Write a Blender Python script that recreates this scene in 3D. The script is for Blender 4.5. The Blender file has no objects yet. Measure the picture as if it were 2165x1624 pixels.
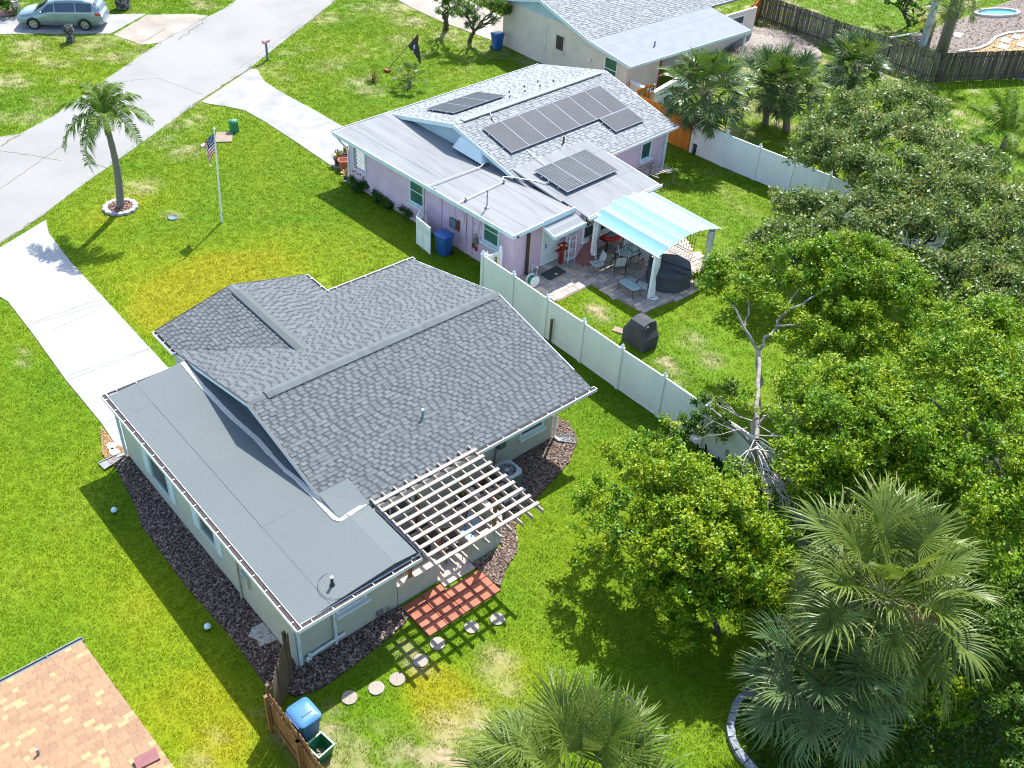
import bpy, bmesh, math, random
import numpy as np
from mathutils import Vector, Matrix

random.seed(7)
rng = np.random.default_rng(11)
SC = bpy.context.scene
COL = SC.collection

# ------------------------------------------------------------------ camera
FPX, CX, CY, CAMH = 2120.0, 1082.5, 812.0, 23.5
YAW, PITCH, ROLL = [math.radians(a) for a in (-43.4, 38.93, -3.9)]


def cam_axes():
    f = np.array([math.cos(PITCH) * math.cos(YAW), math.cos(PITCH) * math.sin(YAW), -math.sin(PITCH)])
    r = np.cross(f, [0, 0, 1]); r /= np.linalg.norm(r)
    d = np.cross(f, r)
    c, s = math.cos(ROLL), math.sin(ROLL)
    return np.array([c * r + s * d, -s * r + c * d, f])


CM = cam_axes()
CAMP = np.array([0.0, 0.0, CAMH])
cd = bpy.data.cameras.new('camera')
cam = bpy.data.objects.new('camera', cd)
COL.objects.link(cam)
cd.sensor_width = 36.0
cd.lens = 36.0 * FPX / 2165.0
cd.clip_end = 2000
cd.clip_start = 0.5
mw = Matrix.Identity(4)
for i in range(3):
    mw[i][0], mw[i][1], mw[i][2], mw[i][3] = CM[0][i], -CM[1][i], -CM[2][i], CAMP[i]
cam.matrix_world = mw
SC.camera = cam

# ------------------------------------------------------------------ light
SUNDIR = Vector((0.38, -0.66, 1.0)).normalized()
sd = bpy.data.lights.new('sun', 'SUN')
sd.energy = 4.0
sd.angle = math.radians(0.55)
sd.color = (1.0, 0.965, 0.90)
sun = bpy.data.objects.new('sun', sd)
COL.objects.link(sun)
sun.rotation_euler = (-SUNDIR).to_track_quat('-Z', 'Y').to_euler()
sun.location = (20, -40, 60)
wd = bpy.data.worlds.new('World')
SC.world = wd
wd.use_nodes = True
wn = wd.node_tree.nodes
bg = wn['Background']
sky = wn.new('ShaderNodeTexSky')
sky.sky_type = 'NISHITA'
sky.sun_disc = False
sky.sun_elevation = math.asin(SUNDIR.z)
sky.sun_rotation = math.atan2(SUNDIR.x, SUNDIR.y)
sky.air_density = 1.0
sky.dust_density = 1.0
sky.ozone_density = 1.0
wd.node_tree.links.new(sky.outputs[0], bg.inputs[0])
bg.inputs[1].default_value = 0.15
SC.view_settings.view_transform = 'Standard'
SC.view_settings.look = 'None'
SC.view_settings.gamma = 1.0
SC.view_settings.use_curve_mapping = False
SC.view_settings.exposure = 1.4
SC.cycles.use_denoising = True
SC.cycles.denoising_prefilter = 'FAST'
SC.cycles.filter_width = 1.1
SC.cycles.sample_clamp_indirect = 4.0
SC.cycles.max_bounces = 6
SC.cycles.diffuse_bounces = 3
SC.cycles.glossy_bounces = 3
SC.cycles.transmission_bounces = 4
SC.cycles.transparent_max_bounces = 6


# ------------------------------------------------------------------ helpers
def ray(u, v):
    return CM.T @ np.array([(u - CX) / FPX, (v - CY) / FPX, 1.0])


def at(u, v, z=0.0):
    d = ray(u, v)
    return CAMP + d * ((z - CAMH) / d[2])


def proj(P):
    w = (np.asarray(P, float) - CAMP) @ CM.T
    return CX + FPX * w[..., 0] / w[..., 2], CY + FPX * w[..., 1] / w[..., 2], w[..., 2]


def V3(p):
    return Vector((float(p[0]), float(p[1]), float(p[2])))


class MB:
    def __init__(s):
        s.v = []; s.f = []; s.m = []; s.sm = []

    def add(s, pts, faces, m=0, smooth=False):
        b = len(s.v)
        s.v.extend([tuple(map(float, p)) for p in pts])
        for f in faces:
            s.f.append(tuple(b + i for i in f)); s.m.append(m); s.sm.append(smooth)

    def face(s, pts, m=0):
        s.add(pts, [tuple(range(len(pts)))], m)

    def hexa(s, p, m=0):
        s.add(p, [(3, 2, 1, 0), (4, 5, 6, 7), (0, 1, 5, 4), (1, 2, 6, 5), (2, 3, 7, 6), (3, 0, 4, 7)], m)

    def box(s, x0, x1, y0, y1, z0, z1, m=0):
        s.hexa([(x0, y0, z0), (x1, y0, z0), (x1, y1, z0), (x0, y1, z0), (x0, y0, z1), (x1, y0, z1), (x1, y1, z1), (x0, y1, z1)], m)

    def obox(s, c, a, b, n, m=0):
        c, a, b, n = V3(c), V3(a), V3(b), V3(n)
        s.hexa([c - a - b - n, c + a - b - n, c + a + b - n, c - a + b - n, c - a - b + n, c + a - b + n, c + a + b + n, c - a + b + n], m)

    def beam(s, p, q, w, h, m=0, up=(0, 0, 1)):
        p, q = V3(p), V3(q)
        d = (q - p)
        u = V3(up)
        side = d.cross(u)
        if side.length < 1e-6:
            side = d.cross(Vector((1, 0, 0)))
        side.normalize()
        u2 = side.cross(d).normalized()
        s.obox((p + q) / 2, d / 2, side * w / 2, u2 * h / 2, m)

    def tube(s, pts, r, n=8, m=0, smooth=True, caps=True):
        pts = [V3(p) for p in pts]
        k = len(pts)
        rs = r if hasattr(r, '__len__') else [r] * k
        vs = []
        ref = None
        for i, p in enumerate(pts):
            d = (pts[min(i + 1, k - 1)] - pts[max(i - 1, 0)]).normalized()
            if ref is None or abs(ref.dot(d)) > 0.98:
                ref = Vector((0, 0, 1)) if abs(d.z) < 0.9 else Vector((1, 0, 0))
            a = d.cross(ref).normalized()
            b = a.cross(d).normalized()
            ref = b
            for j in range(n):
                t = 2 * math.pi * j / n
                vs.append(p + (a * math.cos(t) + b * math.sin(t)) * rs[i])
        fs = []
        for i in range(k - 1):
            for j in range(n):
                fs.append((i * n + j, (i + 1) * n + j, (i + 1) * n + (j + 1) % n, i * n + (j + 1) % n))
        s.add(vs, fs, m, smooth)
        if caps:
            s.add(vs[:n], [tuple(range(n))], m)
            s.add(vs[-n:], [tuple(range(n - 1, -1, -1))], m)

    def lathe(s, c, prof, n=16, m=0, smooth=True, sx=1, sy=1, rot=0):
        c = V3(c)
        vs = []
        for r, z in prof:
            for j in range(n):
                t = 2 * math.pi * j / n + rot
                vs.append((c.x + r * math.cos(t) * sx, c.y + r * math.sin(t) * sy, c.z + z))
        fs = []
        for i in range(len(prof) - 1):
            for j in range(n):
                fs.append((i * n + j, i * n + (j + 1) % n, (i + 1) * n + (j + 1) % n, (i + 1) * n + j))
        s.add(vs, fs, m, smooth)
        if prof[0][0] > 1e-4:
            s.add(vs[:n], [tuple(range(n - 1, -1, -1))], m)
        if prof[-1][0] > 1e-4:
            s.add(vs[-n:], [tuple(range(n))], m)

    def prism(s, poly, z0, z1, m=0, mtop=None):
        n = len(poly)
        ar = sum(poly[i][0] * poly[(i + 1) % n][1] - poly[(i + 1) % n][0] * poly[i][1] for i in range(n))
        if ar < 0:
            poly = poly[::-1]
        vs = [(p[0], p[1], z0) for p in poly] + [(p[0], p[1], z1) for p in poly]
        s.add(vs, [(i, (i + 1) % n, n + (i + 1) % n, n + i) for i in range(n)], m)
        s.add(vs[n:], [tuple(range(n))], m if mtop is None else mtop)
        s.add(vs[:n], [tuple(range(n - 1, -1, -1))], m)

    def blob(s, c, rx, ry, rz, seed=0, lump=0.2, m=0, lev=2, smooth=True):
        bm = bmesh.new()
        bmesh.ops.create_icosphere(bm, subdivisions=lev, radius=1)
        r = random.Random(seed)
        ph = [r.uniform(0, 6.3) for _ in range(6)]
        vs = []
        for v in bm.verts:
            q = v.co
            k = 1 + lump * (math.sin(q.x * 3 + ph[0]) * math.sin(q.y * 4 + ph[1]) + .6 * math.sin(q.z * 5 + ph[2] + q.x * 4)) * .7
            vs.append((c[0] + q.x * rx * k, c[1] + q.y * ry * k, c[2] + q.z * rz * k))
        fs = [tuple(v.index for v in f.verts) for f in bm.faces]
        bm.free()
        s.add(vs, fs, m, smooth)

    def mesh(s, name, mats, off=None):
        me = bpy.data.meshes.new(name)
        vs = s.v
        if off is not None:
            vs = [(x - off[0], y - off[1], z - off[2]) for x, y, z in vs]
        me.from_pydata(vs, [], s.f)
        if not isinstance(mats, (list, tuple)):
            mats = [mats]
        for m in mats:
            me.materials.append(m)
        me.polygons.foreach_set('material_index', s.m)
        me.polygons.foreach_set('use_smooth', s.sm)
        me.update()
        return me

    def build(s, name, mats, parent=None, local=False, kind=None):
        """one mesh object; vertices are given in world space unless local"""
        off = None
        if parent is not None and not local:
            off = parent['_o']
        me = s.mesh(name, mats, off)
        o = bpy.data.objects.new(name, me)
        COL.objects.link(o)
        if parent is not None:
            o.parent = parent
        o['_o'] = list(parent['_o']) if parent is not None else [0.0, 0.0, 0.0]
        if kind:
            o['kind'] = kind
        return o

    def solo(s, name, mats, label, cat, loc, group=None):
        """a thing that is one mesh, its origin at its base"""
        me = s.mesh(name, mats, loc)
        o = bpy.data.objects.new(name, me)
        COL.objects.link(o)
        o.location = loc
        o['_o'] = [float(c) for c in loc]
        o['label'] = label; o['category'] = cat
        if group:
            o['group'] = group
        return o


def thing(name, label, cat, loc, group=None, rz=0.0):
    o = bpy.data.objects.new(name, None)
    COL.objects.link(o)
    o.empty_display_size = 0.3
    o.location = [float(c) for c in loc]
    o.rotation_euler = (0, 0, rz)
    o['_o'] = [float(c) for c in loc]
    o['label'] = label; o['category'] = cat
    if group:
        o['group'] = group
    return o


def copy_tree(o, parent=None):
    c = o.copy()
    COL.objects.link(c)
    if parent is not None:
        c.parent = parent
    for ch in list(o.children):
        copy_tree(ch, c)
    return c


def ground(name, mb, mats, kind='structure'):
    o = mb.build(name, mats)
    o['kind'] = kind
    return o


def piece(name, me, parent, loc=(0, 0, 0), rot=None):
    """a child that shares mesh data; loc is local to the parent"""
    o = bpy.data.objects.new(name, me)
    COL.objects.link(o)
    o.parent = parent
    o['_o'] = list(parent['_o'])
    if rot is not None:
        m4 = rot.to_4x4() if len(rot) == 3 else rot.copy()
        m4.translation = V3(loc)
        o.matrix_local = m4
    else:
        o.location = V3(loc)
    return o


# ------------------------------------------------------------------ materials
def mat(name, c1, c2=None, scale=4.0, rough=0.75, bump=0.0, bscale=40.0, spec=0.3, metal=0.0, rnd=0.0,
        detail=4.0, lo=0.35, hi=0.65, stretch=None, coat=0.0, c3=None, s3=0.6):
    m = bpy.data.materials.new(name)
    m.use_nodes = True
    nt = m.node_tree
    N, L = nt.nodes, nt.links
    b = N['Principled BSDF']
    b.inputs['Roughness'].default_value = rough
    b.inputs['Metallic'].default_value = metal
    b.inputs['Specular IOR Level'].default_value = spec
    b.inputs['Coat Weight'].default_value = coat
    geo = N.new('ShaderNodeNewGeometry')
    pos = geo.outputs['Position']
    if stretch:
        mp = N.new('ShaderNodeMapping')
        mp.inputs['Scale'].default_value = stretch
        L.new(pos, mp.inputs['Vector'])
        pos = mp.outputs['Vector']
    col = None

    def noise(sc, d=detail):
        n = N.new('ShaderNodeTexNoise')
        n.inputs['Scale'].default_value = sc
        n.inputs['Detail'].default_value = d
        L.new(pos, n.inputs['Vector'])
        return n

    def ramp(src, a, bb):
        r = N.new('ShaderNodeMapRange')
        r.inputs['From Min'].default_value = a
        r.inputs['From Max'].default_value = bb
        L.new(src, r.inputs['Value'])
        return r.outputs['Result']

    def mix(fac, a, bb, typ='MIX'):
        x = N.new('ShaderNodeMix')
        x.data_type = 'RGBA'
        x.blend_type = typ
        if hasattr(fac, 'default_value') or hasattr(fac, 'node'):
            L.new(fac, x.inputs['Factor'])
        else:
            x.inputs['Factor'].default_value = fac
        for i, s in ((6, a), (7, bb)):
            if isinstance(s, tuple):
                x.inputs[i].default_value = s
            else:
                L.new(s, x.inputs[i])
        return x.outputs[2]

    A = (*c1, 1.0)
    if c2 is not None:
        col = mix(ramp(noise(scale).outputs['Fac'], lo, hi), A, (*c2, 1.0))
    if c3 is not None:
        col = mix(ramp(noise(s3, 3).outputs['Fac'], 0.45, 0.62), col if col is not None else A, (*c3, 1.0))
    if rnd > 0:
        oi = N.new('ShaderNodeObjectInfo')
        r = N.new('ShaderNodeMapRange')
        r.inputs['To Min'].default_value = 1 - rnd
        r.inputs['To Max'].default_value = 1 + rnd
        L.new(oi.outputs['Random'], r.inputs['Value'])
        cmb = N.new('ShaderNodeCombineColor')
        for i in range(3):
            L.new(r.outputs['Result'], cmb.inputs[i])
        col = mix(1.0, col if col is not None else A, cmb.outputs[0], 'MULTIPLY')
    if col is None:
        b.inputs['Base Color'].default_value = A
    else:
        L.new(col, b.inputs['Base Color'])
    if bump > 0:
        n = noise(bscale, 3)
        bp = N.new('ShaderNodeBump')
        bp.inputs['Strength'].default_value = bump
        bp.inputs['Distance'].default_value = 0.02
        L.new(n.outputs['Fac'], bp.inputs['Height'])
        L.new(bp.outputs['Normal'], b.inputs['Normal'])
    return m


def block_mat(name, c1, c2, course=0.2, blk=0.4, axis='x', rough=0.8, strength=0.5):
    """painted concrete block or brick: colour with joints in relief"""
    m = mat(name, c1, c2, scale=1.5, rough=rough, spec=0.2)
    nt = m.node_tree
    N, L = nt.nodes, nt.links
    geo = N.new('ShaderNodeNewGeometry')
    sp = N.new('ShaderNodeSeparateXYZ')
    L.new(geo.outputs['Position'], sp.inputs[0])
    cb = N.new('ShaderNodeCombineXYZ')
    ad = N.new('ShaderNodeMath'); ad.operation = 'ADD'
    L.new(sp.outputs['X'], ad.inputs[0]); L.new(sp.outputs['Y'], ad.inputs[1])
    L.new(ad.outputs[0], cb.inputs['X']); L.new(sp.outputs['Z'], cb.inputs['Y'])
    br = N.new('ShaderNodeTexBrick')
    br.inputs['Scale'].default_value = 1.0
    br.inputs['Brick Width'].default_value = blk
    br.inputs['Row Height'].default_value = course
    br.inputs['Mortar Size'].default_value = 0.012
    br.inputs['Mortar Smooth'].default_value = 0.3
    br.inputs['Color1'].default_value = (1, 1, 1, 1)
    br.inputs['Color2'].default_value = (.93, .93, .93, 1)
    br.inputs['Mortar'].default_value = (0, 0, 0, 1)
    L.new(cb.outputs[0], br.inputs['Vector'])
    bp = N.new('ShaderNodeBump')
    bp.inputs['Strength'].default_value = strength
    bp.inputs['Distance'].default_value = 0.012
    L.new(br.outputs['Color'], bp.inputs['Height'])
    L.new(bp.outputs['Normal'], N['Principled BSDF'].inputs['Normal'])
    return m


def leaf_mat(name, cols, trans=0.35, rough=0.45, spec=0.4, tcol=None):
    """leaf: colour per leaf from the face attribute 'tone'; light passes through"""
    m = bpy.data.materials.new(name)
    m.use_nodes = True
    nt = m.node_tree
    N, L = nt.nodes, nt.links
    b = N['Principled BSDF']
    b.inputs['Roughness'].default_value = rough
    b.inputs['Specular IOR Level'].default_value = spec
    a = N.new('ShaderNodeAttribute')
    a.attribute_name = 'tone'
    r = N.new('ShaderNodeValToRGB')
    els = r.color_ramp.elements
    while len(els) < len(cols):
        els.new(0.5)
    for i, c in enumerate(cols):
        els[i].position = i / (len(cols) - 1)
        els[i].color = (*c, 1)
    L.new(a.outputs['Fac'], r.inputs['Fac'])
    L.new(r.outputs['Color'], b.inputs['Base Color'])
    t = N.new('ShaderNodeBsdfTranslucent')
    mx = N.new('ShaderNodeMix'); mx.data_type = 'RGBA'; mx.blend_type = 'MULTIPLY'
    mx.inputs['Factor'].default_value = 1
    L.new(r.outputs['Color'], mx.inputs[6])
    mx.inputs[7].default_value = (*(tcol or (1.5, 1.5, 0.6)), 1)
    L.new(mx.outputs[2], t.inputs['Color'])
    ms = N.new('ShaderNodeMixShader')
    ms.inputs[0].default_value = trans
    L.new(b.outputs[0], ms.inputs[1]); L.new(t.outputs[0], ms.inputs[2])
    L.new(ms.outputs[0], N['Material Output'].inputs['Surface'])
    return m


M = {}
M['white'] = mat('white_paint', (.78, .79, .79), (.7, .71, .7), scale=6, rough=.5)
M['vinyl'] = mat('white_vinyl', (.80, .82, .80), (.72, .76, .74), scale=1.2, rough=.4, stretch=(1, 1, .4))
M['trimblue'] = mat('pale_blue_trim', (.58, .68, .70), (.52, .62, .65), scale=4, rough=.55)
M['fasciablue'] = mat('pale_aqua_fascia', (.60, .71, .73), (.52, .63, .66), scale=3, rough=.6)
M['gutter'] = mat('white_gutter', (.74, .75, .76), (.66, .66, .66), scale=8, rough=.4)
M['debris'] = mat('gutter_debris', (.035, .03, .032), (.07, .055, .05), scale=14, rough=.9)
M['sage'] = block_mat('sage_painted_block', (.40, .43, .36), (.44, .465, .395), course=.1, blk=30)
M['sagelow'] = mat('sage_stucco', (.36, .40, .35), (.43, .45, .39), scale=2, bump=.3, bscale=80)
M['cap'] = mat('beige_wall_cap', (.55, .42, .34), (.62, .50, .41), scale=5, rough=.85)
M['pink'] = block_mat('pink_painted_brick', (.60, .43, .56), (.66, .49, .60), course=.075, blk=.21, strength=.6)
M['beige'] = block_mat('cream_painted_block', (.62, .53, .43), (.68, .58, .48), course=.1, blk=.4, strength=.3)
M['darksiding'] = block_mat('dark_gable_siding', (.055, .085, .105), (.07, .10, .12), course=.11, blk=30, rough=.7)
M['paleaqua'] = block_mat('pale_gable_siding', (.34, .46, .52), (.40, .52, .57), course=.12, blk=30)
M['membrane'] = mat('grey_roll_roofing', (.116, .134, .135), (.138, .157, .158), scale=30, rough=.95, spec=.1, bump=.3, bscale=160, c3=(.122, .142, .143), s3=.5)
M['seal'] = mat('cream_sealant', (.55, .49, .42), (.62, .58, .52), scale=9, rough=.8)
M['pinkroll'] = mat('weathered_pale_roll_roofing', (.205, .213, .22), (.14, .146, .152), scale=1.3, rough=.95, spec=.1, stretch=(.5, 4, 1), lo=.5, hi=.85, detail=10, bump=.15, c3=(.228, .235, .24))
M['farroll'] = mat('white_roll_roofing', (.225, .243, .26), (.205, .222, .24), scale=1.5, rough=.9, spec=.1)
greys = [(.106, .119, .126), (.116, .130, .137), (.097, .110, .116), (.124, .139, .146), (.060, .069, .074), (.070, .080, .085)]
M['sh'] = [mat('charcoal_shingle', c, tuple(k * .82 for k in c), scale=40, rough=.88, bump=.25, bscale=180, lo=.3, hi=.7) for c in greys]
M['shdeck'] = mat('shingle_underlay', (.05, .057, .063), (.065, .072, .08), scale=20, rough=.95)
tans = [(.275, .170, .100), (.30, .188, .108), (.255, .155, .093), (.375, .255, .132), (.285, .178, .104)]
M['tan'] = [mat('tan_shingle', c, tuple(k * .85 for k in c), scale=40, rough=.9, bump=.2, bscale=160) for c in tans]
M['tandeck'] = mat('tan_underlay', (.18, .10, .055), (.14, .08, .045), scale=20, rough=.95)
pales = [(.215, .23, .24), (.235, .25, .258), (.198, .213, .222), (.25, .262, .268), (.145, .158, .165), (.165, .178, .185)]
M['pale'] = [mat('pale_shingle', c, tuple(k * .9 for k in c), scale=40, rough=.9, bump=.2, bscale=160) for c in pales]
M['paledeck'] = mat('pale_underlay', (.15, .16, .165), (.18, .19, .195), scale=20, rough=.95)
M['concrete'] = mat('pale_concrete_drive', (.295, .30, .30), (.265, .268, .266), scale=1.6, rough=.9, bump=.12, bscale=90, c3=(.31, .314, .314), detail=8)
M['concrete2'] = mat('worn_concrete_drive', (.255, .255, .25), (.20, .198, .185), scale=1.1, rough=.9, bump=.12, bscale=90, c3=(.29, .29, .285), detail=8, lo=.4, hi=.75)
M['road'] = mat('worn_pale_road', (.236, .232, .222), (.202, .198, .189), scale=.5, rough=.92, bump=.3, bscale=110, lo=.3, hi=.7, c3=(.238, .235, .226), s3=.15, detail=10)
M['dirtdrive'] = mat('tan_dirt_drive', (.27, .235, .195), (.21, .185, .155), scale=1.2, rough=.95, bump=.2, bscale=60, c3=(.30, .275, .245), detail=8)
M['crack'] = mat('weedy_crack', (.10, .11, .04), (.16, .15, .11), scale=6, rough=.95)
M['joint'] = mat('dark_joint', (.20, .20, .19), (.16, .16, .15), scale=3, rough=.95)
M['soil'] = mat('dark_mulch_soil', (.045, .032, .027), (.07, .05, .042), scale=8, rough=.95, bump=.5, bscale=40)
M['chipdark'] = [mat('bark_chip', c, tuple(k * .7 for k in c), scale=30, rough=.85) for c in ((.19, .125, .098), (.30, .21, .165), (.40, .31, .26), (.12, .08, .066))]
M['red'] = mat('red_paver', (.40, .135, .08), (.34, .11, .066), scale=5, rough=.85, bump=.2, bscale=90, rnd=.16)
M['stone'] = mat('round_concrete_stone', (.34, .295, .25), (.27, .235, .20), scale=25, rough=.95, bump=.5, bscale=60, rnd=.08)
M['paver'] = [mat('patio_paver', c, tuple(k * .8 for k in c), scale=6, rough=.85, bump=.15, bscale=70, rnd=.15) for c in ((.43, .36, .31), (.54, .43, .33), (.37, .33, .30))]
M['sandy'] = mat('sandy_joint', (.28, .22, .16), (.2, .16, .12), scale=10, rough=.95)
M['ring'] = mat('grey_ring_block', (.34, .345, .36), (.28, .285, .30), scale=10, rough=.9, bump=.2, rnd=.12)
M['edging'] = mat('grey_edging_block', (.26, .28, .31), (.19, .205, .23), scale=9, rough=.9, bump=.3, rnd=.2)
M['cedar'] = mat('brown_cedar', (.23, .135, .055), (.17, .095, .04), scale=3, rough=.8, stretch=(6, 6, .6), rnd=.18)
M['oldwood'] = mat('weathered_grey_brown_wood', (.16, .13, .095), (.27, .235, .185), scale=3, rough=.9, stretch=(6, 6, .5), rnd=.35, c3=(.09, .075, .045), s3=2)
M['shadewood'] = mat('shade_darkened_weathered_wood', (.075, .055, .038), (.13, .11, .085), scale=3, rough=.9, stretch=(6, 6, .5), rnd=.35, c3=(.05, .04, .028), s3=2)  # weathered wood made darker: shade of the fence face put into the colour
M['gatewood'] = mat('grey_brown_gate_wood', (.145, .105, .062), (.10, .073, .043), scale=3, rough=.85, stretch=(6, 6, .6), rnd=.2)
M['orange'] = mat('orange_stained_wood', (.52, .20, .025), (.43, .155, .018), scale=3, rough=.7, stretch=(6, 6, .5), rnd=.12)
M['rawwood'] = mat('whitewashed_pergola_wood', (.36, .31, .265), (.30, .24, .20), scale=3, rough=.75, stretch=(1.5, 1.5, 1.5), rnd=.06)
M['glass'] = mat('dark_window_glass', (.03, .05, .055), (.05, .085, .085), scale=1.2, rough=.06, spec=.6)
M['glassmid'] = mat('grey_window_glass', (.075, .10, .105), (.11, .14, .14), scale=1.2, rough=.08, spec=.6)
M['glassgreen'] = mat('green_tinted_glass', (.035, .10, .075), (.05, .15, .115), scale=1.5, rough=.07, spec=.6)
M['aquaglass'] = mat('pale_tabletop_glass', (.36, .46, .45), (.30, .40, .40), scale=4, rough=.08, spec=.7)
M['black'] = mat('black_metal', (.022, .022, .024), None, rough=.45)
M['bronze'] = mat('dark_bronze_metal', (.06, .045, .035), None, rough=.5)
M['blackfabric'] = mat('black_cover_fabric', (.030, .033, .040), (.045, .048, .056), scale=3, rough=.75, bump=.4, bscale=9)
M['navyfabric'] = mat('charcoal_cover_fabric', (.050, .058, .075), (.065, .074, .09), scale=2, rough=.65, bump=.3, bscale=6)
M['binblue'] = mat('blue_bin_plastic', (.015, .085, .27), (.02, .10, .31), scale=3, rough=.4, spec=.5)
M['binlid'] = mat('glossy_blue_lid', (.055, .17, .36), (.07, .20, .40), scale=2, rough=.22, spec=.7)
M['bingreen'] = mat('green_tub_plastic', (.02, .16, .075), (.025, .19, .09), scale=3, rough=.45)
M['tubrim'] = mat('pale_green_rim', (.30, .48, .36), None, rough=.5)
M['acgrey'] = mat('grey_green_ac_shell', (.105, .125, .115), (.13, .15, .14), scale=6, rough=.5, metal=.2)
M['actop'] = mat('pale_grey_ac_top', (.38, .43, .45), (.32, .37, .39), scale=6, rough=.5)
M['acgrille'] = mat('dark_ac_interior', (.02, .022, .024), None, rough=.7)
M['galv'] = mat('galvanised_pipe', (.30, .31, .32), (.22, .22, .23), scale=6, rough=.45, metal=.6)
M['solar'] = mat('solar_glass', (.040, .047, .058), (.050, .058, .070), scale=1.0, rough=.5, spec=.06)  # grey diffuse colour stands in for the sky sheen on the panels
M['solarline'] = mat('silver_solar_line', (.26, .28, .32), None, rough=.6, spec=.1)
M['celltick'] = mat('pale_cell_ribbon', (.105, .11, .125), None, rough=.6, spec=.1)
M['aqua'] = mat('aqua_canopy_fabric', (.14, .31, .365), (.155, .33, .385), scale=2, rough=.7)
M['aqua2'] = mat('light_aqua_canopy_fabric', (.19, .355, .40), (.205, .37, .415), scale=2, rough=.7)
M['curtain'] = mat('white_curtain_fabric', (.74, .75, .77), (.64, .66, .69), scale=5, rough=.9)
M['redplastic'] = mat('red_raft_vinyl', (.62, .025, .02), (.55, .02, .018), scale=3, rough=.35, spec=.5)
M['raftgrey'] = mat('grey_raft_floor', (.42, .43, .44), (.25, .26, .28), scale=9, rough=.5)
M['rust'] = mat('rust_red_paint', (.26, .045, .022), (.2, .035, .02), scale=8, rough=.6)
M['maroon'] = mat('faded_maroon_fabric', (.20, .088, .085), (.25, .115, .11), scale=4, rough=.9)
M['terracotta'] = mat('terracotta', (.60, .185, .12), (.52, .15, .09), scale=6, rough=.8)
M['tealpot'] = mat('teal_glaze', (.02, .14, .19), (.03, .18, .23), scale=6, rough=.3, spec=.6)
M['potsoil'] = mat('potting_soil', (.16, .03, .02), (.1, .025, .02), scale=20, rough=.95)
M['hose'] = mat('green_hose', (.02, .18, .15), None, rough=.5)
M['bark'] = mat('pale_grey_bark', (.30, .28, .25), (.20, .185, .165), scale=6, rough=.9, bump=.5, bscale=25, stretch=(1, 1, .5))
M['deadtwig'] = mat('bleached_dead_twig', (.50, .46, .43), (.40, .36, .33), scale=6, rough=.9)
M['darkbark'] = mat('dark_bark', (.06, .05, .042), (.10, .085, .07), scale=6, rough=.95, bump=.5, bscale=25)
M['palmbark'] = mat('grey_palm_bark', (.20, .19, .175), (.14, .13, .12), scale=5, rough=.95, stretch=(.6, .6, 7), bump=.4, bscale=20)
M['boot'] = mat('palm_leaf_base', (.17, .135, .10), (.24, .20, .155), scale=8, rough=.95, rnd=.1)
M['stump'] = mat('grey_black_stump', (.05, .048, .046), (.22, .21, .2), scale=5, rough=.95, bump=.8, bscale=14, lo=.45, hi=.6)
M['flagpole'] = mat('white_flagpole', (.70, .73, .72), None, rough=.35)
M['flagred'] = mat('flag_red', (.42, .02, .035), None, rough=.8)
M['flagwhite'] = mat('flag_white', (.76, .74, .74), None, rough=.8)
M['flagblue'] = mat('flag_blue', (.025, .035, .14), None, rough=.8)
M['pirate'] = mat('faded_black_flag', (.055, .045, .048), (.075, .06, .062), scale=4, rough=.85)
M['mailpink'] = mat('pink_mailbox', (.68, .32, .36), None, rough=.5)
M['slate'] = mat('blue_grey_post', (.11, .15, .17), (.14, .18, .2), scale=6, rough=.7)
M['utilgreen'] = mat('utility_green', (.03, .17, .07), (.04, .2, .085), scale=5, rough=.5)
M['vanpaint'] = mat('silver_green_van_paint', (.19, .265, .275), (.20, .275, .285), scale=1, rough=.28, spec=.6, metal=.35, coat=.6)
M['vanglass'] = mat('dark_van_glass', (.012, .03, .055), None, rough=.05, spec=.8)
M['tyre'] = mat('tyre_rubber', (.018, .018, .019), None, rough=.8)
M['rim'] = mat('silver_rim', (.48, .49, .50), None, rough=.3, metal=.7)
M['taillight'] = mat('red_tail_lamp', (.55, .012, .03), None, rough=.2, spec=.7)
M['headlight'] = mat('clear_head_lamp', (.55, .50, .46), None, rough=.12, spec=.8)
M['mound'] = mat('grey_straw_pile', (.30, .265, .235), (.19, .165, .145), scale=5, rough=.97, bump=1.0, bscale=18)
M['farmulch'] = mat('grey_brown_mulch_yard', (.20, .165, .14), (.14, .115, .10), scale=5, rough=.95, bump=.8, bscale=14)
M['orangegravel'] = mat('tan_orange_gravel', (.42, .26, .115), (.34, .19, .08), scale=12, rough=.95, bump=.6, bscale=45)
M['poolwater'] = mat('blue_pond_water', (.02, .22, .42), (.03, .30, .52), scale=2, rough=.04, spec=.7)
M['limestone'] = mat('cream_stone', (.55, .50, .44), (.47, .42, .36), scale=6, rough=.9)
M['polewood'] = mat('pale_blue_grey_concrete_pole', (.42, .47, .49), (.36, .41, .43), scale=3, rough=.85)
M['cushA'] = mat('aqua_stripe_fabric', (.34, .55, .58), None, rough=.9)
M['cushB'] = mat('coral_stripe_fabric', (.62, .33, .30), None, rough=.9)
M['cushC'] = mat('cream_stripe_fabric', (.70, .67, .62), None, rough=.9)
M['sling'] = mat('light_grey_sling', (.42, .46, .46), (.36, .40, .40), scale=20, rough=.8)
M['doormat'] = mat('dark_grey_mat', (.055, .055, .058), (.07, .07, .072), scale=30, rough=.97)
M['paleplastic'] = mat('pale_aqua_plastic', (.50, .70, .74), None, rough=.35, spec=.5)
M['cushblue'] = mat('pale_blue_cushion', (.28, .42, .50), (.24, .37, .46), scale=5, rough=.85)
M['patiofloor'] = mat('beige_patio_slab', (.50, .38, .31), (.56, .45, .37), scale=3, rough=.9)
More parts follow.
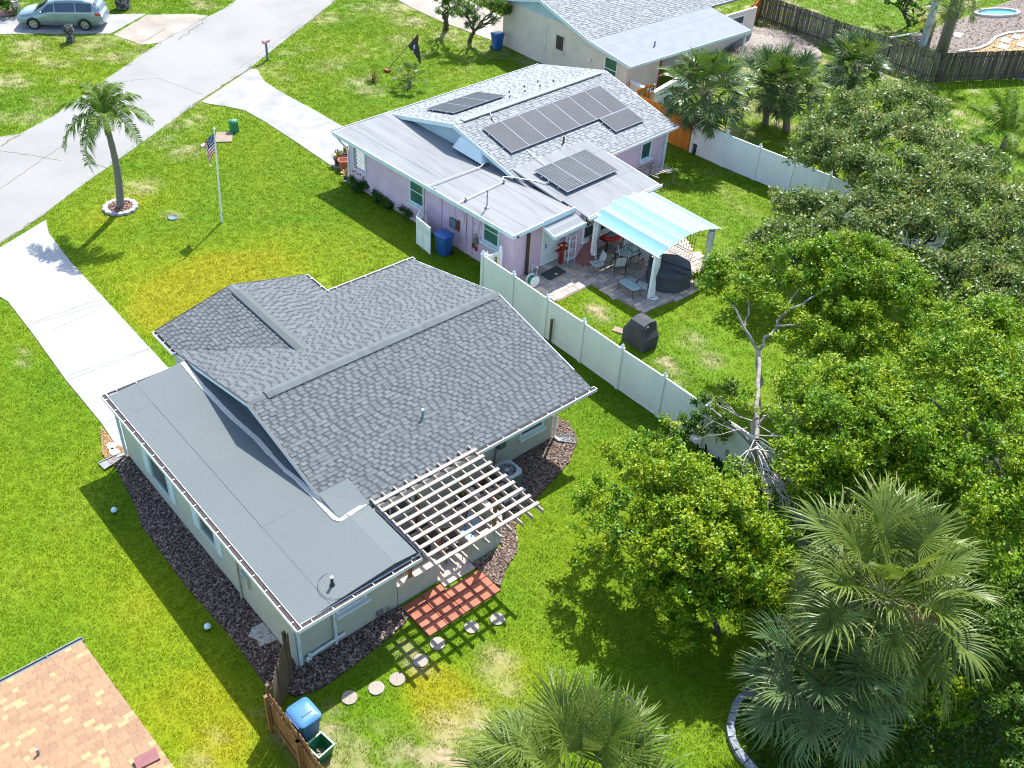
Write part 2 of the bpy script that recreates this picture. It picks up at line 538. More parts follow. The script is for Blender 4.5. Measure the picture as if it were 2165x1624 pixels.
# foliage
M['lime'] = leaf_mat('lime_leaf', [(.028, .10, .002), (.078, .190, .002), (.16, .26, .002), (.27, .305, .003)], trans=.2, rough=.5, spec=.25, tcol=(1.5, 1.5, .3))
M['olive'] = leaf_mat('olive_leaf', [(.045, .10, .022), (.085, .145, .035), (.14, .195, .05), (.22, .215, .05)], trans=.25, rough=.42, spec=.22)
M['darkleaf'] = leaf_mat('dark_leaf', [(.016, .06, .006), (.03, .10, .008), (.06, .145, .010)], trans=.3, spec=.25)
M['midleaf'] = leaf_mat('mid_green_leaf', [(.025, .075, .008), (.06, .135, .01), (.12, .19, .015)], trans=.3, spec=.25)
M['palmgreen'] = leaf_mat('palm_blade', [(.05, .095, .016), (.10, .155, .022), (.17, .205, .035), (.30, .30, .09)], trans=.3, spec=.3, rough=.42)
M['palmdeep'] = leaf_mat('deep_green_palm_blade', [(.025, .065, .012), (.055, .11, .018), (.10, .155, .03), (.22, .24, .09)], trans=.25, rough=.4, spec=.4)
M['palmshade'] = leaf_mat('shade_tinted_palm_blade', [(.035, .082, .03), (.07, .128, .048), (.12, .175, .06), (.22, .255, .10)], trans=.2, rough=.42, spec=.25)  # blades tinted blue green, shade under the big palm put into their colour
M['palmbright'] = leaf_mat('bright_palm_leaflet', [(.035, .10, .008), (.07, .155, .01), (.12, .205, .014), (.18, .225, .02)], trans=.35, rough=.55, spec=.15)
M['palmdead'] = leaf_mat('dead_palm_blade', [(.10, .08, .06), (.20, .17, .135), (.28, .24, .19)], trans=.15, rough=.8, tcol=(1, .9, .7))
M['yellowblade'] = leaf_mat('yellow_spiky_blade', [(.16, .15, .03), (.30, .27, .05), (.42, .36, .08)], trans=.3)
M['flower'] = mat('tan_palm_flower', (.50, .34, .17), (.38, .26, .13), scale=30, rough=.95)
M['stem'] = mat('palm_stem', (.20, .22, .07), (.16, .17, .05), scale=6, rough=.6)

# ------------------------------------------------------------------ lawn, road and drives
def vnoise(x, y, seed=0):
    xi, yi = np.floor(x).astype(np.int64), np.floor(y).astype(np.int64)
    fx, fy = x - xi, y - yi
    fx = fx * fx * (3 - 2 * fx); fy = fy * fy * (3 - 2 * fy)

    def h(a, b):
        n = (a * 374761393 + b * 668265263 + seed * 974711) & 0x7fffffff
        n = ((n ^ (n >> 13)) * 1274126177) & 0x7fffffff
        return ((n ^ (n >> 16)) & 0xffff) / 65535.0
    return (h(xi, yi) * (1 - fx) + h(xi + 1, yi) * fx) * (1 - fy) + (h(xi, yi + 1) * (1 - fx) + h(xi + 1, yi + 1) * fx) * fy


def fbm(x, y, s, seed=0, o=4):
    t = 0; a = .5; tot = 0
    for i in range(o):
        t = t + a * vnoise(x * s, y * s, seed + i * 17); tot += a
        s *= 2.03; a *= .55
    return t / tot


def inpoly(x, y, poly):
    c = np.zeros(x.shape, bool)
    n = len(poly)
    for i in range(n):
        x0, y0 = poly[i][:2]; x1, y1 = poly[(i + 1) % n][:2]
        k = (y0 > y) != (y1 > y)
        with np.errstate(divide='ignore', invalid='ignore'):
            xx = (x1 - x0) * (y - y0) / (y1 - y0) + x0
        c ^= k & (x < xx)
    return c


def px(*uv):
    return [tuple(at(u, v)[:2]) for u, v in uv]


# road: edges traced on the ground; it bends gently and runs past the frame both ways
roadR = [(30.0, 11.0), (36.5, 0.0)] + px((0, 517), (60, 478), (97, 450), (160, 402), (234, 350), (320, 288), (400, 230), (470, 183), (534, 140), (620, 72), (711, 0)) + [(70.0, -55.0), (95, -100)]
roadL = [(40.0, 9.0), (46.5, -3.0)] + px((0, 290), (43, 283), (110, 247), (180, 200), (250, 150), (334, 93), (405, 53), (477, 17), (500, 0)) + [(75.0, -50.0), (101, -96)]
ROAD = roadR + roadL[::-1]
DRIVE = px((97, 466), (104, 495), (150, 555), (250, 664), (354, 777)) + [(26.0, -10.35), (25.97, -7.5)] + px((250, 950), (213.6, 894), (140, 805), (70, 707), (30, 655), (17, 638), (0, 628)) + [(38.3, -5.0), (37.5, -1.0), (39.8, -5.6)] + px((0, 524))
DRIVE = px((97, 466), (104, 495), (150, 555), (250, 664), (354, 777)) + [(26.0, -10.35), (25.97, -7.5)] + px((252, 952), (213.6, 894), (140, 805), (70, 707), (30, 655), (17, 638), (0, 628)) + [(37.9, -6.4), (38.6, -5.0), (40.2, -6.3)]
DRIVE2 = px((427, 216), (443, 221), (480, 226), (517, 234), (560, 258), (620, 297), (704, 354)) + [(38.1, -25.0), (38.4, -27.4), (39.6, -27.3)] + px((722, 267), (660, 231), (600, 199), (561, 174), (549, 158), (545, 148), (531, 146))
DRIVE3 = px((234, 72), (100, 72), (0, 73)) + [(67.0, -13.5), (72.0, -13.5), (72.0, -18.0)] + px((0, 37), (160, 33), (310, 30))
DRIVE4 = px((840, 0), (880, 22), (934, 47), (985, 66), (1056, 92)) + [(49.2, -45.5), (56.5, -45.5), (62, -44.5)]
APRON = px((240, 74), (312, 32), (405, 30), (440, 34), (334, 92), (300, 95))
BED_L = [(25.95, -7.28), (25.9, -6.75), (23.3, -6.42), (22.85, -6.26), (19.76, -6.22), (17.3, -6.36), (15.5, -6.3), (14.62, -6.75), (14.42, -7.4), (14.46, -8.2), (14.6, -9.4), (14.72, -10.3), (14.9, -10.65), (15.4, -10.65), (15.4, -7.3)]
BED_R = [(18.05, -15.2), (18.05, -19.1), (18.7, -19.3), (18.85, -20.0), (18.2, -20.15), (17.35, -19.75), (16.72, -18.75), (16.28, -17.2), (16.0, -16.1), (15.69, -15.41), (15.2, -15.05), (14.8, -14.7), (14.45, -13.9), (14.05, -13.38), (15.0, -13.3), (15.27, -13.3), (15.27, -14.5), (16.6, -14.75), (17.3, -15.2)]
GRAVEL = px((213, 903), (214, 930), (216, 960), (236, 986)) + [(25.97, -7.2), (25.97, -7.46)] + px((240, 936))
PATIO = [(26.75, -24.9), (26.7, -33.5), (24.3, -33.2), (21.7, -32.3), (21.0, -31.0), (21.35, -27.35), (24.15, -27.1), (24.1, -25.1), (24.9, -24.75)]
HOUSE = [(15.2, -7.2), (26.1, -7.2), (26.1, -10.2), (28.2, -10.2), (28.2, -15.6), (27, -15.6), (27, -19.2), (17.9, -19.2), (17.9, -14.6), (15.2, -14.6)]
PINKH = [(37.7, -24.0), (38.4, -37.0), (29.5, -37.5), (26.6, -33.0), (26.2, -24.6)]
FARH = [(47.4, -42), (48.2, -57), (39, -57.5), (36.4, -52.3), (36.2, -42.3)]
FARYARD = [(22.5, -66.2), (33.2, -66.2), (33.2, -100), (15, -100)]
NOGRASS = [ROAD, DRIVE, DRIVE2, DRIVE3, DRIVE4, BED_L, BED_R, GRAVEL, PATIO, HOUSE, PINKH, FARH, FARYARD, APRON,
           [(13.95, -10.62), (13.95, -13.36), (15.3, -13.36), (15.3, -10.62)], [(8, 3), (17.7, 3), (17.7, -2.7), (8, -2.7)]]

# worn patches in the turf (x, y, radius, amount)
WEAR = []
for (u, v, r, a) in [(60, 95, 1.2, .7), (190, 90, 1.6, .6), (120, 135, 1.0, .5), (20, 175, 1.2, .75), (70, 245, 1.0, .5), (240, 120, .9, .6), (275, 115, .8, .5), (200, 60, .6, .5),
                     (385, 262, .9, .7), (345, 300, .8, .45), (415, 250, .6, .5), (405, 268, .5, .6), (300, 395, .9, .55), (265, 400, .8, .45), (390, 320, 1.0, .5), (365, 455, .45, .5),
                     (840, 18, 1.5, .65), (870, 45, 1.4, .7), (705, 40, .9, .4), (755, 175, .9, .55), (785, 190, .9, .6), (760, 15, .9, .5), (950, 75, 1.2, .6), (1000, 90, 1.2, .5), (700, 140, 1.2, .4),
                     (1050, 110, 1.0, .6), (1120, 130, .8, .7), (600, 165, .8, .3),
                     (1260, 655, .45, .8), (1275, 672, .4, .7), (1410, 768, .45, .9), (1440, 800, .5, .7), (1460, 720, .6, .5), (1500, 760, .6, .5), (1620, 545, 1.0, .75), (1560, 545, .7, .5), (1700, 400, .8, .4),
                     (1540, 280, 1.5, .7), (1600, 230, 1.5, .6), (1900, 160, 2.0, .6), (1700, 60, 2.0, .3), (1650, 200, 1.5, .5),
                     (60, 740, .35, .5), (45, 770, .3, .4), 
                     (960, 1600, 1.0, .95), (930, 1560, .7, .7), (880, 1610, .8, .7), (780, 1600, .9, .6), (720, 1590, .7, .75), (690, 1540, .35, .8), (690, 1510, .35, .75), (1060, 1400, .45, .6), (1035, 1420, .4, .6), (1075, 1450, .4, .55), (1040, 1380, .35, .5),
                     (995, 1520, .6, .5), (870, 1390, .35, .6), (890, 1420, .3, .6), (855, 1375, .3, .6), (1010, 1540, .6, .8), (950, 1525, .5, .6), (570, 1500, .25, .6), (600, 1560, .3, .6), (630, 1600, .3, .5),
                     (410, 1620, .4, .5), (450, 1560, .3, .3)]:
    p = at(u, v)
    WEAR.append((p[0], p[1], r, a))
# yellowed turf (x, y, rx, ry, amount)
YEL = []
for (u, v, r, a) in [(420, 560, 2.0, .45), (520, 600, 2.4, .5), (330, 610, 1.8, .45), (250, 560, 1.5, .3), (600, 520, 2.0, .3), (350, 690, 1.2, .5), (330, 640, 1.2, .4), (300, 420, 1.5, .3), (200, 470, 1.4, .3),
                     (930, 1470, .8, .75), (900, 1440, .6, .7), (960, 1520, .8, .6), (1080, 1420, 1.0, .4), (330, 1240, 2.0, .35), (400, 1480, 2.0, .4), (120, 1180, 2.0, .15), (480, 1580, 1.0, .4), (130, 700, 1.4, .3),
                     (380, 170, 3.0, .25), (100, 130, 3.0, .1), (230, 180, 2.0, .25), (780, 90, 3, .1)]:
    p = at(u, v)
    YEL.append((p[0], p[1], r, a))


def turf(x, y):
    """wear 0..1 (bare) and tone 0..1 (green to yellow) of the turf at a place"""
    w = np.zeros(x.shape); t = np.zeros(x.shape)
    n1 = fbm(x, y, .9, 3); n2 = fbm(x, y, 3.0, 9); n3 = fbm(x, y, .22, 5)
    for (a, b, r, k) in WEAR:
        d = np.hypot(x - a, y - b) / r
        w = np.maximum(w, k * np.clip(1.35 - d, 0, 1) * np.clip((n2 - .28) * 3.2, 0, 1.3))
    far = np.clip((x - 46) / 12, 0, 1)
    w = np.maximum(w, np.clip((n1 - .56) * 5, 0, .7) * (.03 + .6 * far + .35 * np.clip((-y - 33) / 10, 0, 1) + .5 * np.clip((-y - 43) / 6, 0, 1) * (x < 46)))
    for (a, b, r, k) in YEL:
        d = np.hypot(x - a, y - b) / r
        t = t + k * np.exp(-d * d) * (.6 + .8 * n1)
    t = t + (n3 - .5) * .45 + (n1 - .5) * .22 + .36
    return np.clip(w, 0, 1), np.clip(t, 0, 1)


def axis(lo, hi, step, far):
    core = np.arange(lo, hi + 1e-6, step)
    return np.concatenate([-np.array(far)[::-1] + lo, core, hi + np.array(far)])


gx = axis(-2, 76, .3, [2, 8, 30, 90, 250, 600])
gy = axis(-88, 4, .3, [2, 8, 30, 90, 250, 600])
GX, GY = np.meshgrid(gx, gy, indexing='ij')
nx, ny = GX.shape
w_, t_ = turf(GX.ravel(), GY.ravel())
me = bpy.data.meshes.new('ground')
vv = np.stack([GX.ravel(), GY.ravel(), np.zeros(nx * ny)], 1)
idx = np.arange(nx * ny).reshape(nx, ny)
q = np.stack([idx[:-1, :-1], idx[1:, :-1], idx[1:, 1:], idx[:-1, 1:]], -1).reshape(-1, 4)


def fast_mesh(me, verts, faces):
    nf, k = faces.shape
    me.vertices.add(len(verts)); me.vertices.foreach_set('co', np.ascontiguousarray(verts, dtype=np.float32).ravel())
    me.loops.add(nf * k); me.loops.foreach_set('vertex_index', np.ascontiguousarray(faces, dtype=np.int32).ravel())
    me.polygons.add(nf); me.polygons.foreach_set('loop_start', np.arange(0, nf * k, k, dtype=np.int32))
    me.update(calc_edges=True)
    return me


fast_mesh(me, vv, q)
for nm, arr in (('wear', w_), ('tone', t_)):
    a = me.attributes.new(nm, 'FLOAT', 'POINT')
    a.data.foreach_set('value', arr.astype(np.float32))


def turf_mat(name, inst, gain=1.0):
    m = bpy.data.materials.new(name)
    m.use_nodes = True
    nt = m.node_tree
    N, L = nt.nodes, nt.links
    b = N['Principled BSDF']
    b.inputs['Roughness'].default_value = .8 if not inst else .55
    b.inputs['Specular IOR Level'].default_value = .12

    def attr(nm):
        a = N.new('ShaderNodeAttribute'); a.attribute_name = nm
        if inst:
            a.attribute_type = 'INSTANCER'
        return a.outputs['Fac']
    g = N.new('ShaderNodeNewGeometry')
    no = N.new('ShaderNodeTexNoise'); no.inputs['Scale'].default_value = 9 if not inst else 14
    no.inputs['Detail'].default_value = 6
    L.new(g.outputs['Position'], no.inputs['Vector'])
    add = N.new('ShaderNodeMath'); add.operation = 'MULTIPLY_ADD'
    L.new(no.outputs['Fac'], add.inputs[0]); add.inputs[1].default_value = .34; 
    sub = N.new('ShaderNodeMath'); sub.operation = 'SUBTRACT'
    L.new(attr('tone'), sub.inputs[0]); sub.inputs[1].default_value = .13
    L.new(sub.outputs[0], add.inputs[2])
    r = N.new('ShaderNodeValToRGB')
    e = r.color_ramp.elements
    cols = [(0, (.046, .112, .003)), (.35, (.082, .152, .003)), (.7, (.135, .182, .004)), (1, (.185, .185, .005))]
    e[0].position, e[0].color = 0, (*[c * gain for c in cols[0][1]], 1)
    e[1].position, e[1].color = 1, (*[c * gain for c in cols[3][1]], 1)
    for p_, c in cols[1:3]:
        x = e.new(p_); x.color = (*[k * gain for k in c], 1)
    L.new(add.outputs[0], r.inputs['Fac'])
    mx = N.new('ShaderNodeMix'); mx.data_type = 'RGBA'
    if inst:
        wm = N.new('ShaderNodeMath'); wm.operation = 'MULTIPLY'
        L.new(attr('wear'), wm.inputs[0]); wm.inputs[1].default_value = .7
        L.new(wm.outputs[0], mx.inputs['Factor'])
    else:
        L.new(attr('wear'), mx.inputs['Factor'])
    L.new(r.outputs['Color'], mx.inputs[6])
    n2 = N.new('ShaderNodeTexNoise'); n2.inputs['Scale'].default_value = 6; n2.inputs['Detail'].default_value = 8
    L.new(g.outputs['Position'], n2.inputs['Vector'])
    r2 = N.new('ShaderNodeValToRGB')
    r2.color_ramp.elements[0].position = .3; r2.color_ramp.elements[0].color = (.20, .155, .075, 1)
    r2.color_ramp.elements[1].position = .7; r2.color_ramp.elements[1].color = (.36, .29, .20, 1)
    L.new(n2.outputs['Fac'], r2.inputs['Fac'])
    L.new(r2.outputs['Color'], mx.inputs[7])
    L.new(mx.outputs[2], b.inputs['Base Color'])
    if not inst:
        bp = N.new('ShaderNodeBump'); bp.inputs['Strength'].default_value = .6; bp.inputs['Distance'].default_value = .03
        n3 = N.new('ShaderNodeTexNoise'); n3.inputs['Scale'].default_value = 28; n3.inputs['Detail'].default_value = 4
        L.new(g.outputs['Position'], n3.inputs['Vector'])
        L.new(n3.outputs['Fac'], bp.inputs['Height']); L.new(bp.outputs['Normal'], b.inputs['Normal'])
    else:
        t = N.new('ShaderNodeBsdfTranslucent'); L.new(mx.outputs[2], t.inputs['Color'])
        ms = N.new('ShaderNodeMixShader'); ms.inputs[0].default_value = .3
        L.new(b.outputs[0], ms.inputs[1]); L.new(t.outputs[0], ms.inputs[2])
        L.new(ms.outputs[0], N['Material Output'].inputs['Surface'])
    return m


M['turf'] = turf_mat('turf', False, 1.1)
M['blade'] = turf_mat('grass_blade', True, 1.5)
me.materials.append(M['turf'])
g_ = bpy.data.objects.new('ground', me)
COL.objects.link(g_)
g_['kind'] = 'structure'

# grass blades: a small clump set out over the turf
cv, cf = [], []
r_ = random.Random(3)
for i in range(26):
    a = r_.uniform(0, 6.283); d = .17 * math.sqrt(r_.random())
    x, y = d * math.cos(a), d * math.sin(a)
    h = r_.uniform(.03, .06); w = r_.uniform(.007, .012); b = r_.uniform(0, 6.283)
    lx, ly = r_.uniform(-.06, .06), r_.uniform(-.06, .06)
    k = len(cv)
    cv += [(x - w * math.cos(b), y - w * math.sin(b), 0), (x + w * math.cos(b), y + w * math.sin(b), 0), (x + lx, y + ly, h)]
    cf.append((k, k + 1, k + 2))
cm_ = bpy.data.meshes.new('grass_clump')
cm_.from_pydata(cv, [], cf)
cm_.materials.append(M['blade'])
clump = bpy.data.objects.new('grass_clump', cm_)

ptsx, ptsy, pscale = [], [], []
for (x0, x1, y0, y1, dens, sc) in [(0, 30, -26, 1, 34, 1.0), (30, 46, -30, 1, 26, 1.1), (20, 46, -46, -26, 18, 1.15), (46, 76, -48, 0, 14, 1.5), (18, 46, -85, -46, 10, 1.5), (0, 20, -46, -26, 12, 1.3), (2, 18, -60, -46, 8, 1.6)]:
    h_ = 1 / math.sqrt(dens)
    a_, b_ = np.meshgrid(np.arange(x0, x1, h_), np.arange(y0, y1, h_), indexing='ij')
    x = a_.ravel() + rng.uniform(-.42, .42, a_.size) * h_; y = b_.ravel() + rng.uniform(-.42, .42, a_.size) * h_
    if y0 == -46:
        k = (x < 46) & ~((y > -30) & (x > 30)) & ~((y > -26) & (x < 30)); x, y = x[k], y[k]
    if y0 == -30:
        pass
    ptsx.append(x); ptsy.append(y); pscale.append(np.full(len(x), sc))
X = np.concatenate(ptsx); Y = np.concatenate(ptsy); S = np.concatenate(pscale)
u, v, dd = proj(np.stack([X, Y, 0 * X], 1))
k = (u > -60) & (u < 2225) & (v > -60) & (v < 1690)
X, Y, S = X[k], Y[k], S[k]
k = np.ones(len(X), bool)
for poly in NOGRASS:
    k &= ~inpoly(X, Y, poly)
X, Y, S = X[k], Y[k], S[k]
w_, t_ = turf(X, Y)
k = rng.random(len(X)) > w_ * .92
X, Y, S, w_, t_ = X[k], Y[k], S[k], w_[k], t_[k]
print('grass clumps', len(X))
gm = bpy.data.meshes.new('lawn_grass')
gm.vertices.add(len(X))
gm.vertices.foreach_set('co', np.stack([X, Y, 0 * X], 1).astype(np.float32).ravel())
for nm, arr in (('wear', w_), ('tone', t_), ('size', S * rng.uniform(.7, 1.25, len(X))), ('turn', rng.uniform(0, 6.283, len(X)))):
    a = gm.attributes.new(nm, 'FLOAT', 'POINT')
    a.data.foreach_set('value', arr.astype(np.float32))
gm.materials.append(M['blade'])
go = bpy.data.objects.new('lawn_grass', gm)
COL.objects.link(go)
go['kind'] = 'stuff'
ng = bpy.data.node_groups.new('grass_scatter', 'GeometryNodeTree')
ng.interface.new_socket('Geometry', in_out='INPUT', socket_type='NodeSocketGeometry')
ng.interface.new_socket('Geometry', in_out='OUTPUT', socket_type='NodeSocketGeometry')
gi = ng.nodes.new('NodeGroupInput'); gout = ng.nodes.new('NodeGroupOutput')
ip = ng.nodes.new('GeometryNodeInstanceOnPoints')
oi = ng.nodes.new('GeometryNodeObjectInfo'); oi.inputs['Object'].default_value = clump
na = ng.nodes.new('GeometryNodeInputNamedAttribute'); na.data_type = 'FLOAT'; na.inputs['Name'].default_value = 'size'
nb = ng.nodes.new('GeometryNodeInputNamedAttribute'); nb.data_type = 'FLOAT'; nb.inputs['Name'].default_value = 'turn'
cx_ = ng.nodes.new('ShaderNodeCombineXYZ')
ng.links.new(nb.outputs['Attribute'], cx_.inputs['Z'])
ng.links.new(gi.outputs[0], ip.inputs['Points'])
ng.links.new(oi.outputs['Geometry'], ip.inputs['Instance'])
ng.links.new(cx_.outputs[0], ip.inputs['Rotation'])
ng.links.new(na.outputs['Attribute'], ip.inputs['Scale'])
ng.links.new(ip.outputs[0], gout.inputs[0])
md = go.modifiers.new('scatter', 'NODES')
md.node_group = ng


def sheet(name, poly, z, m, kind='structure'):
    """a thin slab lying on the ground"""
    mb = MB()
    mb.prism(poly, -.05, z)
    o = mb.build(name, m)
    o['kind'] = kind
    return o


sheet('road', ROAD, .016, M['road'])
sheet('driveway', DRIVE, .03, M['concrete'])
sheet('driveway', DRIVE2, .03, M['concrete2'])
sheet('driveway', DRIVE3, .03, M['concrete2'])
sheet('driveway', DRIVE4, .03, M['dirtdrive'])
sheet('road_apron', APRON, .02, M['dirtdrive'])
sheet('mulch_bed', BED_L, .03, M['soil'])
sheet('mulch_bed', BED_R, .03, M['soil'])
sheet('gravel_strip', GRAVEL, .034, M['orangegravel'])
sheet('mulch_yard', FARYARD, .03, M['farmulch'])
sheet('patio_base', PATIO, .02, M['sandy'])

# joints sawn in the drives, cracks and patched strips on the road
mb = MB()


def strip(mb, p, q_, w, z):
    p, q_ = V3((*p, z)), V3((*q_, z))
    mb.beam(p, q_, w, .004)


for (a, b) in [(((110, 700)), (232, 644)), ((60, 690), (228, 640)), ((142, 796), (318, 737)), ((226, 895), (252, 884))]:
    pa, pb = at(*a), at(*b)
    strip(mb, pa[:2], pb[:2], .02, .032)
for xx in (35.2, 31.0, 26.9):
    strip(mb, (xx, -7.4), (xx, -10.4), .02, .0325)
ground('driveway_joint', mb, M['joint'])
mb = MB()


def wiggle(a, b, n, amp, seed):
    r = random.Random(seed)
    p, q_ = at(*a), at(*b)
    return [(p[0] + (q_[0] - p[0]) * i / n + r.uniform(-amp, amp), p[1] + (q_[1] - p[1]) * i / n + r.uniform(-amp, amp)) for i in range(n + 1)]


for (a, b, n, am, wd_, sd_) in [((0, 515), (97, 452), 9, .06, .10, 1), ((400, 232), (424, 212), 4, .05, .16, 2), ((424, 212), (534, 142), 12, .06, .09, 3), ((0, 310), (40, 286), 6, .06, .09, 4),
                                ((380, 85), (430, 45), 9, .12, .07, 5), ((300, 90), (350, 62), 6, .1, .07, 6), ((545, 146), (560, 132), 3, .04, .12, 8),
                                ((0, 400), (130, 310), 14, .05, .03, 9), ((0, 320), (60, 328), 6, .06, .03, 10), ((60, 328), (130, 340), 6, .06, .025, 11), ((330, 165), (430, 200), 9, .06, .014, 12), ((240, 175), (330, 165), 8, .08, .014, 13), ((190, 345), (232, 357), 5, .05, .04, 14), ((640, 50), (500, 150), 9, .05, .02, 15)]:
    pts = wiggle(a, b, n, am, sd_)
    for i in range(n):
        strip(mb, pts[i], pts[i + 1], wd_, .02 + .0004 * (i % 3))
o = ground('road_crack', mb, M['crack'])

# bark chips on the beds
def chips(name, polys, n, mats, smin, smax, seed, z=.03):
    r = np.random.default_rng(seed)
    mb = MB()
    for poly, k in zip(polys, n):
        xs = [p[0] for p in poly]; ys = [p[1] for p in poly]
        x = r.uniform(min(xs), max(xs), k * 3); y = r.uniform(min(ys), max(ys), k * 3)
        kk = inpoly(x, y, poly)
        x, y = x[kk][:k], y[kk][:k]
        for i in range(len(x)):
            l = r.uniform(smin, smax); w = l * r.uniform(.3, .55); a = r.uniform(0, 6.28); t = r.uniform(-.5, .5)
            ux = Vector((math.cos(a) * math.cos(t), math.sin(a) * math.cos(t), math.sin(t))) * l / 2
            vx = Vector((-math.sin(a), math.cos(a), r.uniform(-.4, .4))) * w / 2
            c = Vector((x[i], y[i], z + r.uniform(.012, .04)))
            mb.add([c - ux, c - vx * .8 + Vector((0, 0, .012)), c + ux, c + vx], [(0, 1, 2, 3)], int(r.integers(len(mats))))
    o = mb.build(name, mats)
    o['kind'] = 'stuff'
    return o


chips('bark_chips', [BED_L, BED_R], [9000, 6500], M['chipdark'], .06, .14, 5)
pebm = [mat('tan_pebble', c, tuple(k * .8 for k in c), scale=30, rough=.9) for c in ((.45, .29, .13), (.38, .22, .09), (.55, .45, .34))]
chips('gravel_pebbles', [GRAVEL], [1500], pebm, .03, .06, 6, .036)
fm = [mat('grey_yard_chip', c, tuple(k * .8 for k in c), scale=20, rough=.95) for c in ((.22, .18, .155), (.16, .13, .11), (.30, .26, .23))]
chips('yard_chips', [[(23, -66.4), (33, -66.4), (33, -84), (19, -84)]], [5200], fm, .12, .3, 8)

# ------------------------------------------------------------------ building parts
SHW = [.165, .18, .195, .22]


def shingles(parent, P0, es, et, W, H, pred, mats, n_obj, exp=.145, name='shingle', widths=SHW, th=.017, seed=1, gap=.006, keep=None, slots=True):
    """courses of tabs on a roof plane; the n_obj tabs nearest the camera are parts of their own, the rest one part"""
    P0, es, et = V3(P0), V3(es).normalized(), V3(et).normalized()
    n = es.cross(et).normalized()
    if n.z < 0:
        n = -n
    r = random.Random(seed)
    R = Matrix((es, et, n)).transposed()
    allw = list(widths) + [widths[0] * .42, widths[0] * .62]
    tabs = []
    row = 0
    while row * exp < H - .02:
        t = row * exp
        s = -r.uniform(0, widths[-1])
        slot = False
        while s < W:
            wi = r.randrange(len(widths))
            slot = slots and not slot and r.random() < .9
            if slot:
                wi = r.choice((len(allw) - 1, len(allw) - 2))
            widths_ = allw
            a, b = max(s, 0), min(s + allw[wi], W)
            s += allw[wi]
            if b - a < .03 or not pred((a + b) / 2, t + exp / 2):
                continue
            ci = r.choices(range(4 if slots else len(mats)), weights=[3, 4, 3, 2, 4][:4 if slots else len(mats)])[0] if not slot else r.choice((4, 5))
            tabs.append((a, b, t, min(exp * 1.12, H - t), wi, ci, (.3 if slot else r.choice((.8, 1, 1.35))) * th, abs(b - a - allw[wi]) < 1e-6))
        row += 1

    def tab_pts(w, h, k):
        g = gap / 2
        return [(g, 0, 0), (w - g, 0, 0), (w - g, 0, k), (g, 0, k), (g, h, .002), (w - g, h, .002), (g, h, 0), (w - g, h, 0)]
    FS = [(0, 1, 2, 3), (3, 2, 5, 4), (0, 3, 4, 6), (1, 7, 5, 2)]
    order = sorted(range(len(tabs)), key=lambda i: (P0 + es * tabs[i][0] + et * tabs[i][2] - Vector(CAMP)).length)
    single = set()
    for i in order:
        if len(single) >= n_obj:
            break
        w = P0 + es * (tabs[i][0] + tabs[i][1]) / 2 + et * tabs[i][2]
        if keep is not None and not keep(w):
            continue
        u, v, d = proj(w)
        if tabs[i][7] and 8 < u < 2150 and 8 < v < 1600:
            single.add(i)
    mb = MB()
    cache = {}
    off = Vector(parent['_o'])
    for i, (a, b, t, h, wi, ci, k, full) in enumerate(tabs):
        if i in single:
            key = (wi, ci, round(k, 4))
            if key not in cache:
                m2 = MB(); m2.add(tab_pts(allw[wi], exp * 1.12, k), FS)
                cache[key] = m2.mesh(name, mats[ci])
            piece(name, cache[key], parent, P0 + es * a + et * t - off, R)
        else:
            pts = [P0 + es * (a + p[0]) + et * (t + p[1]) + n * p[2] for p in tab_pts(b - a, h, k)]
            mb.add(pts, FS, ci)
    if mb.v:
        mb.build(name, mats, parent, kind='stuff')


def gutter(parent, p, q, out, hang=.62, w=.17, name='gutter', rim=None, inner=None, h=.11):
    """open gutter from p to q (outer top edge), out = unit vector away from the roof"""
    rim = rim or M['gutter']; inner = inner or M['debris']
    p, q, out = V3(p), V3(q), V3(out)
    d = (q - p).normalized(); L = (q - p).length
    Z = Vector((0, 0, 1))
    mb = MB()
    mb.beam(p - out * .008 - Z * h / 2, q - out * .008 - Z * h / 2, .016, h)
    mb.beam(p - out * .010 + Z * .004, q - out * .010 + Z * .004, .024, .016)
    mb.beam(p - out * (w - .006) - Z * h / 2, q - out * (w - .006) - Z * h / 2, .012, h - .004)
    mb.beam(p - out * w / 2 - Z * h, q - out * w / 2 - Z * h, w - .004, .012)
    for e in (p + d * .008, q - d * .008):
        mb.obox(e - out * w / 2 - Z * h / 2, d * .008, out * (w / 2 - .002), Z * (h / 2))
    g = mb.build(name, rim, parent)
    m2 = MB()
    m2.beam(p + d * .02 - out * (w / 2 + .001) - Z * (h - .045), q - d * .02 - out * (w / 2 + .001) - Z * (h - .045), w - .031, .06)
    m2.build('gutter_bed', inner, g)
    m3 = MB(); m3.obox(out * .03, d * .010, out * (w / 2 - .03), Z * .006)
    hm = m3.mesh('hanger', rim)
    k = max(1, int(L / hang))
    for i in range(k):
        c = p + d * (L * (i + .5) / k) - out * w / 2 + Z * .008
        piece('hanger', hm, g, c - Vector(g['_o']))
    return g


